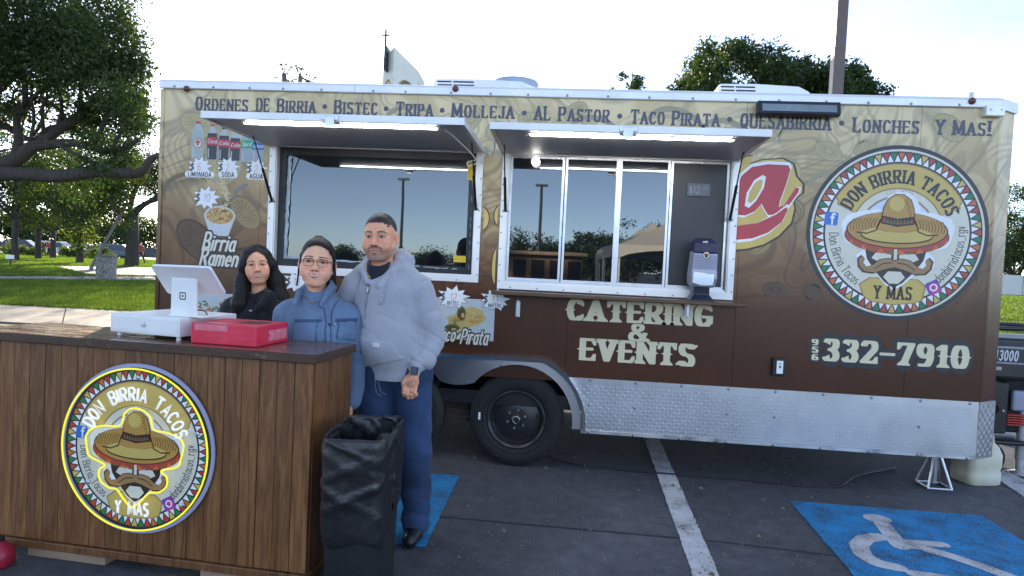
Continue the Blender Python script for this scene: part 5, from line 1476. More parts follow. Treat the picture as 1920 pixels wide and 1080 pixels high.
tow = MB(); Vt = []
for i in range(9):
    u = -.078+.145*i/8
    for j, (y, z) in enumerate(((-.080, .140), (-.096, .130), (-.108, .105), (-.112, .072))):
        Vt.append(Md @ Vector((u-.012*j/3, y-.004*math.sin(i*.8), z-.012*math.sin(i/8*3.1)*(j/3)+(.0 if j else .003)-.012*i/8)))
tow.add(Vt, [(i*4+j, (i+1)*4+j, (i+1)*4+j+1, i*4+j+1) for i in range(8) for j in range(3)])
tow.build('paper_towel', M('paper_towel', (.68, .74, .80), .85, var=.05), td, True)

# ------------------------------------------------------------------ things on the ground round the trailer
jk = atZ(1760, 918)
js = empty('jack_stand', (float(jk[0]), float(jk[1])+.07, 0)); tag(js, 'small aluminium jack stand under the front end of the trailer', 'jack stand')
hb = .085; ht = .022
for sx in (-1, 1):
    for sy in (-1, 1):
        MB().tube([(sx*hb, sy*hb, .008), (sx*ht, sy*ht, .255)], .0085, 6).build('leg', m_alu, js)
mb = MB()
for a, b_ in (((-1, -1), (1, -1)), ((1, -1), (1, 1)), ((1, 1), (-1, 1)), ((-1, 1), (-1, -1))):
    MB().tube([(a[0]*hb, a[1]*hb, .008), (b_[0]*hb, b_[1]*hb, .008)], .0085, 6).build('base_bar', m_alu, js)
MB().lathe([(.020, .03), (.020, .25), (.032, .262), (.032, .298), (0, .298)], 12).build('screw_post', m_alu, js)
jg = empty('water_jug', (3.245, .50, 0), R(12)); tag(jg, 'cloudy white plastic jug on the asphalt behind the tread plate', 'jug')
m_jug, nt, b = newmat('cloudy_polyethylene'); b.inputs['Base Color'].default_value = (.62, .60, .48, 1); b.inputs['Roughness'].default_value = .42
b.inputs['Subsurface Weight'].default_value = .5; b.inputs['Subsurface Radius'].default_value = (.06, .05, .03); b.inputs['Subsurface Scale'].default_value = .5
nt.links.new(ramp(nt, noise(nt, coords(nt), 5, 4), [(.3, (.55, .52, .38)), (.7, (.66, .65, .55))]), b.inputs['Base Color'])
def jr(z, hx_, hy_, r_=.05):
    o_ = []
    for k, (sx, sy) in enumerate(((1, 1), (-1, 1), (-1, -1), (1, -1))):
        for j in range(5):
            t = R(k*90+j*22.5); o_.append((sx*(hx_-r_)+r_*math.cos(t), sy*(hy_-r_)+r_*math.sin(t), z))
    return o_
mb = MB(); mb.loft([jr(.0, .12, .10), jr(.015, .14, .115), (jr(.09, .143, .118)), jr(.12, .136, .112), jr(.15, .143, .118), jr(.24, .143, .118), jr(.30, .125, .10), jr(.35, .085, .07), jr(.375, .05, .045, .03)])
mb.build('body', m_jug, jg, True).data.set_sharp_from_angle(angle=R(60))
MB().lathe([(.035, .375), (.035, .41), (0, .412)], 16).build('cap', m_wplast, jg)
MB().tube(smooth_path([(.03, 0, .38), (.09, 0, .40), (.125, 0, .36), (.13, 0, .28)], 5), .013, 8).build('handle', m_jug, jg, True)
tj = atZ(1909, 888)
tjk = empty('tongue_jack', (float(tj[0]), float(tj[1]), 0)); tag(tjk, 'grey tubular tongue jack post in front of the black generator', 'tongue jack')
m_gp = M('grey_paint_metal', (.34, .33, .33), .45, .3)
MB().lathe([(.075, 0), (.075, .012), (.03, .03), (.03, .2)], 20).build('foot', m_gp, tjk, True)
MB().lathe([(.036, .12), (.036, .62), (.03, .64), (0, .64)], 16).build('outer_tube', m_gp, tjk, True)
MB().tube([(0, 0, .6), (.05, 0, .6), (.12, 0, .6), (.12, 0, .5)], .011, 8).build('crank', m_gp, tjk)
# extension cord
pts = [atZ(*q) for q in ((1030, 852), (1060, 868), (1120, 876), (1200, 886), (1290, 893), (1380, 900), (1450, 908), (1530, 915), (1575, 914), (1592, 903), (1615, 893), (1680, 880))]
mb = MB(); mb.tube([(float(p[0]), float(p[1]), .008) for p in smooth_path(pts, 5)], .007, 6)
tag(mb.build('power_cord', m_black, smooth=True), 'thin black power cord lying on the asphalt under the trailer', 'cord')
rd = atZ(-2, 1068, 0)
rc = empty('red_canister', (float(rd[0])-.03, float(rd[1])+.03, 0)); tag(rc, 'red rounded canister at the foot of the counter', 'canister')
MB().lathe([(.0, 0), (.05, .0), (.062, .012), (.065, .05), (.060, .085), (.03, .11), (.02, .125), (0, .126)], 20).build('body', M('canister_red', (.34, .015, .04), .35), rc, True)
MB().lathe([(.022, .122), (.022, .14), (0, .142)], 14).build('cap', m_black, rc)

# wheelchair symbol on the blue square
P = Print(lambda u, q, l: (u, q, .0065+l*.001))
def gs(l): return [gxy(x, y, 0) for x, y in l]
hx_, hy_ = gxy(1645, 974, 0)
polys = [circ(hx_, hy_, .085, .075, n=18)]
polys += stroke(gs([(1655, 985), (1688, 1026)]), .105, 8)+stroke(gs([(1690, 1018), (1766, 1023)]), .09, 8)+stroke(gs([(1690, 1026), (1738, 1030)]), .06, 8)
polys += stroke(gs([(1742, 1033), (1775, 1042), (1830, 1060), (1895, 1084)]), .10, 8)
polys += stroke(gs([(1648, 1008), (1622, 1012), (1610, 1024), (1618, 1042), (1645, 1058), (1682, 1066)]), .105, 8)
polys += stroke(gs([(1715, 1078), (1800, 1090)]), .09, 8)
P.poly(polys, m_white2, 0)
o = P.build('wheelchair_symbol', bl)
# ------------------------------------------------------------------ people: smooth volumes turned into continuous skins
class Vol:
    def __init__(s, lo, hi, h):
        s.lo = np.array(lo, float); s.h = h
        n = np.ceil((np.array(hi)-s.lo)/h).astype(int)+1
        s.ax = [s.lo[i]+np.arange(n[i])*h for i in range(3)]
        s.F = np.full(n, 0.5, np.float32)
    def reg(s, lo, hi):
        sl = tuple(slice(max(0, int((lo[i]-s.lo[i])/s.h)), max(0, min(len(s.ax[i]), int((hi[i]-s.lo[i])/s.h)+2))) for i in range(3))
        return sl, s.ax[0][sl[0]][:, None, None], s.ax[1][sl[1]][None, :, None], s.ax[2][sl[2]][None, None, :]
    def put(s, sl, d, k, op):
        a = s.F[sl]
        if op < 0: a = -a
        if k > 0:
            hh = np.clip(.5+.5*(a-d)/k, 0, 1); r = a*(1-hh)+d*hh-k*hh*(1-hh)
        else: r = np.minimum(a, d)
        s.F[sl] = -r if op < 0 else r
    def cap(s, a, b, ra, rb=None, k=.02, sy=1.0, op=1):
        rb = ra if rb is None else rb; a = np.array(a, float); b = np.array(b, float); m = max(ra, rb)*max(1, sy)+k+5*s.h
        sl, X, Y, Z = s.reg(np.minimum(a, b)-m, np.maximum(a, b)+m)
        d = b-a; dy = d[1]/sy; L = d[0]**2+dy**2+d[2]**2+1e-12
        px, py, pz = X-a[0], (Y-a[1])/sy, Z-a[2]
        t = np.clip((px*d[0]+py*dy+pz*d[2])/L, 0, 1)
        D = np.sqrt((px-t*d[0])**2+(py-t*dy)**2+(pz-t*d[2])**2)-(ra+(rb-ra)*t)
        s.put(sl, D*min(1, sy), k, op); return s
    def chain(s, pts, rad, k=.02, sy=1.0, op=1):
        for i in range(len(pts)-1): s.cap(pts[i], pts[i+1], rad[i], rad[i+1], k, sy, op)
        return s
    def ell(s, c, r, k=.02, op=1, M=None):
        c = np.array(c, float); r = np.array(r if hasattr(r, '__len__') else (r,)*3, float); m = (max(r) if M is not None else r)+k+5*s.h
        sl, X, Y, Z = s.reg(c-m, c+m)
        x, y, z = X-c[0], Y-c[1], Z-c[2]
        if M is not None:
            x, y, z = (M[0][0]*x+M[1][0]*y+M[2][0]*z, M[0][1]*x+M[1][1]*y+M[2][1]*z, M[0][2]*x+M[1][2]*y+M[2][2]*z)
        k0 = np.sqrt((x/r[0])**2+(y/r[1])**2+(z/r[2])**2); k1 = np.sqrt((x/r[0]**2)**2+(y/r[1]**2)**2+(z/r[2]**2)**2)+1e-9
        s.put(sl, k0*(k0-1)/k1, k, op); return s
    def cut(s, fn):                            # keep only where fn(X, Y, Z) < 0
        s.F = np.maximum(s.F, fn(s.ax[0][:, None, None], s.ax[1][None, :, None], s.ax[2][None, None, :]).astype(np.float32)); return s
    def ripple(s, fn):
        s.F = s.F+np.where(np.abs(s.F) < .06, fn(s.ax[0][:, None, None], s.ax[1][None, :, None], s.ax[2][None, None, :]), 0).astype(np.float32); return s
    def front(s, x, z, off=0.0):
        i = int(round((x-s.lo[0])/s.h)); k = int(round((z-s.lo[2])/s.h))
        i = min(max(i, 0), s.F.shape[0]-1); k = min(max(k, 0), s.F.shape[2]-1)
        col = s.F[i, :, k]; j = np.argmax(col < 0)
        if col[j] >= 0: return None
        if j == 0: return float(s.ax[1][0])-off
        t = col[j-1]/(col[j-1]-col[j]); return float(s.ax[1][j-1]+t*s.h)-off
    def mesh(s):
        F = s.F; sg = F < 0; n = np.array(F.shape)
        C = [(a, b, c) for a in (0, 1) for b in (0, 1) for c in (0, 1)]
        v = lambda G_, o: G_[o[0]:n[0]-1+o[0], o[1]:n[1]-1+o[1], o[2]:n[2]-1+o[2]]
        cnt = sum(v(sg, o).astype(np.int8) for o in C); idx = np.argwhere((cnt > 0) & (cnt < 8))
        ids = np.full(n-1, -1, np.int64); ids[tuple(idx.T)] = np.arange(len(idx))
        pos = np.zeros((len(idx), 3)); num = np.zeros(len(idx))
        for o in C:
            for ax in range(3):
                if o[ax]: continue
                o2 = list(o); o2[ax] = 1
                fa = F[idx[:, 0]+o[0], idx[:, 1]+o[1], idx[:, 2]+o[2]]; fb = F[idx[:, 0]+o2[0], idx[:, 1]+o2[1], idx[:, 2]+o2[2]]
                m = (fa < 0) != (fb < 0); t = np.where(m, fa/np.where(m, fa-fb, 1), 0)
                p = np.tile(np.array(o, float), (len(idx), 1)); p[:, ax] += t
                pos[m] += p[m]; num[m] += 1
        V = s.lo+(idx+pos/num[:, None])*s.h
        Q = []
        for ax in range(3):
            u, w_ = (ax+1) % 3, (ax+2) % 3
            sa = [slice(0, n[0]), slice(0, n[1]), slice(0, n[2])]; sb = list(sa)
            sa[ax] = slice(0, n[ax]-1); sb[ax] = slice(1, n[ax])
            a = sg[tuple(sa)]; b = sg[tuple(sb)]
            e = np.argwhere(a != b); e = e[(e[:, u] > 0) & (e[:, u] < n[u]-1) & (e[:, w_] > 0) & (e[:, w_] < n[w_]-1)]
            ins = a[tuple(e.T)]
            q = []
            for du, dw in ((-1, -1), (0, -1), (0, 0), (-1, 0)):
                f = e.copy(); f[:, u] += du; f[:, w_] += dw; q.append(ids[tuple(f.T)])
            q = np.stack(q, 1); q[~ins] = q[~ins][:, ::-1]; Q.append(q)
        Q = np.concatenate(Q)
        return V, Q[(Q >= 0).all(1)]
def vskin(name, rough=.5, bsc=220, bst=.15, spec=.4, sss=0.0):
    m, nt, b = newmat(name)
    at = nt.nodes.new('ShaderNodeAttribute'); at.attribute_name = 'Col'
    c = mixrgb(nt, 1.0, at.outputs['Color'], ramp(nt, noise(nt, coords(nt), 60, 4), [(.3, .90), (.7, 1.08)]), 'MULTIPLY')
    nt.links.new(c, b.inputs['Base Color']); b.inputs['Roughness'].default_value = rough; b.inputs['Specular IOR Level'].default_value = spec
    if sss: b.inputs['Subsurface Weight'].default_value = sss; b.inputs['Subsurface Radius'].default_value = (.012, .005, .003); b.inputs['Subsurface Scale'].default_value = .4
    bump(nt, b, noise(nt, coords(nt), bsc, 3), bst, .002)
    return m
m_skin = vskin('skin', .48, 260, .12, .4, .15)
def fabric(name, col, scale=420, var=.12, vs=7, rough=.9, bst=.4, sheen=.2, mel=0.0):
    m, nt, b = newmat(name); v = coords(nt)
    c = ramp(nt, noise(nt, v, vs, 6, .65), [(.3, [x*(1-var) for x in col]), (.7, [x*(1+var) for x in col])])
    f = noise(nt, v, scale, 3, .7)
    if mel: c = mixrgb(nt, 1.0, c, ramp(nt, f, [(.35, 1-mel), (.65, 1+mel)]), 'MULTIPLY')
    nt.links.new(c, b.inputs['Base Color']); b.inputs['Roughness'].default_value = rough; b.inputs['Sheen Weight'].default_value = sheen
    bump(nt, b, f, bst, .002); return m
def hairmat(name, col):
    m, nt, b = newmat(name); v = coords(nt, (1, 1, .08))
    f = noise(nt, v, 160, 3, .6)
    nt.links.new(ramp(nt, f, [(.3, [x*.5 for x in col]), (.7, [x*1.6 for x in col])]), b.inputs['Base Color'])
    b.inputs['Roughness'].default_value = .50; b.inputs['Specular IOR Level'].default_value = .28
    bump(nt, b, f, .6, .004); return m
m_hair = hairmat('black_hair', (.012, .009, .008)); m_hair2 = hairmat('short_dark_hair', (.034, .028, .025))

def head(HC, S, yaw, tilt, sex, skin, smile=True, beard=False, wide=1.0):
    """-> verts, quads, colours in world space; face towards -y before turning"""
    h = .0023
    V_ = Vol((-.10, -.135, -.215), (.10, .125, .130), h)
    f_ = sex == 'f'; jw = .92 if f_ else 1.0
    V_.ell((0, .018, .030), (.075, .094, .088), .01).ell((0, -.034, .036), (.060, .054, .064), .03)
    V_.ell((0, -.026, -.046), (.056*jw+.003, .060, .068), .03)
    for sx in (-1, 1):
        V_.cap((sx*.056*jw, .005, -.045), (sx*.022, -.064, -.098), .018 if not f_ else .014, .015, .03)
        V_.ell((sx*.041, -.064, -.020), (.024, .021, .022), .022); V_.ell((sx*.035, -.068, -.050), (.027, .024, .028), .025)
        V_.cap((sx*.012, -.087, .0205), (sx*.048, -.070, .022), .0085 if not f_ else .006, .008 if not f_ else .006, .016)
    V_.ell((0, -.073, -.100), (.021, .018, .017), .02)
    V_.ell((0, -.077, -.064), (.030, .021, .027), .02)
    for sx in (-1, 1): V_.ell((sx*.031, -.104, .003), (.0185, .016, .0115), .010, -1)
    for sx in (-1, 1): V_.ell((sx*.031, -.0755, .0015), (.0145, .0135, .0125), .003)
    V_.cap((0, -.086, .012), (0, -.108, -.030), .0070, .0105, .012); V_.ell((0, -.110, -.033), (.0125, .0115, .0105), .010)
    for sx in (-1, 1): V_.ell((sx*.0135, -.099, -.037), (.0085, .0095, .0075), .006)
    for sx in (-1, 1):
        V_.chain([(sx*.027, -.0850, -.0570), (sx*.014, -.0950, -.0600), (0, -.0975, -.0605)] if smile else [(sx*.024, -.0885, -.0610), (0, -.0985, -.0590)], [.0028, .0040, .0042], .003); V_.chain([(sx*.026, -.0850, -.0590), (sx*.014, -.0935, -.0710), (0, -.0960, -.0745)] if smile else [(sx*.022, -.0885, -.0690), (0, -.0970, -.0745)], [.0028, .0046, .0052], .003)
        V_.ell((sx*.0775, .014, -.006), (.0075, .021, .032), .008)
        V_.ell((sx*.083, .010, -.004), (.005, .011, .020), .004, -1)
    V_.cap((0, .022, -.075), (0, .034, -.235), .051 if not f_ else .043, .060 if not f_ else .050, .03)
    V, Q = V_.mesh(); VW = V.copy(); VW[:, 0] *= 1+(wide-1)*np.clip((.05-V[:, 2])/.06, 0, 1)
    x, y, z = V.T; ax_ = np.abs(x); fr = y < -.045
    C = np.tile(np.array(skin, float), (len(V), 1))
    def tint(m, col, a=1.0):
        m = (m*a)[:, None]; C[:] = C*(1-m)+np.array(col)*m
    sm = lambda d, s_: np.clip(1-d/s_, 0, 1)
    red = (skin[0]*1.02, skin[1]*.68, skin[2]*.66)
    tint(np.exp(-(((ax_-.042)/.020)**2+((z+.030)/.020)**2))*fr, red, .55); tint(np.exp(-((x/.016)**2+((z+.034)/.012)**2))*fr, red, .4)
    n3 = np.sin(x*900+np.sin(z*700)*2)*np.sin(z*1100+y*800)*.5+.5
    if beard:
        bz = ((z < -.040-.02*np.exp(-(x/.05)**2)*0) & (y < .01) & (z > -.125)).astype(float)
        dens = np.clip((-.046-z)/.018, 0, 1)*np.clip((.012-y)/.03, 0, 1)*(z > -.122)
        dens *= np.where((ax_ < .024) & (z > -.0775) & (z < -.056), .0, 1)
        tint(dens*(.45+.35*n3), (.15, .125, .115), .62)
        tint(((ax_ < .012) & (z < -.085) & fr)*(.5+.5*n3), (.26, .25, .245), .6); tint(((ax_ > .012) & (ax_ < .045) & (z < -.088) & fr)*n3, (.24, .23, .225), .45)
        mus = (np.abs(z+.0505+.12*ax_*ax_/.03) < .0058)*(ax_ < .030)*fr; tint(mus.astype(float), (.060, .048, .045), .72)
        tint((((ax_-.031)/.006)**2+((z+.066)/.014)**2 < 1)*fr*1.0, (.09, .075, .07), .5); tint(((x/.010)**2+((z+.083)/.006)**2 < 1)*fr*1.0, (.09, .075, .07), .5)
    # lips, teeth
    lip = (.44, .13, .11) if not f_ else (.56, .085, .085)
    zc = z-(11.0*ax_**2 if smile else 0)
    if smile:
        up_, lo_ = -.0575+9*ax_**2*.4, -.0785+30*ax_**2
        lm = (z < up_+.0012) & (z > lo_) & (ax_ < .0285) & fr & (y < -.075); tint(lm.astype(float), lip, .88)
        te = (z < -.0605+6*ax_**2) & (z > -.0712+18*ax_**2) & (ax_ < .0215) & fr; tint(te.astype(float), (.66, .55, .50))
        tint(((np.abs(z-(-.0722+18*ax_**2)) < .0011) & (ax_ < .0235) & fr)*1.0, (.10, .02, .02), .8)
    else:
        lm = ((x/.0255)**2+((zc+.0665)/.0125)**2 < 1) & fr; tint(lm.astype(float), lip, .55)
        tint(((np.abs(zc+.0668) < .0016) & (ax_ < .022) & fr)*1.0, (.12, .04, .04), .8)
    # brows, eyes
    br = (np.abs(z-(.0245+.10*(ax_-.014)*(ax_ < .038)+(.0024-.25*(ax_-.038))*(ax_ >= .038))) < (.0034 if f_ else .0044)*np.clip(1.35-(ax_-.012)/.048, .35, 1)) & (ax_ > .012) & (ax_ < .054) & (y < -.05)
    tint(br.astype(float), (.022, .016, .014), .85)
    ex, ez = (ax_-.031)/.0150, (z-.0012)
    top = .0056*(1-ex**2); bot = -.0048*(1-ex**2)
    eye = (np.abs(ex) < 1) & (ez < top) & (ez > bot) & fr; tint(eye.astype(float), (.50, .47, .45))
    lash = (np.abs(ex) < 1.12) & (np.abs(ez-np.maximum(top, 0)) < (.0022 if f_ else .0016)) & fr; tint(lash.astype(float), (.015, .010, .010), .92)
    low = (np.abs(ex) < 1.05) & (np.abs(ez-np.minimum(bot, 0)) < .0013) & fr; tint(low.astype(float), (.10, .05, .04), .6)
    iris = eye & (((ax_-.031)**2+(ez-.0008)**2) < .0058**2); tint(iris.astype(float), (.018, .010, .007))
    tint((np.exp(-(((ax_-.031)/.017)**2+((z-.002)/.011)**2))*fr*(~eye)*(~lash)), (skin[0]*.62, skin[1]*.52, skin[2]*.50), .5)
    tint((((ax_-.0075)/.0042)**2+((z+.0425)/.0026)**2 < 1)*fr*(y < -.09)*1.0, (.06, .02, .018), .85)
    Mr = Matrix.Translation(Vector(HC)) @ Matrix.Rotation(yaw, 4, 'Z') @ Matrix.Rotation(tilt[0], 4, 'X') @ Matrix.Rotation(tilt[1], 4, 'Y') @ Matrix.Scale(S, 4)
    A_ = np.array(Mr)
    return VW @ A_[:3, :3].T+A_[:3, 3], Q, C, Mr
def join(parts):
    V, Q, C, b = [], [], [], 0
    for v, q, c in parts:
        V.append(v); Q.append(q+b); C.append(c if np.ndim(c) == 2 else np.tile(np.array(c, float), (len(v), 1))); b += len(v)
    return np.concatenate(V), np.concatenate(Q), np.concatenate(C)
def cloth(name, vol, mat, parent):
    V, Q = vol.mesh(); return fast_mesh(name, V, Q, mat, parent, True)
def hair_obj(name, vol, Mr, mat, parent):
    V, Q = vol.mesh(); A_ = np.array(Mr); return fast_mesh(name, V @ A_[:3, :3].T+A_[:3, 3], Q, mat, parent, True)
def patch(vol, quad, off, th, mat, name, parent, n=14, m=14):
    """thin panel lying on the front of a garment; quad: four (x, z) corners"""
    q = [np.array(c, float) for c in quad]; V = []; 
    for j in range(m+1):
        for i in range(n+1):
            u, w_ = i/n, j/m
            p = q[0]*(1-u)*(1-w_)+q[1]*u*(1-w_)+q[2]*u*w_+q[3]*(1-u)*w_
            y = vol.front(p[0], p[1]); V.append([p[0], y if y is not None else np.nan, p[1]])
    V = np.array(V)
    if np.isnan(V[:, 1]).any(): V[np.isnan(V[:, 1]), 1] = np.nanmean(V[:, 1])
    k = len(V); V0 = V.copy(); V0[:, 1] -= off; V1 = V.copy(); V1[:, 1] += .004
    F = []
    for j in range(m):
        for i in range(n):
            a = j*(n+1)+i; F.append((a, a+1, a+n+2, a+n+1))
    ring = [i for i in range(n+1)]+[j*(n+1)+n for j in range(1, m+1)]+[m*(n+1)+i for i in range(n-1, -1, -1)]+[j*(n+1) for j in range(m-1, 0, -1)]
    for a, b_ in zip(ring, ring[1:]+ring[:1]): F.append((b_, a, a+k, b_+k))
    return mesh_obj(name, np.concatenate([V0, V1]), F, mat, parent, smooth=True)
def seam(vol, pts, r_, mat, name, parent, off=.001, n=14):
    """cord lying on the front of a garment through (x, z) points"""
    P_ = []
    for p in smooth_path([(x, z, 0) for x, z in pts], n):
        y = vol.front(p[0], p[1])
        if y is not None: P_.append((p[0], y-off, p[1]))
    P_ = [P_[0]]+[q for a, q in zip(P_, P_[1:]) if np.linalg.norm(np.array(a)-np.array(q)) > 1e-4]
    if len(P_) < 2: return None
    return MB().tube(P_, r_, 6).build(name, mat, parent, True)
def px2(px, py, Y): q = atY(px, py, Y); return (float(q[0]), float(q[2]))
def shoes(parent, feet, mat, yaw=0.0):
    for fx, fy in feet:
        v_ = Vol((fx-.08, fy-.24, -.002), (fx+.08, fy+.14, .14), .006)
        v_.cap((fx, fy+.04, .055), (fx, fy-.08, .045), .046, .046, .02).cap((fx, fy-.08, .04), (fx, fy-.17, .034), .046, .036, .02).cap((fx, fy+.03, .06), (fx, fy+.03, .12), .045, .045, .02)
        v_.cut(lambda X, Y, Z: .004-Z+0*X+0*Y)
        cloth('shoe', v_, mat, parent)
def wrinkle(amp, fx=24, fz=30, ph=0.0):
    return lambda X, Y, Z: amp*(np.sin(X*fx+np.sin(Z*fz*.6+ph)*1.6+Y*14)*np.sin(Z*fz+np.sin(X*fx*.7+ph)*1.9+Y*9)+.6*np.sin(Z*fz*1.9+X*fx*1.3+ph*2+Y*20))
SK_M = (.84, .40, .24); SK_W = (.90, .47, .295); SK_G = (.85, .43, .255)

# ---------------------------------------------------------------- the man in the grey hoodie
hv, hq, hc, HM = head((-1.040, -1.405, 1.648), 1.085, R(0), (R(2), R(-2)), 'm', SK_M, smile=False, beard=True, wide=1.06)
# hand and forearm
hd = Vol((-.93, -1.62, .74), (-.70, -1.40, 1.02), .0028)
wp = np.array((-.792, -1.505, .945))
hd.cap(wp+(.008, .02, .06), wp, .029, .024, .01); hd.cap(wp, wp+(-.012, -.008, -.045), .024, .030, .015, .72)
hd.ell(wp+(-.016, -.010, -.058), (.040, .020, .044), .012)
for i, (dx, ln) in enumerate(((-.038, .9), (-.018, 1.05), (.003, 1.0), (.021, .82))):
    k0 = wp+np.array((dx-.012, -.014, -.092+.004*abs(i-1.5))); k1 = k0+np.array((-.002, -.010, -.030*ln)); k2 = k1+np.array((.001, .016, -.020*ln)); k3 = k2+np.array((.002, .022, .004))
    hd.chain([k0, k1, k2, k3], [.0112, .0102, .0095, .0085], .004)
t0 = wp+np.array((-.040, -.010, -.035)); hd.chain([t0, t0+(-.016, -.012, -.030), t0+(-.010, -.016, -.062)], [.0135, .0120, .0100], .008)
gv, gq = hd.mesh(); gc = np.tile(np.array(SK_M), (len(gv), 1))
tt = np.sin(gv[:, 0]*330+np.sin(gv[:, 2]*260)*2.2)*np.sin(gv[:, 2]*380+np.sin(gv[:, 0]*290)*1.7)
tat = ((tt > .25) & (gv[:, 2] < .93) & (gv[:, 2] > .86) & (gv[:, 1] < -1.50))[:, None]; gc = np.where(tat, gc*.38+np.array((.02, .03, .03)), gc)
bd = Vol((-1.35, -1.62, .02), (-.62, -1.15, 1.50), .012)
bd.cap((-.94, -1.37, .95), (-.99, -1.37, 1.27), .12, .13, .05, .7).cap((-.86, -1.37, 1.37), (-1.13, -1.37, 1.37), .045, .045, .04)
bd.chain([(-.85, -1.38, .88), (-.81, -1.39, .48), (-.79, -1.38, .08)], [.07, .055, .04], .03); bd.chain([(-1.02, -1.37, .88), (-1.03, -1.37, .48), (-1.04, -1.36, .08)], [.07, .055, .04], .03)
bd.chain([(-.84, -1.375, 1.36), (-.765, -1.365, 1.18), (-.742, -1.365, 1.10), tuple(wp+(.008, .02, .05))], [.045, .040, .038, .028], .02)
bv, bq = bd.mesh()
V, Q, C = join([(hv, hq, hc), (gv, gq, gc), (bv, bq, SK_M)])
man = fast_mesh('person', V, Q, m_skin, None, True, C)
tag(man, 'man with short dark hair and goatee in grey zip hoodie and jeans', 'person')
hr = Vol((-.10, -.12, -.10), (.10, .13, .14), .003)
hr.ell((0, .019, .033), (.0768, .0958, .0912), .004).ell((0, -.034, .037), (.0625, .0565, .0675), .02)
hr.cut(lambda X, Y, Z: np.where(Y < -.046, np.interp(np.abs(X), [0, .040, .052, .060, .075], [.070, .067, .055, .030, .012]), np.interp(Y, [-.046, -.040, -.020, .0, .03, .10], [.012, .006, .0, .020, -.02, -.055])+0*X)-Z+.0022*np.sin(X*430)+.0016*np.sin(X*910+Y*500))
hr.ripple(lambda X, Y, Z: .0012*np.sin(X*700+Y*300)*np.sin(Z*600+Y*500))
hair_obj('hair', hr, HM, m_hair2, man)
m_hood = fabric('grey_fleece', (.375, .385, .425), 500, .07, 9, .95, .5, .35, .22)
ho = Vol((-1.46, -1.66, .88), (-.60, -1.12, 1.66), .0060)
ho.cap((-.945, -1.385, 1.03), (-.985, -1.375, 1.27), .178, .182, .05, .82); ho.ell((-.955, -1.43, 1.08), (.165, .135, .15), .05)
ho.chain([(-1.02, -1.365, 1.475), (-.90, -1.37, 1.435), (-.835, -1.375, 1.385)], [.058, .064, .074], .04); ho.chain([(-1.05, -1.365, 1.475), (-1.12, -1.37, 1.435), (-1.17, -1.375, 1.38)], [.058, .064, .074], .04)
ho.ell((-1.0, -1.385, 1.36), (.165, .125, .10), .05)
ho.chain([(-.822, -1.375, 1.375), (-.765, -1.365, 1.22), (-.735, -1.365, 1.10)], [.083, .075, .070], .016); ho.chain([(-.735, -1.365, 1.10), (-.765, -1.44, 1.00), tuple(wp+(.006, .012, .035))], [.070, .060, .044], .015)
ho.cap(tuple(wp+(.005, .014, .045)), tuple(wp+(.002, .008, .014)), .040, .037, .006)
ho.chain([(-1.17, -1.375, 1.37), (-1.27, -1.30, 1.22), (-1.36, -1.26, 1.20)], [.083, .072, .06], .016)
ho.cap((-.935, -1.385, .950), (-.935, -1.385, .918), .172, .166, .010, .80)
# hood lying open round the neck
ho.chain([(-1.072, -1.500, 1.400), (-1.118, -1.440, 1.465), (-1.115, -1.35, 1.520), (-1.04, -1.285, 1.540), (-.95, -1.290, 1.550), (-.935, -1.37, 1.515), (-.965, -1.455, 1.450), (-1.005, -1.515, 1.385)], [.015, .022, .028, .032, .036, .030, .021, .015], .012)
ho.chain([(-.945, -1.30, 1.555), (-.905, -1.32, 1.525), (-.895, -1.35, 1.475)], [.034, .036, .030], .025)
ho.ell((-1.042, -1.40, 1.575), (.068, .090, .095), .010, -1); ho.chain([(-1.048, -1.545, 1.535), (-1.040, -1.560, 1.450), (-1.030, -1.565, 1.385)], [.064, .040, .004], .006, 1, -1)
w_ = wrinkle(.0034, 12, 13, .7)
def groove(a, X, Y, Z, kx, kz, ky, ph): return a*(1-np.abs(np.sin(X*kx+Z*kz+Y*ky+ph)))**4
def man_folds(X, Y, Z):
    low = np.clip((1.36-Z)/.15, 0, 1); arm = np.clip((X+.845)/.03, 0, 1)
    f = w_(X, Y, Z)*(.3+.7*low)
    f = f+groove(.0065, X, Y, Z, 7+4*np.sin(Z*7), 15, 4, .4)*low*(1-arm)*(.4+.6*np.sin(X*9+Z*5)**2)
    f = f+groove(.0055, X, Y, Z, -9, 11+3*np.sin(X*11), 5, 2.0)*low*(1-arm)*np.sin(Z*8+X*6)**2
    f = f+groove(.0095, X, Y, Z, 16, 30, 12, .9)*arm*np.clip((1.20-Z)/.08, 0, 1)+groove(.008, X, Y, Z, -14, 15, 8, 1.1)*arm*np.clip((Z-1.10)/.08, 0, 1)
    return f
ho.ripple(man_folds)
hoodie = cloth('hoodie', ho, m_hood, man)
m_strng = M('grey_cord', (.36, .38, .43), .9)
pk = [px2(674, 690, -1.5), px2(760, 672, -1.5), px2(738, 640, -1.5), px2(676, 632, -1.5)]
patch(ho, pk, .007, .004, m_hood, 'pocket', hoodie, 20, 16)
zp = [px2(692, 530, -1.5), px2(686, 580, -1.5), px2(681, 640, -1.5), px2(677, 694, -1.5)]
seam(ho, zp, .0045, M('zip_metal', (.30, .31, .34), .4, .6), 'zip', hoodie, .002)
seam(ho, [px2(690, 531, -1.52), px2(688, 550, -1.52)], .0065, m_screw, 'zip_pull', hoodie, .008, 6)
for a in (((733, 508), (727, 535), (717, 570)), ((670, 508), (668, 535), (664, 572))):
    seam(ho, [px2(*q, -1.5) for q in a], .0055, m_strng, 'drawstring', hoodie, .004)
    seam(ho, [px2(*a[2], -1.5), px2(a[2][0]-1, a[2][1]-8, -1.5)], .0075, m_strng, 'cord_end', hoodie, .004, 3)
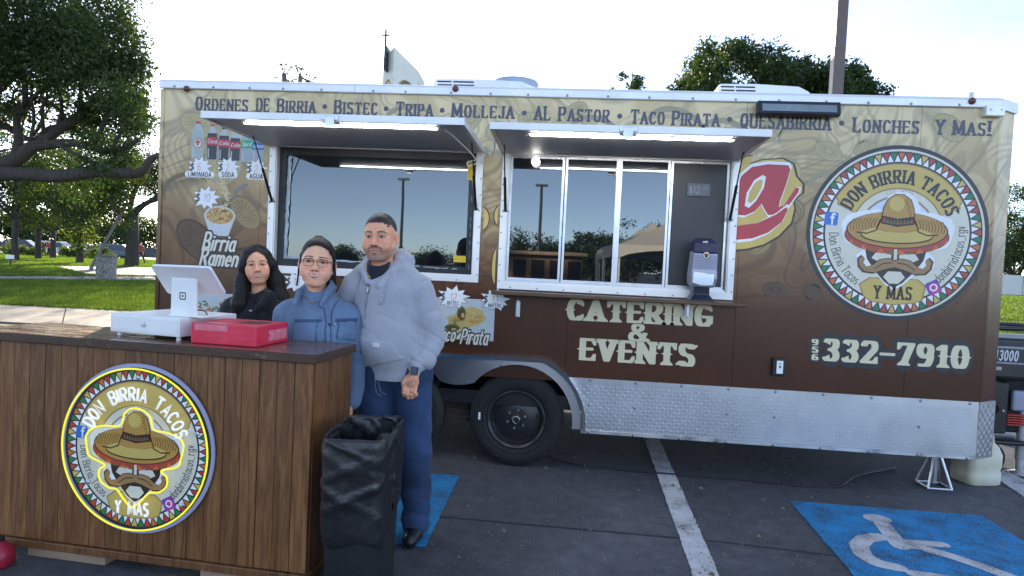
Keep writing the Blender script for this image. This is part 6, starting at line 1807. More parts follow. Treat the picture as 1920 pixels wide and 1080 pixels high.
patch(ho, [px2(703, 649, -1.5), px2(718, 650, -1.5), px2(718, 641, -1.5), px2(703, 640, -1.5)], .0105, .002, ink('patch_white', (.60, .60, .60)), 'cloth_label', hoodie, 4, 3)
ts = Vol((-1.16, -1.56, 1.22), (-.90, -1.26, 1.52), .006)
ts.cap((-1.04, -1.40, 1.34), (-1.042, -1.40, 1.492), .108, .066, .02)
ts.ell((-1.042, -1.42, 1.53), (.058, .075, .045), .006, -1)
cloth('tee_shirt', ts, fabric('navy_tee', (.010, .011, .020)), man)
MB().tube([(-1.10, -1.438, 1.49), (-1.088, -1.462, 1.455), (-1.062, -1.492, 1.425)], .004, 6).build('chain', M('gold_chain', (.5, .32, .08), .3, 1.0), man, True)
m_jean = fabric('dark_denim', (.020, .046, .115), 600, .6, 4, .85, .35, .05, .3)
je = Vol((-1.20, -1.58, .02), (-.64, -1.16, 1.06), .0075)
je.cap((-.845, -1.385, .93), (-1.01, -1.38, .93), .125, .125, .04, .95); je.cap((-.845, -1.39, 1.0), (-1.01, -1.385, 1.0), .11, .11, .03, .95)
je.chain([(-.838, -1.385, .86), (-.800, -1.40, .50), (-.785, -1.39, .26), (-.785, -1.385, .075)], [.112, .088, .080, .076], .03); je.chain([(-1.018, -1.38, .86), (-1.035, -1.38, .50), (-1.045, -1.37, .26), (-1.05, -1.365, .075)], [.112, .088, .080, .076], .03)
w2 = wrinkle(.0060, 13, 24, 2.1)
je.ripple(lambda X, Y, Z: w2(X, Y, Z)*(.45+.5*np.exp(-((Z-.14)/.10)**2))+groove(.0065, X, Y, Z, 9, 34, 10, .3)*(np.exp(-((Z-.14)/.12)**2)+.5*np.exp(-((Z-.50)/.08)**2)+.6*np.exp(-((Z-.82)/.07)**2)))
je.cut(lambda X, Y, Z: .045-Z+0*X+0*Y)
jeans = cloth('jeans', je, m_jean, man)
m_stch = M('pale_stitching', (.34, .35, .40), .8)
seam(je, [px2(709, 712, -1.5), px2(712, 735, -1.5), px2(722, 742, -1.5)], .0012, m_stch, 'stitching', jeans, .0008); seam(je, [px2(703, 712, -1.5), px2(704, 735, -1.5), px2(713, 745, -1.5)], .0012, m_stch, 'stitching', jeans, .0008)
seam(je, [px2(740, 710, -1.5), px2(752, 716, -1.5), px2(768, 718, -1.5)], .0012, m_stch, 'stitching', jeans, .0008)
m_shoe = M('black_shoe', (.008, .008, .010), .4, var=.2)
shoes(man, ((-.782, -1.345), (-1.05, -1.33)), m_shoe)
# watch and ring
wa = TR(tuple(wp+(.002, .006, .006)), ry=R(6))
wt = MB().lathe([(.0285, -.010), (.0300, -.009), (.0300, .009), (.0285, .010)], 26, wa @ Matrix.Diagonal(Vector((1.0, 1.0, 1.0, 1.0)))).build('watch', m_black, man, True)
wf = MB().box(-.019, .019, -.040, -.030, -.022, .022, wa); bevel(wf.build('watch_case', M('watch_case', (.014, .014, .016), .3), wt), .006, 3)
MB().box(-.015, .015, -.0412, -.0404, -.018, .018, wa).build('watch_glass', M('watch_glass', (.10, .13, .16), .08), wt)
MB().lathe([(.0125, -.003), (.0125, .003)], 14, TR(tuple(wp+np.array((-.008, -.020, -.108))))).build('ring', M('gold_chain', (.5, .32, .08), .3, 1.0), man)

# ---------------------------------------------------------------- the woman in the denim jacket
WX, WY = -1.348, -1.49
hv, hq, hc, HM = head((WX-.005, WY-.005, 1.492), 1.075, R(17), (R(-3), R(3)), 'f', SK_W, wide=1.13)
bd = Vol((WX-.35, WY-.22, .0), (WX+.35, WY+.25, 1.40), .013)
bd.cap((WX, WY+.03, .85), (WX, WY+.03, 1.12), .13, .12, .05, .75).cap((WX-.14, WY+.03, 1.22), (WX+.14, WY+.03, 1.22), .05, .05, .04)
for sx in (-1, 1):
    bd.chain([(WX+sx*.09, WY+.04, .80), (WX+sx*.09, WY+.05, .45), (WX+sx*.09, WY+.05, .08)], [.08, .06, .04], .03)
    bd.chain([(WX+sx*.16, WY+.03, 1.20), (WX+sx*.21, WY+.05, .95), (WX+sx*.20, WY-.01, .74)], [.045, .04, .03], .03)
    hx0 = np.array((WX+sx*.20, WY-.012, .72)); bd.ell(hx0-(0, 0, .03), (.022, .036, .04), .02)
    for i in range(4): bd.cap(hx0+np.array((0, -.028+.018*i, -.06)), hx0+np.array((-sx*.01, -.030+.019*i, -.115)), .0105, .009, .004)
    bd.cap(hx0+np.array((0, -.03, -.02)), hx0+np.array((-sx*.008, -.05, -.07)), .012, .010, .006)
bv, bq = bd.mesh(); V, Q, C = join([(hv, hq, hc), (bv, bq, SK_W)])
woman = fast_mesh('person', V, Q, m_skin, None, True, C)
tag(woman, 'woman with glasses and blue denim jacket behind the counter', 'person')
hr = Vol((-.14, -.13, -.22), (.14, .16, .16), .0032)
hr.ell((0, .022, .034), (.0835, .104, .0985), .004).ell((0, -.032, .038), (.0665, .0610, .0750), .02)
hr.cut(lambda X, Y, Z: np.where(Y < -.030, np.interp(np.abs(X), [0, .020, .050, .066, .080], [.083, .080, .066, .040, .0]), np.interp(Y, [-.03, -.015, .01, .05, .12], [.0, -.012, -.030, -.07, -.09])+0*X)-Z+.0022*np.sin(X*390)+.0016*np.sin(X*830+Y*500))
hr.chain([(.008, -.098, .080), (.008, -.085, .112), (.006, -.03, .140), (.004, .03, .142)], [.0055, .0055, .005, .003], .006, 1, -1)
hr.ell((-.01, .10, -.02), (.050, .040, .070), .03); hr.cap((.055, .065, .0), (.085, .055, -.135), .030, .020, .03)
hr.cap((-.078, -.010, .035), (-.086, -.012, -.12), .0075, .004, .01); hr.cap((.079, -.005, .035), (.090, .0, -.07), .008, .005, .01)
hr.ell((-.005, .025, .130), (.022, .03, .010), .012)
hr.ripple(lambda X, Y, Z: .0007*np.sin(np.arctan2(X, Y+.12)*120)+.0006*np.sin(X*560+Z*60))
hair_obj('hair', hr, HM, m_hair, woman)
# glasses
Hm = HM; m_gl = M('tortoise_rim', (.035, .018, .014), .3)
gl = empty('glasses', parent=woman)
for sx in (-1, 1):
    rim = []
    for t in range(0, 361, 18):
        c_, s_ = math.cos(R(t)), math.sin(R(t))
        rim.append(Hm @ Vector((sx*.0325+.0245*math.copysign(abs(c_)**.7, c_), -.1090+.0085*(abs(sx*.0325+.0245*c_)/.05)**2, -.002+(.0165 if s_ > 0 else .019)*math.copysign(abs(s_)**.75, s_))))
    MB().tube(rim, .0011, 6, False).build('rim', M('gold_rim', (.22, .13, .06), .3, .7), gl, True)
    MB().tube([rim[i] for i in range(0, 11)], .0023, 6).build('brow_bar', m_gl, gl, True)
    MB().tube([Hm @ Vector(q) for q in ((sx*.057, -.100, .006), (sx*.070, -.078, .006), (sx*.080, -.02, .004), (sx*.081, .012, .0))], .0018, 6).build('temple', m_gl, gl, True)
MB().tube([Hm @ Vector(q) for q in ((-.009, -.1105, .004), (0, -.1135, .006), (.009, -.1105, .004))], .0015, 6).build('bridge', m_gl, gl, True)
m_gold = M('gold_chain', (.5, .32, .08), .3, 1.0)
for sx in (-1, 1): MB().lathe([(0, .0), (.007, .003), (.0085, .010), (.007, .018), (0, .022)], 10, Hm @ TR((sx*.084, .004, -.052))).build('earring', M('pearl', (.6, .55, .48), .2), woman, True)
m_den = fabric('blue_denim', (.125, .19, .29), 520, .26, 6, .88, .4, .1, .20); m_den2 = fabric('dark_denim_seam', (.045, .080, .160), 520, .2, 6, .88, .4, .1, .2)
jk = Vol((WX-.36, WY-.20, .70), (WX+.36, WY+.24, 1.42), .0065)
jk.cap((WX, WY+.02, .86), (WX, WY+.02, 1.12), .205, .185, .05, .72); jk.cap((WX-.15, WY+.03, 1.225), (WX+.15, WY+.03, 1.225), .068, .068, .05); jk.ell((WX, WY-.01, 1.10), (.17, .135, .11), .05)
jk.cap((WX, WY+.02, 1.22), (WX, WY+.03, 1.345), .135, .085, .04)
for sx in (-1, 1): jk.chain([(WX, WY+.10, 1.355), (WX+sx*.078, WY+.035, 1.362), (WX+sx*.078, WY-.055, 1.335), (WX+sx*.068, WY-.130, 1.272)], [.014, .016, .017, .010], .008)
for sx in (-1, 1): jk.chain([(WX+sx*.175, WY+.03, 1.20), (WX+sx*.225, WY+.045, 1.0), (WX+sx*.21, WY+.01, .76)], [.076, .068, .052], .014)
jk.ell((WX+.002, WY-.005, 1.40), (.060, .072, .085), .010, -1); jk.cap((WX+.004, WY-.115, 1.375), (WX+.022, WY-.15, 1.245), .048, .004, .008, 1, -1)
w3 = wrinkle(.0040, 13, 12, 4.0); jk.ripple(lambda X, Y, Z: (w3(X, Y, Z)*.7+groove(.0055, X, Y, Z, 12+4*np.sin(Z*9), 17, 5, 1.2)*np.sin(X*8+Z*7)**2)*np.clip((1.28-Z)/.08, .1, 1))
jacket = cloth('jacket', jk, m_den, woman)
def wp2(px, py): return px2(px, py, WY-.12)
for q in (((551, 604), (600, 604), (600, 599), (550, 598)), ((623, 605), (658, 606), (658, 599), (623, 599))):
    patch(jk, [wp2(*p) for p in q], .006, .004, m_den2, 'yoke_seam', jacket, 14, 4)
for q in (((551, 640), (594, 640), (597, 604), (550, 603)), ((628, 640), (656, 640), (657, 605), (627, 604))):
    patch(jk, [wp2(*p) for p in q], .005, .004, m_den, 'chest_pocket', jacket, 12, 12)
for q in (((597, 560), (606, 590), (612, 642)), ((621, 560), (616, 590), (620, 642)), ((594, 604), (596, 640)), ((551, 604), (551, 640)), ((628, 605), (628, 640))):
    seam(jk, [wp2(*p) for p in q], .0022, m_den2, 'stitching', jacket, .004)
for q in ((614, 609), (621, 610)):
    x, z = wp2(*q); y = jk.front(x, z) or WY-.13; MB().lathe([(.0085, 0), (.0085, .004), (0, .006)], 12, TR((x, y-.004, z), rx=R(90))).build('button', m_screw if q[0] > 616 else m_den2, jacket)
tw = Vol((WX-.14, WY-.16, 1.05), (WX+.14, WY+.15, 1.36), .007); tw.cap((WX+.005, WY+.0, 1.14), (WX+.005, WY+.005, 1.285), .105, .075, .02)
tw.ell((WX+.003, WY-.04, 1.345), (.055, .065, .065), .006, -1)
cloth('top', tw, fabric('black_top', (.008, .008, .009)), woman)
ch = [Hm @ Vector(q) for q in ((.047, -.005, -.150), (.040, -.042, -.170), (.018, -.070, -.192), (.0, -.074, -.198), (-.02, -.068, -.190), (-.042, -.035, -.165))]
MB().tube(smooth_path(ch, 5), .0018, 6).build('necklace', m_gold, woman, True)
jw = Vol((WX-.25, WY-.15, .03), (WX+.25, WY+.25, .92), .010)
jw.cap((WX-.06, WY+.035, .82), (WX+.06, WY+.035, .82), .135, .135, .03, .9)
for sx in (-1, 1): jw.chain([(WX+sx*.09, WY+.04, .78), (WX+sx*.09, WY+.05, .45), (WX+sx*.09, WY+.05, .07)], [.10, .075, .06], .03)
cloth('trousers', jw, m_jean, woman); shoes(woman, ((WX-.09, WY+.05), (WX+.09, WY+.05)), m_shoe)

# ---------------------------------------------------------------- the young woman in black
GX, GY = -2.030, -.80
hv, hq, hc, HM = head((GX+.005, GY-.01, 1.452), 1.03, R(24), (R(-2), R(-5)), 'f', SK_G, wide=1.07)
bd = Vol((GX-.35, GY-.22, .0), (GX+.35, GY+.25, 1.36), .013)
bd.cap((GX, GY+.03, .82), (GX, GY+.03, 1.10), .10, .10, .05, .75).cap((GX-.13, GY+.03, 1.20), (GX+.13, GY+.03, 1.20), .045, .045, .04)
for sx in (-1, 1):
    bd.chain([(GX+sx*.08, GY+.04, .80), (GX+sx*.08, GY+.05, .45), (GX+sx*.08, GY+.05, .08)], [.07, .05, .035], .03)
    bd.chain([(GX+sx*.15, GY+.03, 1.18), (GX+sx*.20, GY+.05, .95), (GX+sx*.19, GY-.01, .74)], [.04, .035, .026], .03)
    hx0 = np.array((GX+sx*.19, GY-.012, .72)); bd.ell(hx0-(0, 0, .03), (.020, .033, .038), .02)
    for i in range(4): bd.cap(hx0+np.array((0, -.026+.017*i, -.06)), hx0+np.array((-sx*.01, -.028+.018*i, -.110)), .010, .0085, .004)
    bd.cap(hx0+np.array((0, -.03, -.02)), hx0+np.array((-sx*.008, -.05, -.07)), .011, .009, .006)
bv, bq = bd.mesh(); V, Q, C = join([(hv, hq, hc), (bv, bq, SK_G)])
girl = fast_mesh('person', V, Q, m_skin, None, True, C)
tag(girl, 'young woman with long black hair in a black hoodie beside the terminal', 'person')
hr = Vol((-.20, -.13, -.40), (.20, .17, .15), .0038)
hr.ell((0, .022, .032), (.086, .106, .100), .004).ell((0, -.032, .038), (.0680, .0620, .0760), .02)
hr.cut(lambda X, Y, Z: np.where(Y < -.022, np.interp(np.abs(X), [0, .012, .046, .066, .079], [.086, .082, .060, .020, -.06]), -.2+0*X)-Z+.0020*np.sin(X*410)+.0014*np.sin(X*870+Y*500))
hr.chain([(.004, -.098, .082), (.004, -.085, .112), (.003, -.03, .138), (.002, .03, .140)], [.0055, .0055, .005, .003], .006, 1, -1)
hr.chain([(-.060, -.035, .070), (-.082, -.020, .0), (-.098, .0, -.10), (-.120, -.03, -.24), (-.125, -.045, -.34)], [.022, .026, .040, .046, .022], .03)
hr.chain([(.060, -.035, .070), (.084, -.018, .0), (.106, .010, -.10), (.128, .0, -.22), (.120, -.03, -.33)], [.022, .028, .044, .048, .022], .03)
hr.chain([(0, .08, .0), (0, .10, -.15), (0, .10, -.32)], [.08, .085, .05], .04)
hr.ripple(lambda X, Y, Z: .0009*np.sin(np.arctan2(X, Y+.10)*90+Z*14)+.0007*np.sin(X*520+Z*35))
hair_obj('hair', hr, HM, m_hair, girl)
MB().lathe([(0, 0), (.007, .003), (.0085, .009), (.006, .015), (0, .017)], 10, HM @ TR((.080, -.012, -.048))).build('earring', M('pearl', (.6, .55, .48), .2), girl, True)
m_blk = fabric('black_fleece', (.0075, .0080, .0115), 420, .2, 6, .95, .4, .15)
gh = Vol((GX-.36, GY-.20, .68), (GX+.36, GY+.24, 1.40), .008)
gh.cap((GX, GY+.02, .82), (GX, GY+.02, 1.10), .18, .17, .05, .75); gh.cap((GX-.15, GY+.03, 1.17), (GX+.15, GY+.03, 1.17), .075, .075, .06); gh.ell((GX, GY, 1.08), (.16, .13, .10), .05)
for sx in (-1, 1): gh.chain([(GX+sx*.175, GY+.03, 1.15), (GX+sx*.235, GY+.045, .98), (GX+sx*.20, GY+.0, .76)], [.078, .070, .050], .03)
gh.chain([(GX-.07, GY-.10, 1.185), (GX-.10, GY-.02, 1.25), (GX, GY+.08, 1.28), (GX+.10, GY-.02, 1.25), (GX+.07, GY-.10, 1.185)], [.025, .038, .045, .038, .025], .03)
gh.cap((GX, GY+.01, 1.14), (GX, GY+.01, 1.265), .12, .07, .04)
gh.ell((GX+.004, GY-.02, 1.335), (.054, .070, .075), .010, -1); gh.cap((GX+.004, GY-.10, 1.31), (GX+.01, GY-.13, 1.22), .035, .004, .008, 1, -1)
w4 = wrinkle(.0030, 14, 13, 1.0); gh.ripple(lambda X, Y, Z: w4(X, Y, Z)+groove(.009, X, Y, Z, 13, 17, 5, .4)*np.sin(X*9+Z*6)**2)
gho = cloth('hoodie', gh, m_blk, girl)
for a in (((477, 555), (478, 580), (480, 610)), ((496, 553), (499, 580), (500, 605))): seam(gh, [px2(*q, GY-.12) for q in a], .0045, m_blk, 'drawstring', gho, .003)
patch(gh, [px2(466, 584, GY-.12), px2(471, 585, GY-.12), px2(471, 581, GY-.12), px2(466, 581, GY-.12)], .004, .002, ink('patch_lilac', (.35, .33, .5)), 'logo_tab', gho, 3, 2)
jw = Vol((GX-.25, GY-.15, .03), (GX+.25, GY+.25, .90), .011)
jw.cap((GX-.05, GY+.035, .80), (GX+.05, GY+.035, .80), .12, .12, .03, .9)
for sx in (-1, 1): jw.chain([(GX+sx*.08, GY+.04, .78), (GX+sx*.08, GY+.05, .45), (GX+sx*.08, GY+.05, .07)], [.085, .065, .05], .03)
cloth('trousers', jw, m_blk, girl); shoes(girl, ((GX-.08, GY+.05), (GX+.08, GY+.05)), m_shoe)
# ------------------------------------------------------------------ trees
def leafmat(name, cols, trans=.35):
    m, nt, b = newmat(name)
    geo = nt.nodes.new('ShaderNodeNewGeometry')
    c = ramp(nt, geo.outputs['Random Per Island'], [(0, cols[0]), (.5, cols[1]), (1, cols[2])])
    c = mixrgb(nt, 1.0, c, ramp(nt, noise(nt, coords(nt), .9, 3), [(.3, .75), (.7, 1.25)]), 'MULTIPLY')
    nt.links.new(c, b.inputs['Base Color']); b.inputs['Roughness'].default_value = .55; b.inputs['Specular IOR Level'].default_value = .3
    tr = nt.nodes.new('ShaderNodeBsdfTranslucent'); c2 = mixrgb(nt, 1.0, c, (1.35, 1.45, .55), 'MULTIPLY'); nt.links.new(c2, tr.inputs['Color'])
    ms = nt.nodes.new('ShaderNodeMixShader'); ms.inputs[0].default_value = trans
    out = [n for n in nt.nodes if n.type == 'OUTPUT_MATERIAL'][0]
    nt.links.new(b.outputs[0], ms.inputs[1]); nt.links.new(tr.outputs[0], ms.inputs[2]); nt.links.new(ms.outputs[0], out.inputs['Surface'])
    return m
m_oak = leafmat('oak_leaves', ((.020, .040, .012), (.036, .062, .018), (.060, .085, .026)))
m_lit = leafmat('young_leaves', ((.045, .070, .014), (.075, .105, .022), (.11, .13, .035)), .45)
m_far = leafmat('far_leaves', ((.030, .052, .016), (.045, .072, .022), (.065, .092, .030)), .35)
m_bark = M('oak_bark', (.055, .045, .036), .9, var=.45, vs=5, stretch=(3, 3, .6), bmp=.9, bs=14)
m_bark2 = M('pale_bark', (.16, .14, .12), .9, var=.3, vs=5, stretch=(3, 3, .6), bmp=.6, bs=14)
def leaves(name, centers, radii, n, size, mat, parent, rs, flat=.75, hollow=.35):
    """small pointed leaf pairs scattered through lumpy clumps"""
    centers = np.array(centers, float); radii = np.array(radii, float)
    wgt = radii**2; wgt /= wgt.sum(); ci = rs.choice(len(centers), n, p=wgt)
    d = rs.normal(size=(n, 3)); d /= np.linalg.norm(d, axis=1)[:, None]
    rr_ = radii[ci]*(hollow+(1-hollow)*rs.random(n)**.6)*(1+.18*rs.normal(size=n))
    P_ = centers[ci]+d*rr_[:, None]*np.array((1, 1, flat))
    a = rs.normal(size=(n, 3)); a /= np.linalg.norm(a, axis=1)[:, None]
    b_ = np.cross(a, rs.normal(size=(n, 3))); b_ /= np.linalg.norm(b_, axis=1)[:, None]
    L_ = (size*rs.uniform(.6, 1.4, n))[:, None]
    V = np.stack([P_-a*L_*.5, P_+b_*L_*.22, P_+a*L_*.5, P_-b_*L_*.22], 1).reshape(-1, 3)
    Q = np.arange(4*n).reshape(n, 4)
    return fast_mesh(name, V, Q, mat, parent)
def branch(mb, rs, p0, d, ln, r0, depth, tips, sag=.0):
    pts = [np.array(p0, float)]; d = np.array(d, float); d /= np.linalg.norm(d); n = 5
    for i in range(n):
        d = d+rs.normal(size=3)*.16; d[2] += sag; d /= np.linalg.norm(d); pts.append(pts[-1]+d*ln/n)
    r1 = r0*.55
    mb.tube([tuple(p) for p in pts], [r0+(r1-r0)*i/n for i in range(n+1)], 8 if depth > 1 else 5, False)
    if depth <= 0: tips.append(pts[-1]); tips.append(pts[3]); return
    for k in range(3 if depth > 1 else 2):
        dd = d+rs.normal(size=3)*.62; dd[2] += .12
        branch(mb, rs, pts[-1 if k else 3], dd, ln*rs.uniform(.6, .8), r1*.85, depth-1, tips)
def tree(name, label, base, h, crown_r, trunk_r, n, size, mat, bark, seed, group=None, lean=(0, 0), forks=4, crown_z=.62, squash=.75, fork_h=.28, blen=.30):
    rs = np.random.default_rng(seed)
    root = empty(name, base); tag(root, label, 'tree', group)
    mb = MB(); tips = []
    fz = h*fork_h; top = np.array((lean[0]*fz, lean[1]*fz, fz))
    pts = [np.array((0, 0, -.2)), np.array((0, 0, .15)), top*.4+rs.normal(size=3)*.03*h*.2, top]
    mb.tube([tuple(p) for p in pts], [trunk_r*1.5, trunk_r*1.15, trunk_r, trunk_r*.85], 12)
    for k in range(forks):
        a = 2*math.pi*k/forks+rs.uniform(-.4, .4)
        branch(mb, rs, top-(0, 0, fz*.06*k), (math.cos(a)*.9, math.sin(a)*.9, rs.uniform(.55, 1.1)), h*blen, trunk_r*.55, 2, tips)
    mb.build('trunk', bark, root, True)
    cs, rd = [], []
    for t in tips:
        c = np.array(t); c[:2] *= min(1.0, crown_r/(np.linalg.norm(c[:2])+1e-6)*1.0) if np.linalg.norm(c[:2]) > crown_r else 1.0
        cs.append(c); rd.append(crown_r*rs.uniform(.16, .30))
    for i in range(26):
        v = rs.normal(size=3); v /= np.linalg.norm(v); q = np.array((0, 0, h*crown_z))+v*np.array((crown_r, crown_r, h*(1-crown_z)*1.0*squash+.2))*rs.uniform(.55, .98)
        cs.append(q); rd.append(crown_r*rs.uniform(.18, .34))
    leaves('crown', cs, rd, n, size, mat, root, rs)
    return root

# the big live oak whose limbs reach in from the left; its trunk stands out of frame
OB = np.array((-16.6, 9.5, lawn_z(-16.6, 9.5)))
oak = empty('live_oak', OB); tag(oak, 'huge dark live oak whose limbs reach in from the left', 'tree')
rs = np.random.default_rng(21)
mb = MB(); tips = []
def lp(px, py, Y): return atY(px, py, Y)-OB
mb.tube([(0, 0, -.3), (0, 0, .3), (.15, 0, 1.2), (.35, .05, 2.2)], [.75, .58, .48, .44], 14)
# limbs traced from the picture, each at its own depth
limbs = [([(.35, .05, 2.0)]+[lp(*q) for q in ((-60, 335, 9.3), (20, 326, 9.0), (110, 330, 8.7), (185, 322, 8.4), (245, 326, 8.2), (268, 320, 8.0), (282, 300, 7.9), (300, 290, 7.8))], [.30, .20, .165, .145, .125, .105, .09, .075, .05]),
         ([(.3, .05, 2.1)]+[lp(*q) for q in ((-40, 322, 9.4), (28, 300, 9.2), (60, 276, 9.2), (105, 245, 9.4), (150, 215, 9.6), (190, 170, 9.8))], [.32, .20, .17, .15, .13, .10, .06]),
         ([lp(60, 276, 9.2)]+[lp(*q) for q in ((140, 268, 9.0), (210, 285, 8.9), (260, 262, 8.7))], [.12, .09, .07, .04]),
         ([(.3, 0, 2.1)]+[lp(*q) for q in ((-60, 250, 9.8), (0, 235, 10.0), (40, 255, 10.2), (62, 265, 10.2))], [.25, .12, .09, .07, .05]),
         ([lp(28, 300, 9.2)]+[lp(*q) for q in ((35, 260, 9.4), (32, 225, 9.6), (48, 190, 9.8), (40, 120, 10.)) ], [.12, .10, .08, .07, .04]),
         ([(.3, 0, 2.2), (.6, .6, 3.6), (1.5, 1.2, 5.2), (3.0, 1.6, 6.8)], [.36, .3, .22, .12]), ([(.2, 0, 2.2), (-.8, .2, 3.8), (-2.4, .4, 5.4)], [.34, .25, .12]), ([(.2, 0, 2.2), (.3, -1.5, 3.6), (1.2, -3.0, 4.8)], [.3, .2, .1])]
for pts, rad in limbs:
    sp_ = smooth_path(pts, 4); rr_ = np.interp(np.linspace(0, 1, len(sp_)), np.linspace(0, 1, len(rad)), rad)
    mb.tube([tuple(p) for p in sp_], list(rr_), 10)
    for p in sp_[len(sp_)//2::2]:
        w3_ = np.array(p)+OB-CAM
        if 960+FPX*(w3_ @ _RR)/(w3_ @ _F) > 225: continue
        branch(mb, rs, p, (rs.normal()*.6, rs.normal()*.6, .8), 1.5, .05, 1, tips)
mb.build('trunk', m_bark, oak, True)
cs, rd = [], []
def clump(px, py, Y, r_): cs.append(lp(px, py, Y)); rd.append(r_)
# crown volume: everything above the limbs, edge as in the picture
edge = [(290, -60), (270, 20), (285, 70), (300, 95), (272, 120), (300, 160), (285, 200), (300, 250), (285, 300), (250, 250), (200, 330)]
for (ex, ey) in edge:
    for k in range(3): clump(ex-52+rs.normal()*8, ey+rs.normal()*22, rs.uniform(8.2, 11.5), rs.uniform(.35, .60))
for i in range(120):
    px = rs.uniform(-260, 232); py = rs.uniform(-260, 120 if px < 90 else (165 if px < 180 else 215))
    if px > 215 and py < -10: continue
    clump(px, py, rs.uniform(6.8, 13.5), rs.uniform(.55, 1.05))
for i in range(22): clump(rs.uniform(120, 285), rs.uniform(190, 265), rs.uniform(7.5, 11), rs.uniform(.22, .42))
for i in range(10): clump(rs.uniform(150, 285), rs.uniform(260, 320), rs.uniform(7.5, 9.5), rs.uniform(.14, .25))
for i in range(4): clump(rs.uniform(-30, 40), rs.uniform(205, 225), rs.uniform(8.5, 10), .2)
for t in tips:
    w3_ = np.array(t)+OB-CAM
    if t[2] > 4.2 and 960+FPX*(w3_ @ _RR)/(w3_ @ _F) < 265: cs.append(np.array(t)); rd.append(.35)
leaves('crown', cs, rd, 200000, .085, m_oak, oak, rs, .8, .15)
# rest of the crown on the side away from the camera's view
cs2 = [np.array((-4.0+np.clip(rs.normal(), -1.6, 1.6)*2.2, 1.5+np.clip(rs.normal(), -1.6, 1.6)*2.6, 6.0+np.clip(rs.normal(), -1.6, 1.6)*1.3)) for i in range(40)]; leaves('crown', cs2, [1.2]*40, 26000, .13, m_oak, oak, rs)

# middle-distance and far trees on the lawn
def stand(px, py, z): q = atZ(px, py, z); return (float(q[0]), float(q[1]), lawn_z(float(q[0]), float(q[1])))
tree('oak_tree', 'oak with a thick trunk beside the stone bin', stand(247, 500, .25), 11.0, 6.0, .40, 34000, .17, m_oak, m_bark, 3, fork_h=.34, forks=5, crown_z=.72, squash=.62, blen=.26)
grp = 'park trees in front of the parked cars'
specs = [(30, 466, 9.0, 3.6, 'leftmost park tree with a dark trunk', m_oak), (72, 469, 7.5, 3.2, 'park tree second from the left with a dark forked trunk', m_lit), (100, 470, 7.0, 3.0, 'park tree with three spread limbs next to the white car', m_oak),
         (150, 468, 8.0, 4.0, 'yellowish park tree left of the stone bin', m_lit)]
for i, (px, py, h_, cr_, lb, mt) in enumerate(specs):
    dpt = 46+6*(i % 3); q = CAM+ray(px, py)*dpt; bz = lawn_z(q[0], q[1])
    tree('park_tree', lb, (float(q[0]), float(q[1]), bz), h_+1.0, cr_, .21, 9500, .22, mt, m_bark, 40+i, grp, fork_h=.34, crown_z=.76, squash=.62, blen=.22)
q = CAM+ray(172, 480)*36; tree('leaning_tree', 'thin pale leaning tree behind the stone bin', (float(q[0]), float(q[1]), lawn_z(q[0], q[1])), 7.0, 2.9, .085, 8000, .18, m_lit, m_bark2, 77, lean=(.45, .1), forks=3, fork_h=.46, crown_z=.72, blen=.2)
# line of trees closing the view behind the cars
rs = np.random.default_rng(5)
far_lb = ['far green tree behind the parked cars, at the left edge', 'far tree behind the parked cars, above the white hatchback', 'far tree behind the parked cars, above the silver saloon', 'far tree behind the parked cars, left of the stone bin', 'far tree behind the parked cars, right of the stone bin', 'far tree partly hidden by the trailer end']
for i, px in enumerate((-20, 45, 105, 160, 215, 285)):
    dpt = 150+10*(i % 2); q = CAM+ray(px, 455)*dpt
    tree('far_tree', far_lb[i], (float(q[0]), float(q[1]), lawn_z(q[0], q[1])-.5), 12+rs.uniform(-2, 2), 8.5, .4, 9000, .55, (m_far, m_lit)[i % 2], m_bark, 90+i, 'far trees behind the parked cars', fork_h=.16, crown_z=.5, squash=.9)
# behind the trailer on the right
rs = np.random.default_rng(33); RB = np.array((8.2, 25.0, lawn_z(8.2, 25.0)))
rt_ = empty('roadside_tree', RB); tag(rt_, 'broad green tree rising above the trailer roof beside the lamp post', 'tree')
mb = MB(); tips = []; mb.tube([(0, 0, -.2), (0, 0, .3), (.1, 0, 3.0), (0, 0, 6.0)], [.6, .42, .36, .30], 12)
for k in range(7):
    a_ = 2*math.pi*k/7; branch(mb, rs, (0, 0, 5.2+.12*k), (math.cos(a_)*1.1, math.sin(a_)*.7, 1.2), 2.6, .16, 2, tips)
mb.build('trunk', m_bark, rt_, True)
cs, rd = [], []
for px, py, r_ in ((1275, 168, .5), (1290, 148, .6), (1312, 122, .65), (1340, 98, .65), (1368, 84, .65), (1398, 92, .7), (1428, 110, .75), (1458, 124, .7), (1488, 128, .65), (1520, 120, .6), (1545, 132, .6), (1595, 128, .6), (1618, 145, .55), (1600, 168, .6)):
    for q_ in range(3): cs.append(atY(px+rs.normal()*8, py+rs.normal()*6+10*q_, 25+rs.uniform(-2.4, 2.4))-RB); rd.append(r_*rs.uniform(.75, 1.1))
for i in range(60):
    px = rs.uniform(1290, 1620); tp = np.interp(px, [1275, 1340, 1370, 1430, 1490, 1545, 1620], [165, 110, 98, 122, 142, 142, 160]); cs.append(atY(px, rs.uniform(tp+8, 225), 25+rs.uniform(-2.6, 2.6))-RB); rd.append(rs.uniform(.6, 1.0))
for t in tips:
    if t[2] < 10.0: cs.append(np.array(t)); rd.append(.6)
leaves('crown', cs, rd, 62000, .19, m_oak, rt_, rs, .85, .2)
tree('roadside_tree', 'low treetop right of the lamp post', (12.9, 26.0, lawn_z(12.9, 26)), 10.1, 1.5, .25, 7000, .20, m_oak, m_bark, 19, crown_z=.86, squash=.6, fork_h=.6, blen=.06)
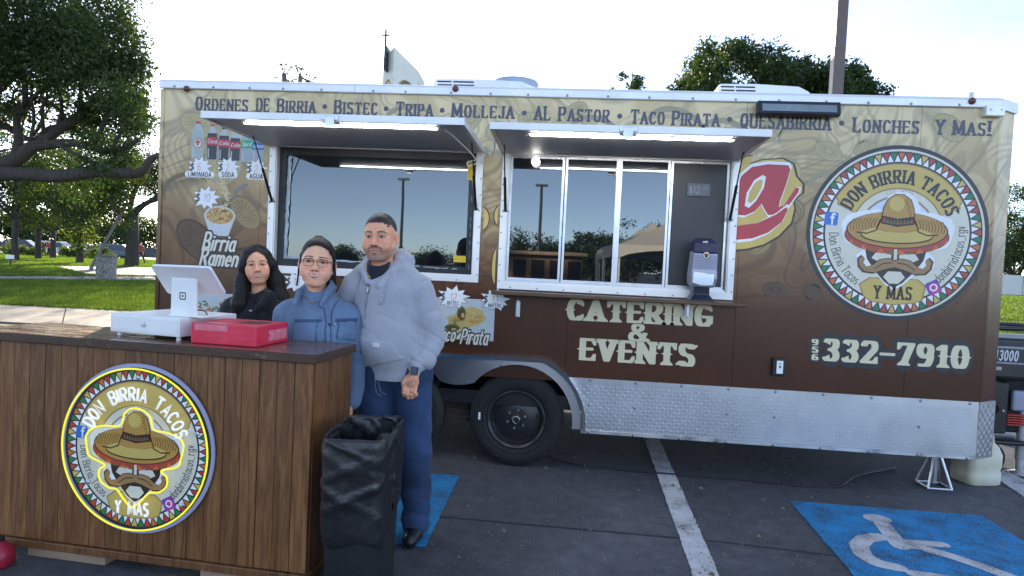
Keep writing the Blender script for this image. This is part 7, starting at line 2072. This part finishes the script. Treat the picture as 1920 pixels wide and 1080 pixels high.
q = CAM+ray(1172, 300)*40; tree('roadside_tree', 'small treetop just showing over the middle of the roof', (float(q[0]), float(q[1]), lawn_z(q[0], q[1])), 13.4, 1.3, .2, 4000, .2, m_oak, m_bark, 16, crown_z=.88, squash=.7, fork_h=.7, blen=.05)
for i, (px, dd, h_, lb) in enumerate(((1905, 60, 11.0, 'dark green tree over the white wall at the right edge'), (1985, 64, 11.0, 'tree over the white wall just outside the right edge'), (1900, 80, 16.0, 'bare-looking tall tree behind the white wall'), (1800, 64, 8.5, 'tree behind the white wall hidden by the trailer nose'))):
    q = CAM+ray(px, 545)*dd; tree('wall_tree', lb, (float(q[0]), float(q[1]), lawn_z(q[0], q[1])), h_, 4.6 if i != 2 else 3.0, .25, 22000 if i != 2 else 6000, .24, m_oak if i != 2 else m_far, m_bark, 120+i, 'trees over the white wall', fork_h=.16, crown_z=.52, squash=.95)
# palms, sun-struck, behind the roof
def palm(name, label, px, py, Y, seed):
    rs = np.random.default_rng(seed); t = atY(px, py, Y); bz = lawn_z(t[0], Y)
    root = empty(name, (float(t[0]), Y, bz)); tag(root, label, 'palm', 'palms behind the roof')
    H_ = float(t[2])-bz
    MB().tube([(0, 0, 0), (.1, 0, H_*.5), (0, 0, H_)], [.28, .2, .17], 10).build('trunk', m_bark2, root, True)
    for i in range(22):
        a = rs.uniform(0, 6.28); el = rs.uniform(-.4, 1.2); d = np.array((math.cos(a)*math.cos(el), math.sin(a)*math.cos(el), math.sin(el)))
        L_ = rs.uniform(1.1, 1.5); s_ = np.cross(d, (0, 0, 1)); s_ /= np.linalg.norm(s_); mb = MB()
        c0 = np.array((0, 0, H_)); c1 = c0+d*L_*.55
        for k in range(9):
            f = (k-4)/4; tip = c0+d*L_*(1.15-.35*f*f)+s_*f*.62-np.array((0, 0, .25*abs(f)+.12))
            mb.add([c1+s_*(f*.08-.03), tip, c1+s_*(f*.08+.03)], [(0, 1, 2)])
        mb.tube([c0, c1], .02, 5); mb.build('frond', m_far, root)
palm('palm', 'left palm top behind the roof near the sun', 533, 140, 42, 1); palm('palm', 'right palm top behind the roof near the sun', 563, 143, 46, 2); palm('palm', 'low palm top barely above the roof', 583, 158, 44, 3)

# ------------------------------------------------------------------ grass tufts on the nearest strip of lawn
rs = np.random.default_rng(8); N1, N2 = 270000, 70000; N = N1+N2
pxr = np.concatenate([rs.uniform(-460, 330, N1), rs.uniform(1820, 2200, N2)]); dr = np.concatenate([11.5*np.exp(rs.random(N1)*math.log(72/11.5)), 13*np.exp(rs.random(N2)*math.log(54/13))])
rd_ = np.stack([_F[i]+_RR[i]*(pxr-960)/FPX+_UU[i]*(540-470)/FPX for i in range(2)], 1)
gx = CAM[0]+rd_[:, 0]*dr; gy = CAM[1]+rd_[:, 1]*dr
keep = (gy > 5.5) & ~((gx > 2.0) & (gx < 9.2) & (gy < 9.8))
def off_path(f0, f1, b0, b1, m_=.02):
    # keep grass off a path given by its front and back edges (in pixels, on the lawn)
    global keep
    A_, B_, C_, D_ = (np.array(gxy(*q_, .2 if f0[1] < 560 else .13)) for q_ in (f0, f1, b1, b0)); P_ = np.stack([gx, gy], 1); ins = np.ones(len(gx), bool)
    for p0, p1 in ((A_, B_), (B_, C_), (C_, D_), (D_, A_)):
        e = p1-p0; ins &= (e[0]*(P_[:, 1]-p0[1])-e[1]*(P_[:, 0]-p0[0])) > -m_
    keep &= ~ins
off_path((-40, 602), (420, 634), (-40, 571), (420, 595)); off_path((-60, 523), (330, 527), (-60, 517.5), (330, 520)); off_path((165, 516), (330, 519.5), (95, 500), (330, 504.5))
gx, gy, dr = gx[keep], gy[keep], dr[keep]; N = len(gx)
gz = np.array([lawn_z(a, b_) for a, b_ in zip(gx, gy)]); an = rs.uniform(0, 6.28, N); hh = rs.uniform(.04, .10, N)+.0012*dr; wd = .0011*dr
ca, sa = np.cos(an), np.sin(an); lx = rs.normal(size=N)*.03; ly = rs.normal(size=N)*.03
V = np.stack([np.stack([gx-ca*wd, gy-sa*wd, gz-.02], 1), np.stack([gx+ca*wd, gy+sa*wd, gz-.02], 1), np.stack([gx+lx, gy+ly, gz+hh], 1)], 1).reshape(-1, 3)
m_blade = leafmat('grass_blades', ((.050, .095, .016), (.085, .135, .024), (.13, .16, .040)), .5)
g = fast_mesh('grass', V, np.arange(3*N).reshape(N, 3), m_blade); tag(g, 'short lawn grass beside the footpath', 'grass', kind='stuff')

# ------------------------------------------------------------------ things in the park
q = CAM+ray(199, 519)*27.0; bz = lawn_z(q[0], q[1])+.03
sb = empty('stone_bin', (float(q[0]), float(q[1]), bz), R(18)); tag(sb, 'square exposed-aggregate litter bin on the concrete pad', 'litter bin')
m_agg, nt, b = newmat('exposed_aggregate'); v = coords(nt)
vo = nt.nodes.new('ShaderNodeTexVoronoi'); vo.inputs['Scale'].default_value = 24; nt.links.new(v, vo.inputs['Vector'])
nt.links.new(ramp(nt, vo.outputs['Color'], [(0, (.10, .095, .085)), (.5, (.22, .21, .19)), (1, (.42, .40, .36))]), b.inputs['Base Color']); b.inputs['Roughness'].default_value = .9; bump(nt, b, vo.outputs['Distance'], .8, .02)
bevel(MB().box(-.30, .30, -.30, .30, 0, .93).build('body', m_agg, sb), .02); bevel(MB().box(-.325, .325, -.325, .325, .931, .99).build('lid', m_conc, sb), .01)
q = CAM+ray(18, 482)*34; yz = lawn_z(q[0], q[1])
ys_ = empty('yard_sign', (float(q[0]), float(q[1]), yz)); tag(ys_, 'small white yard sign on a dark stake in the lawn', 'sign')
MB().tube([(0, 0, 0), (.12, 0, .62)], .035, 6).build('stake', m_black, ys_); MB().box(-.18, .30, -.06, -.04, .45, .66).build('board', m_wplast, ys_)

# parked cars
m_cg = M('car_glass', (.012, .014, .017), .06, var=.1, spec=.8)
m_tail = M('tail_lamp', (.30, .012, .010), .2); m_hub = M('alloy', (.42, .43, .45), .35, .8); m_headl = M('head_lamp', (.6, .62, .64), .1)
def car(loc, rz, paint, suv, label, grp='cars parked along the far side of the lawn'):
    root = empty('parked_car', loc, rz); tag(root, label, 'car', grp)
    L_, W_, H_ = 4.5, 1.78, (1.66 if suv else 1.44)
    p = M('paint_'+'_'.join('%d' % (c*100) for c in paint), paint, .25, .2, var=.03, coat=.6)
    belt = .92 if suv else .86
    low = [(-2.25, .30), (-2.22, .62), (-2.12, belt-.02), (-1.2, belt+.04), (.9, belt+.02), (1.9, belt-.12), (2.2, .62), (2.25, .32)]
    mb = MB(); mb.loft([[(x, -W_/2*k, z) for x, z in low] for k in (1.0,)]+[[(x, -W_/2+.10, z+.0) for x, z in low][0:0] or [(x, W_/2, z) for x, z in low]])
    o = mb.build('body', p, root); bevel(o, .08, 3)
    if suv: cab = [(-2.08, belt), (-1.85, H_-.10), (-1.5, H_), (.35, H_-.02), (1.15, belt+.02)]
    else: cab = [(-1.95, belt), (-1.05, H_-.03), (-.5, H_), (.25, H_-.03), (1.2, belt)]
    mb = MB(); mb.loft([[(x, -W_/2+.08+.16*(z-belt)/(H_-belt), z) for x, z in cab], [(x, W_/2-.08-.16*(z-belt)/(H_-belt), z) for x, z in cab]])
    bevel(mb.build('roof', p, root), .05, 3)
    for sy in (-1, 1):
        wn = [(x*.90+.02, belt+.04+(z-belt)*.80) for x, z in cab]
        q_ = [(x, sy*(W_/2-.066-.16*(z-belt)/(H_-belt)), z) for x, z in wn]; q2 = [(x, sy*(W_/2-.20), z) for x, z in wn]
        MB().loft([q_, q2]).build('side_window', m_cg, root)
    a, b_ = cab[-1], cab[-2]; MB().add([(a[0]+.01, -.72, a[1]+.05), (a[0]+.01, .72, a[1]+.05), (b_[0]+.03, .60, b_[1]-.02), (b_[0]+.03, -.60, b_[1]-.02)], [(0, 1, 2, 3)]).build('windscreen', m_cg, root)
    a, b_ = cab[0], cab[1]; MB().add([(a[0]-.01, -.70, a[1]+.06), (a[0]-.01, .70, a[1]+.06), (b_[0]-.02, .60, b_[1]-.02), (b_[0]-.02, -.60, b_[1]-.02)], [(0, 3, 2, 1)]).build('rear_window', m_cg, root)
    for x in (-1.38, 1.38):
        for sy in (-1, 1):
            T = TR((x, sy*(W_/2-.10), .33), rx=R(90)*-sy)
            wv = MB().lathe([(.20, -.10), (.32, -.10), (.33, -.06), (.33, .08), (.31, .115), (.20, .115)], 20, T).build('wheel', m_rub, root, True); MB().lathe([(.21, .10), (.20, .118), (.06, .112), (0, .116)], 16, T).build('rim', m_hub, wv)
    for sy in (-1, 1):
        MB().box(2.10, 2.235, sy*.62-.14, sy*.62+.14, .62, .74).build('headlight', m_headl, root); MB().box(-2.25, -2.12, sy*.68-.12, sy*.68+.12, .66, .80).build('taillight', m_tail, root)
    return root
cars = [(0, (.05, .045, .045), 0, 'dark saloon at the left edge of the parked row'), (24, (.30, .31, .33), 0, 'grey saloon second in the parked row'), (47, (.035, .03, .03), 1, 'dark hatchback behind the second tree trunk'), (66, (.45, .46, .48), 0, 'silver saloon between the tree trunks'),
        (113, (.62, .64, .66), 1, 'white car, largest of the parked row'), (145, (.50, .52, .54), 0, 'light car right of the white one'), (188, (.06, .065, .085), 0, 'dark blue saloon left of the stone bin'), (205, (.22, .015, .015), 0, 'dark red car beside the blue saloon'), (226, (.10, .13, .18), 1, 'blue-grey car next to the oak trunk'), (279, (.06, .06, .065), 0, 'dark car beyond the walking person')]
for i, (px, pc, sv, lb) in enumerate(cars):
    q = CAM+ray(px, 460)*(74+1.5*(i % 2)); car((float(q[0]), float(q[1]), lawn_z(q[0], q[1])), R(200+rng.uniform(-14, 14) if i % 2 else 20+rng.uniform(-12, 12)), pc, sv, lb)
ln_ = [CAM+ray(px, 460)*80 for px in (-60, 330)]; q2 = [CAM+ray(px, 460)*70 for px in (-60, 330)]
ql = [(float(a[0]), float(a[1])) for a in (q2[0], q2[1], ln_[1], ln_[0])]
V = []; 
for t in np.linspace(0, 1, 12):
    for e in (0, 1):
        a = np.array(ql[0 if e == 0 else 3])*(1-t)+np.array(ql[1 if e == 0 else 2])*t; V.append((a[0], a[1], lawn_z(a[0], a[1])+.03))
o = mesh_obj('park_road', V, [(2*i, 2*i+2, 2*i+3, 2*i+1) for i in range(11)], m_asph); tag(o, 'asphalt road with the parked cars', 'road', kind='structure')
# low hedges by the cars
for i, (px, lb) in enumerate(((30, 'clipped shrub at the left, in front of the dark saloon'), (65, 'clipped shrub between the tree trunks'), (132, 'bright green clipped shrub in front of the white car'), (184, 'small clipped shrub left of the stone bin'))):
    q = CAM+ray(px, 462)*66; root = empty('shrub', (float(q[0]), float(q[1]), lawn_z(q[0], q[1]))); tag(root, lb, 'shrub', 'clipped shrubs by the road')
    rs = np.random.default_rng(200+i); leaves('foliage', [(rs.normal()*.6, rs.normal()*.4, .5+rs.normal()*.2) for k in range(9)], [.5]*9, 2600, .16, m_lit, root, rs); MB().tube([(0, 0, -.1), (0, 0, .5)], .06, 6).build('stem', m_bark, root)
# small figures in the park
def stroller(px, py, dd, shirt, legs, label, h_=1.72, step=.22, rz=0.0, hairc=(.02, .016, .013)):
    q = CAM+ray(px, py)*dd; root_l = (float(q[0]), float(q[1]), lawn_z(q[0], q[1]))
    k = h_/1.72
    vb = Vol((-.45, -.35, 0), (.45, .35, 1.75), .022)
    vb.cap((0, 0, .92), (.02, 0, 1.32), .12, .15, .05, .7); vb.cap((-.15, 0, 1.38), (.17, 0, 1.38), .06, .06, .05); vb.cap((.02, 0, 1.40), (.03, 0, 1.55), .05, .05, .03); vb.ell((.03, -.01, 1.60), (.075, .09, .115), .02)
    vb.chain([(-.07, 0, .90), (-.07-step*.5, 0, .48), (-.07-step, .0, .06)], [.09, .07, .045], .03); vb.chain([(.08, 0, .90), (.10+step*.4, 0, .50), (.10+step, 0, .06)], [.09, .07, .045], .03)
    vb.cap((-.07-step, 0, .05), (-.20-step, 0, .04), .04, .035, .02); vb.cap((.10+step, 0, .05), (-.03+step, 0, .04), .04, .035, .02)
    vb.chain([(-.19, 0, 1.36), (-.25, 0, 1.12), (-.30, -.02, .90)], [.05, .042, .035], .03); vb.chain([(.21, 0, 1.36), (.26, 0, 1.12), (.20, -.06, .90)], [.05, .042, .035], .03)
    V, Q = vb.mesh(); z = V[:, 2]
    C = np.tile(np.array(SK_M), (len(V), 1)); C[(z < 1.44) & (z > .90) & (z > .93)] = shirt; C[z < .94] = legs; C[(z > 1.64) | ((z > 1.52) & (V[:, 1] > .02))] = hairc; C[(z < .98) & (np.abs(V[:, 0]) > .17) & (z > .80)] = SK_M; C[z < .08] = (.01, .01, .01)
    o = fast_mesh('person', V*k, Q, m_skin, None, True, C); o.location = root_l; o.rotation_euler = (0, 0, rz); tag(o, label, 'person'); return o
stroller(263, 491, 54, (.42, .075, .045), (.012, .012, .014), 'walker in a red shirt and black trousers on the lawn', 1.80, .26, R(20))
stroller(92, 461, 66, (.40, .06, .04), (.02, .02, .022), 'far figure in a red top near the white car', 1.7, .05)
stroller(83, 460, 67, (.03, .03, .04), (.03, .03, .04), 'far figure in dark clothes near the white car', 1.65, .05)

# ------------------------------------------------------------------ church tower, lamp post, white wall, generator
m_stucco = M('pale_stucco', (.76, .71, .63), .9, var=.08, vs=1.2)
tw_ = atY(745, 160, 45); tz = lawn_z(-14, 45); cx0 = float(atY(714, 130, 45)[0]); cx1 = float(atY(779, 130, 45)[0]); cxm = float(atY(742, 130, 45)[0])
zl, zm, zr = (float(atY(*q)[2]) for q in ((714, 103, 45), (737, 93, 45), (779, 126, 45)))
tower = empty('church_tower', (cxm, 45, tz)); tag(tower, 'pale church tower with slanted top and thin cross behind the roof', 'tower')
plan = [(cx0-cxm, .6), (0, -.6), (cx1-cxm, .8), (cx1-cxm, 3.2), (cx0-cxm, 3.2)]
tops = [zl, zm, zr, zr-.2, zl-.2]
opn = float(atY(745, 154, 45)[2])-tz
low_ = opn-2.6
mb = MB(); mb.loft([[(x, y, 0) for x, y in plan], [(x, y, low_) for x, y in plan]]); mb.build('shaft', m_stucco, tower)
mb = MB(); mb.loft([[(x, y, opn+.25) for x, y in plan], [(x, y, t-tz) for (x, y), t in zip(plan, tops)]]); mb.build('belfry', m_stucco, tower)
for i in range(5):                             # piers and arched heads
    x, y = plan[i]; mxm, mym = np.mean(plan, axis=0); xi, yi = x+(mxm-x)*.22, y+(mym-y)*.22
    MB().box(min(x, xi), max(x, xi), min(y, yi), max(y, yi), low_, opn+.25).build('pier', m_stucco, tower)
for a, b_ in ((plan[0], plan[1]), (plan[1], plan[2])):
    a, b_ = np.array(a), np.array(b_); V = []; 
    for k in range(13):
        t = k/12; p_ = a+(b_-a)*t; zz_ = opn-1.0+1.2*math.sqrt(max(0, 1-((t-.5)/.42)**2)) if abs(t-.5) < .42 else opn-1.0
        for dy in (0.01, .4): V += [(p_[0], p_[1]+dy, zz_), (p_[0], p_[1]+dy, opn+.26)]
    MB().add(V, [f for k in range(12) for f in ((4*k, 4*k+4, 4*k+5, 4*k+1), (4*k+2, 4*k+3, 4*k+7, 4*k+6), (4*k, 4*k+2, 4*k+6, 4*k+4))]).build('arch', m_stucco, tower)
MB().box(plan[0][0]+.3, plan[2][0]-.3, 1.4, 2.6, low_, opn+.2).build('bell_chamber', M('warm_inner_wall', (.34, .20, .10), .9), tower)
xc_, zc_ = (float(atY(721, 125, 44.4)[i]) for i in (0, 2)); zt_ = float(atY(722, 55, 44.4)[2]); zcr = float(atY(722, 66, 44.4)[2]); m_br = M('dark_bronze', (.05, .05, .055), .5, .4)
cr = MB().tube([(xc_-cxm, -.6, zc_-tz), (xc_-cxm, -.6, zt_-tz)], .075, 6).build('cross', m_br, tower); MB().tube([(xc_-cxm-.32, -.6, zcr-tz), (xc_-cxm+.32, -.6, zcr-tz)], .06, 6).build('cross_arm', m_br, cr)
MB().box(xc_-cxm-.09, xc_-cxm+.09, -.55, .4, zc_-tz-.2, zc_-tz+1.6).build('cross_bracket', m_br, tower)
PY = 9.0; pb_ = atY(1567, 175, PY); pt_ = atY(1581, 0, PY); pz = lawn_z(float(pb_[0]), PY)
rad_ = float(atY(1581, 100, PY)[0]-atY(1562, 100, PY)[0])/2*1.15
post = empty('lamp_post', (float(pb_[0]), PY, pz)); tag(post, 'tall square brown lamp post behind the trailer', 'lamp post')
bevel(MB().box(-rad_*.95, rad_*.95, -rad_*.95, rad_*.95, 0, 9.2).build('shaft', M('bronze_paint', (.115, .080, .068), .45, var=.08), post), .01)
MB().box(-.30, .30, -.30, .30, -.2, .5).build('footing', m_conc, post); MB().box(-.9, .9, -.06, .06, 9.1, 9.2).build('arm', m_br, post); MB().box(-1.3, -.6, -.2, .2, 9.2, 9.32).box(.6, 1.3, -.2, .2, 9.2, 9.32).build('luminaire', m_br, post)
wd_ = 54.0; wa_, wb_ = CAM+ray(1780, 540)*wd_, CAM+ray(2060, 548)*wd_; wz = lawn_z(wa_[0], wa_[1])
wall = empty('white_wall', (float(wa_[0]), float(wa_[1]), wz), math.atan2(wb_[1]-wa_[1], wb_[0]-wa_[0])); tag(wall, 'long white garden wall at the right edge', 'wall')
Lw = float(np.linalg.norm((wb_-wa_)[:2])); m_ww = M('whitewash', (.60, .58, .55), .8, var=.06)
MB().box(0, Lw, -.08, .08, -.2, 1.75).build('panel', m_ww, wall)
for k in range(5): bevel(MB().box(k*Lw/4-.18, k*Lw/4+.18, -.18, .18, -.2, 2.0).build('pier', m_ww, wall), .02); MB().lathe([(.14, 2.0), (.19, 2.1), (.14, 2.22), (0, 2.28)], 12, TR((k*Lw/4, 0, 0))).build('finial', m_ww, wall, True)

# generator standing behind the nose
GZ = .28; gn = empty('generator', (3.36, .72, GZ)); tag(gn, 'black portable generator marked 13000 behind the trailer nose', 'generator')
m_gb = M('generator_black', (.012, .013, .016), .35, var=.2); m_grey = M('generator_stripe', (.30, .31, .40), .4); m_fin = M('red_fins', (.42, .03, .02), .35)
bevel(MB().box(.02, .88, .03, .62, .57, .85).build('fuel_tank', m_gb, gn), .04, 3)
tkp = MB().box(.0, .90, .012, .028, .54, .80).build('tank_panel', m_gb, gn)
MB().box(.0, .90, .008, .0115, .765, .782).build('stripe', m_grey, tkp); MB().box(.0, .90, .008, .0115, .640, .652).build('stripe', m_grey, tkp)
P = Print(lambda u, q_, l: (u, .0115-l*.0006, q_)); P.text('13000', ('s', .20, .17, .8, .12), ink('decal_white', (.62, .63, .66)), 1, .11, .668, .078, width=.18, gap=.1); P.poly([rect(.115, .17, .585, .612)], ink('decal_gold', (.45, .42, .28)), 1); P.build('decal', tkp)
mu = bevel(MB().box(.0, .25, .03, .34, .06, .48).build('muffler_box', m_gb, gn), .01)
for k in range(9):
    if k in (4,): continue
    MB().box(.015, .235, .018, .0295, .085+k*.042, .100+k*.042).build('slat', m_gb, mu)
MB().lathe([(.030, 0), (.042, .002), (.042, .012), (.030, .012), (.028, -.03)], 20, TR((.14, .0295, .262), rx=R(90))).build('exhaust_port', M('burnt_steel', (.03, .015, .012), .6, .5), mu, True)
for sx in (-.075, .075): MB().lathe([(.012, 0), (.012, .006), (0, .007)], 8, TR((.14+sx, .0295, .25), rx=R(90))).build('bolt', m_screw, mu)
en = bevel(MB().box(.26, .62, .10, .52, .06, .50).build('engine_block', m_dark, gn), .02)
for k in range(5): MB().box(.27, .58, .055, .098, .13+k*.020, .141+k*.020).build('cooling_fin', m_fin, en)
bevel(MB().box(.30, .48, .05, .099, .25, .42).build('air_cover', m_grey, en), .02)
for y in (.0, .64):
    MB().tube(smooth_path([(-.015, y, .02), (-.015, y, .45), (-.015, y, .88), (.06, y, .925), (.84, y, .925), (.92, y, .88), (.92, y, .02), (.84, y, .0), (.05, y, .0), (-.015, y, .02)], 3), .018, 8).build('frame_tube', m_gb, gn, True)
for x in (.02, .88): MB().tube([(x, 0, .925), (x, .64, .925)], .015, 8).build('frame_tube', m_gb, gn)
MB().box(.0, .90, -.01, .65, -.02, -.001).build('skid_plate', m_gb, gn)
for x, y in ((.12, .05), (.12, .60)): MB().lathe([(.06, -.03), (.13, -.035), (.14, 0), (.13, .035), (.06, .03)], 20, TR((x, y, -.14), rx=R(90))).build('wheel', m_rub, gn, True)
for x, y in ((.80, .02), (.80, .62)): MB().tube([(x, y, -.28), (x, y, -.02)], .02, 8).build('leg', m_gb, gn)
rp = [gxy(1868, 826, 0), gxy(1882, 835, 0), gxy(1900, 834, 0), gxy(1925, 826, 0), gxy(1950, 828, 0)]
tag(MB().tube([(x, y, .014) for x, y in [tuple(p[:2]) for p in smooth_path([(*q_, 0) for q_ in rp], 5)]], .013, 7).build('rope', M('straw_rope', (.45, .36, .20), .9), smooth=True), 'pale rope on the ground below the generator', 'rope')
# ------------------------------------------------------------------ the other side of the lot, seen mirrored in the windows
def refl(px, py, Y):
    d = ray(px, py); T = (.13-CAM[1]-Y)/d[1]; return np.array((CAM[0]+d[0]*T, Y, CAM[2]+d[2]*T))
m_canvas = M('white_canvas', (.62, .58, .52), .8, var=.06)
def tent(px, Y, label, s_=1.5):
    q = refl(px, 500, Y); root = empty('canopy_tent', (float(q[0]), Y, 0), R(4)); tag(root, label, 'tent', 'white canopy tents across the lot')
    e = 2.15
    for sx in (-1, 1):
        for sy in (-1, 1): MB().tube([(sx*s_*.97, sy*s_*.97, 0), (sx*s_*.97, sy*s_*.97, e)], .025, 6).build('leg', m_wplast, root)
    ap_ = (0, 0, 3.15); n = 6; c4 = [(-s_, -s_), (s_, -s_), (s_, s_), (-s_, s_)]
    for k in range(4):
        a, b_ = np.array(c4[k]), np.array(c4[(k+1) % 4]); V = []
        for j in range(n+1):
            t = j/n; m_ = t**1.25
            for i in range(n+1):
                p = (a+(b_-a)*i/n)*t; V.append((p[0], p[1], ap_[2]+(e+.05-ap_[2])*(t**.72)))
        MB().add(V, [(j*(n+1)+i, j*(n+1)+i+1, (j+1)*(n+1)+i+1, (j+1)*(n+1)+i) for j in range(n) for i in range(n)]).build('roof_panel', m_canvas, root, True)
        V = []                                  # valance with an arched lower edge
        for i in range(13):
            p = a+(b_-a)*i/12; V += [(p[0], p[1], e+.05), (p[0], p[1], e-.30+.30*math.sin(math.pi*i/12)**.6*.8)]
        MB().add(V, [(2*i, 2*i+1, 2*i+3, 2*i+2) for i in range(12)]).build('valance', m_canvas, root)
for i, (px, Y) in enumerate(((1262, -13.0), (1218, -16.4), (1196, -19.8), (1184, -23.2))):
    tent(px, Y, ['nearest white canopy tent mirrored in the third pane', 'second white canopy tent mirrored in the third pane', 'third white canopy tent of the mirrored row', 'farthest white canopy tent of the mirrored row'][i])
# brown market trailer
qa, qb = refl(950, 500, -24), refl(1092, 500, -24)
st = empty('market_trailer', (float((qa[0]+qb[0])/2), -24.0, 0)); tag(st, 'brown market trailer across the lot, mirrored in the first two panes', 'trailer')
hw = abs(qb[0]-qa[0])/2; m_bt = M('brown_cladding', (.22, .12, .06), .6, var=.2); 
bevel(MB().box(-hw, hw, -2.2, 0, .5, 2.05).build('body', m_bt, st), .05); bevel(MB().box(-hw-.2, hw+.2, -2.3, .55, 2.06, 2.22).build('roof', M('tan_roof', (.34, .24, .14), .6), st), .03)
for k in range(4): MB().box(-hw+.3+k*hw*.48, -hw+.3+k*hw*.48+hw*.34, .005, .02, 1.05, 1.85).build('hatch', m_dark, st)
for sx in (-.3, .3): MB().lathe([(0, -.1), (.33, -.1), (.34, .1), (0, .1)], 18, TR((sx*hw, .02, .34), rx=R(90))).build('wheel', m_rub, st)
# trees and posts
for i, (px, top, Y, cr_, lb) in enumerate(((975, 440, -52, 3.4, 'tree mirrored at the left of the first pane'), (1030, 458, -60, 3.6, 'low tree mirrored beside the far post'), (1078, 434, -55, 2.6, 'tree mirrored in the second pane'), (1118, 438, -58, 2.4, 'smaller tree mirrored at the edge of the second pane'), (1150, 450, -62, 3.5, 'tree mirrored behind the window stiles'), (1190, 416, -50, 3.4, 'round tree mirrored above the tents'), (1300, 430, -56, 4.0, 'tree mirrored behind the screened pane'), (640, 466, -75, 4.0, 'low tree mirrored at the foot of the large pane'), (800, 470, -80, 5.0, 'second low tree mirrored in the large pane'))):
    q = refl(px, top, Y); tree('lot_tree', lb, (float(q[0]), Y, 0), float(q[2]), cr_, .25, 7000, .28, m_oak, m_bark, 300+i, 'trees across the lot', fork_h=.2, crown_z=.58, squash=.95)
for px, top, Y, lb in ((1016, 350, -34, 'lamp post across the lot, mirrored in the first pane'), (757, 338, -36, 'lamp post across the lot, mirrored in the large pane')):
    q = refl(px, top, Y); root = empty('lamp_post', (float(q[0]), Y, 0)); tag(root, lb, 'lamp post', 'lamp posts across the lot')
    MB().tube([(0, 0, 0), (0, 0, float(q[2]))], [.11, .08], 8).build('shaft', m_br, root); MB().box(-.35, .35, -.15, .15, float(q[2]), float(q[2])+.12).build('luminaire', m_br, root)
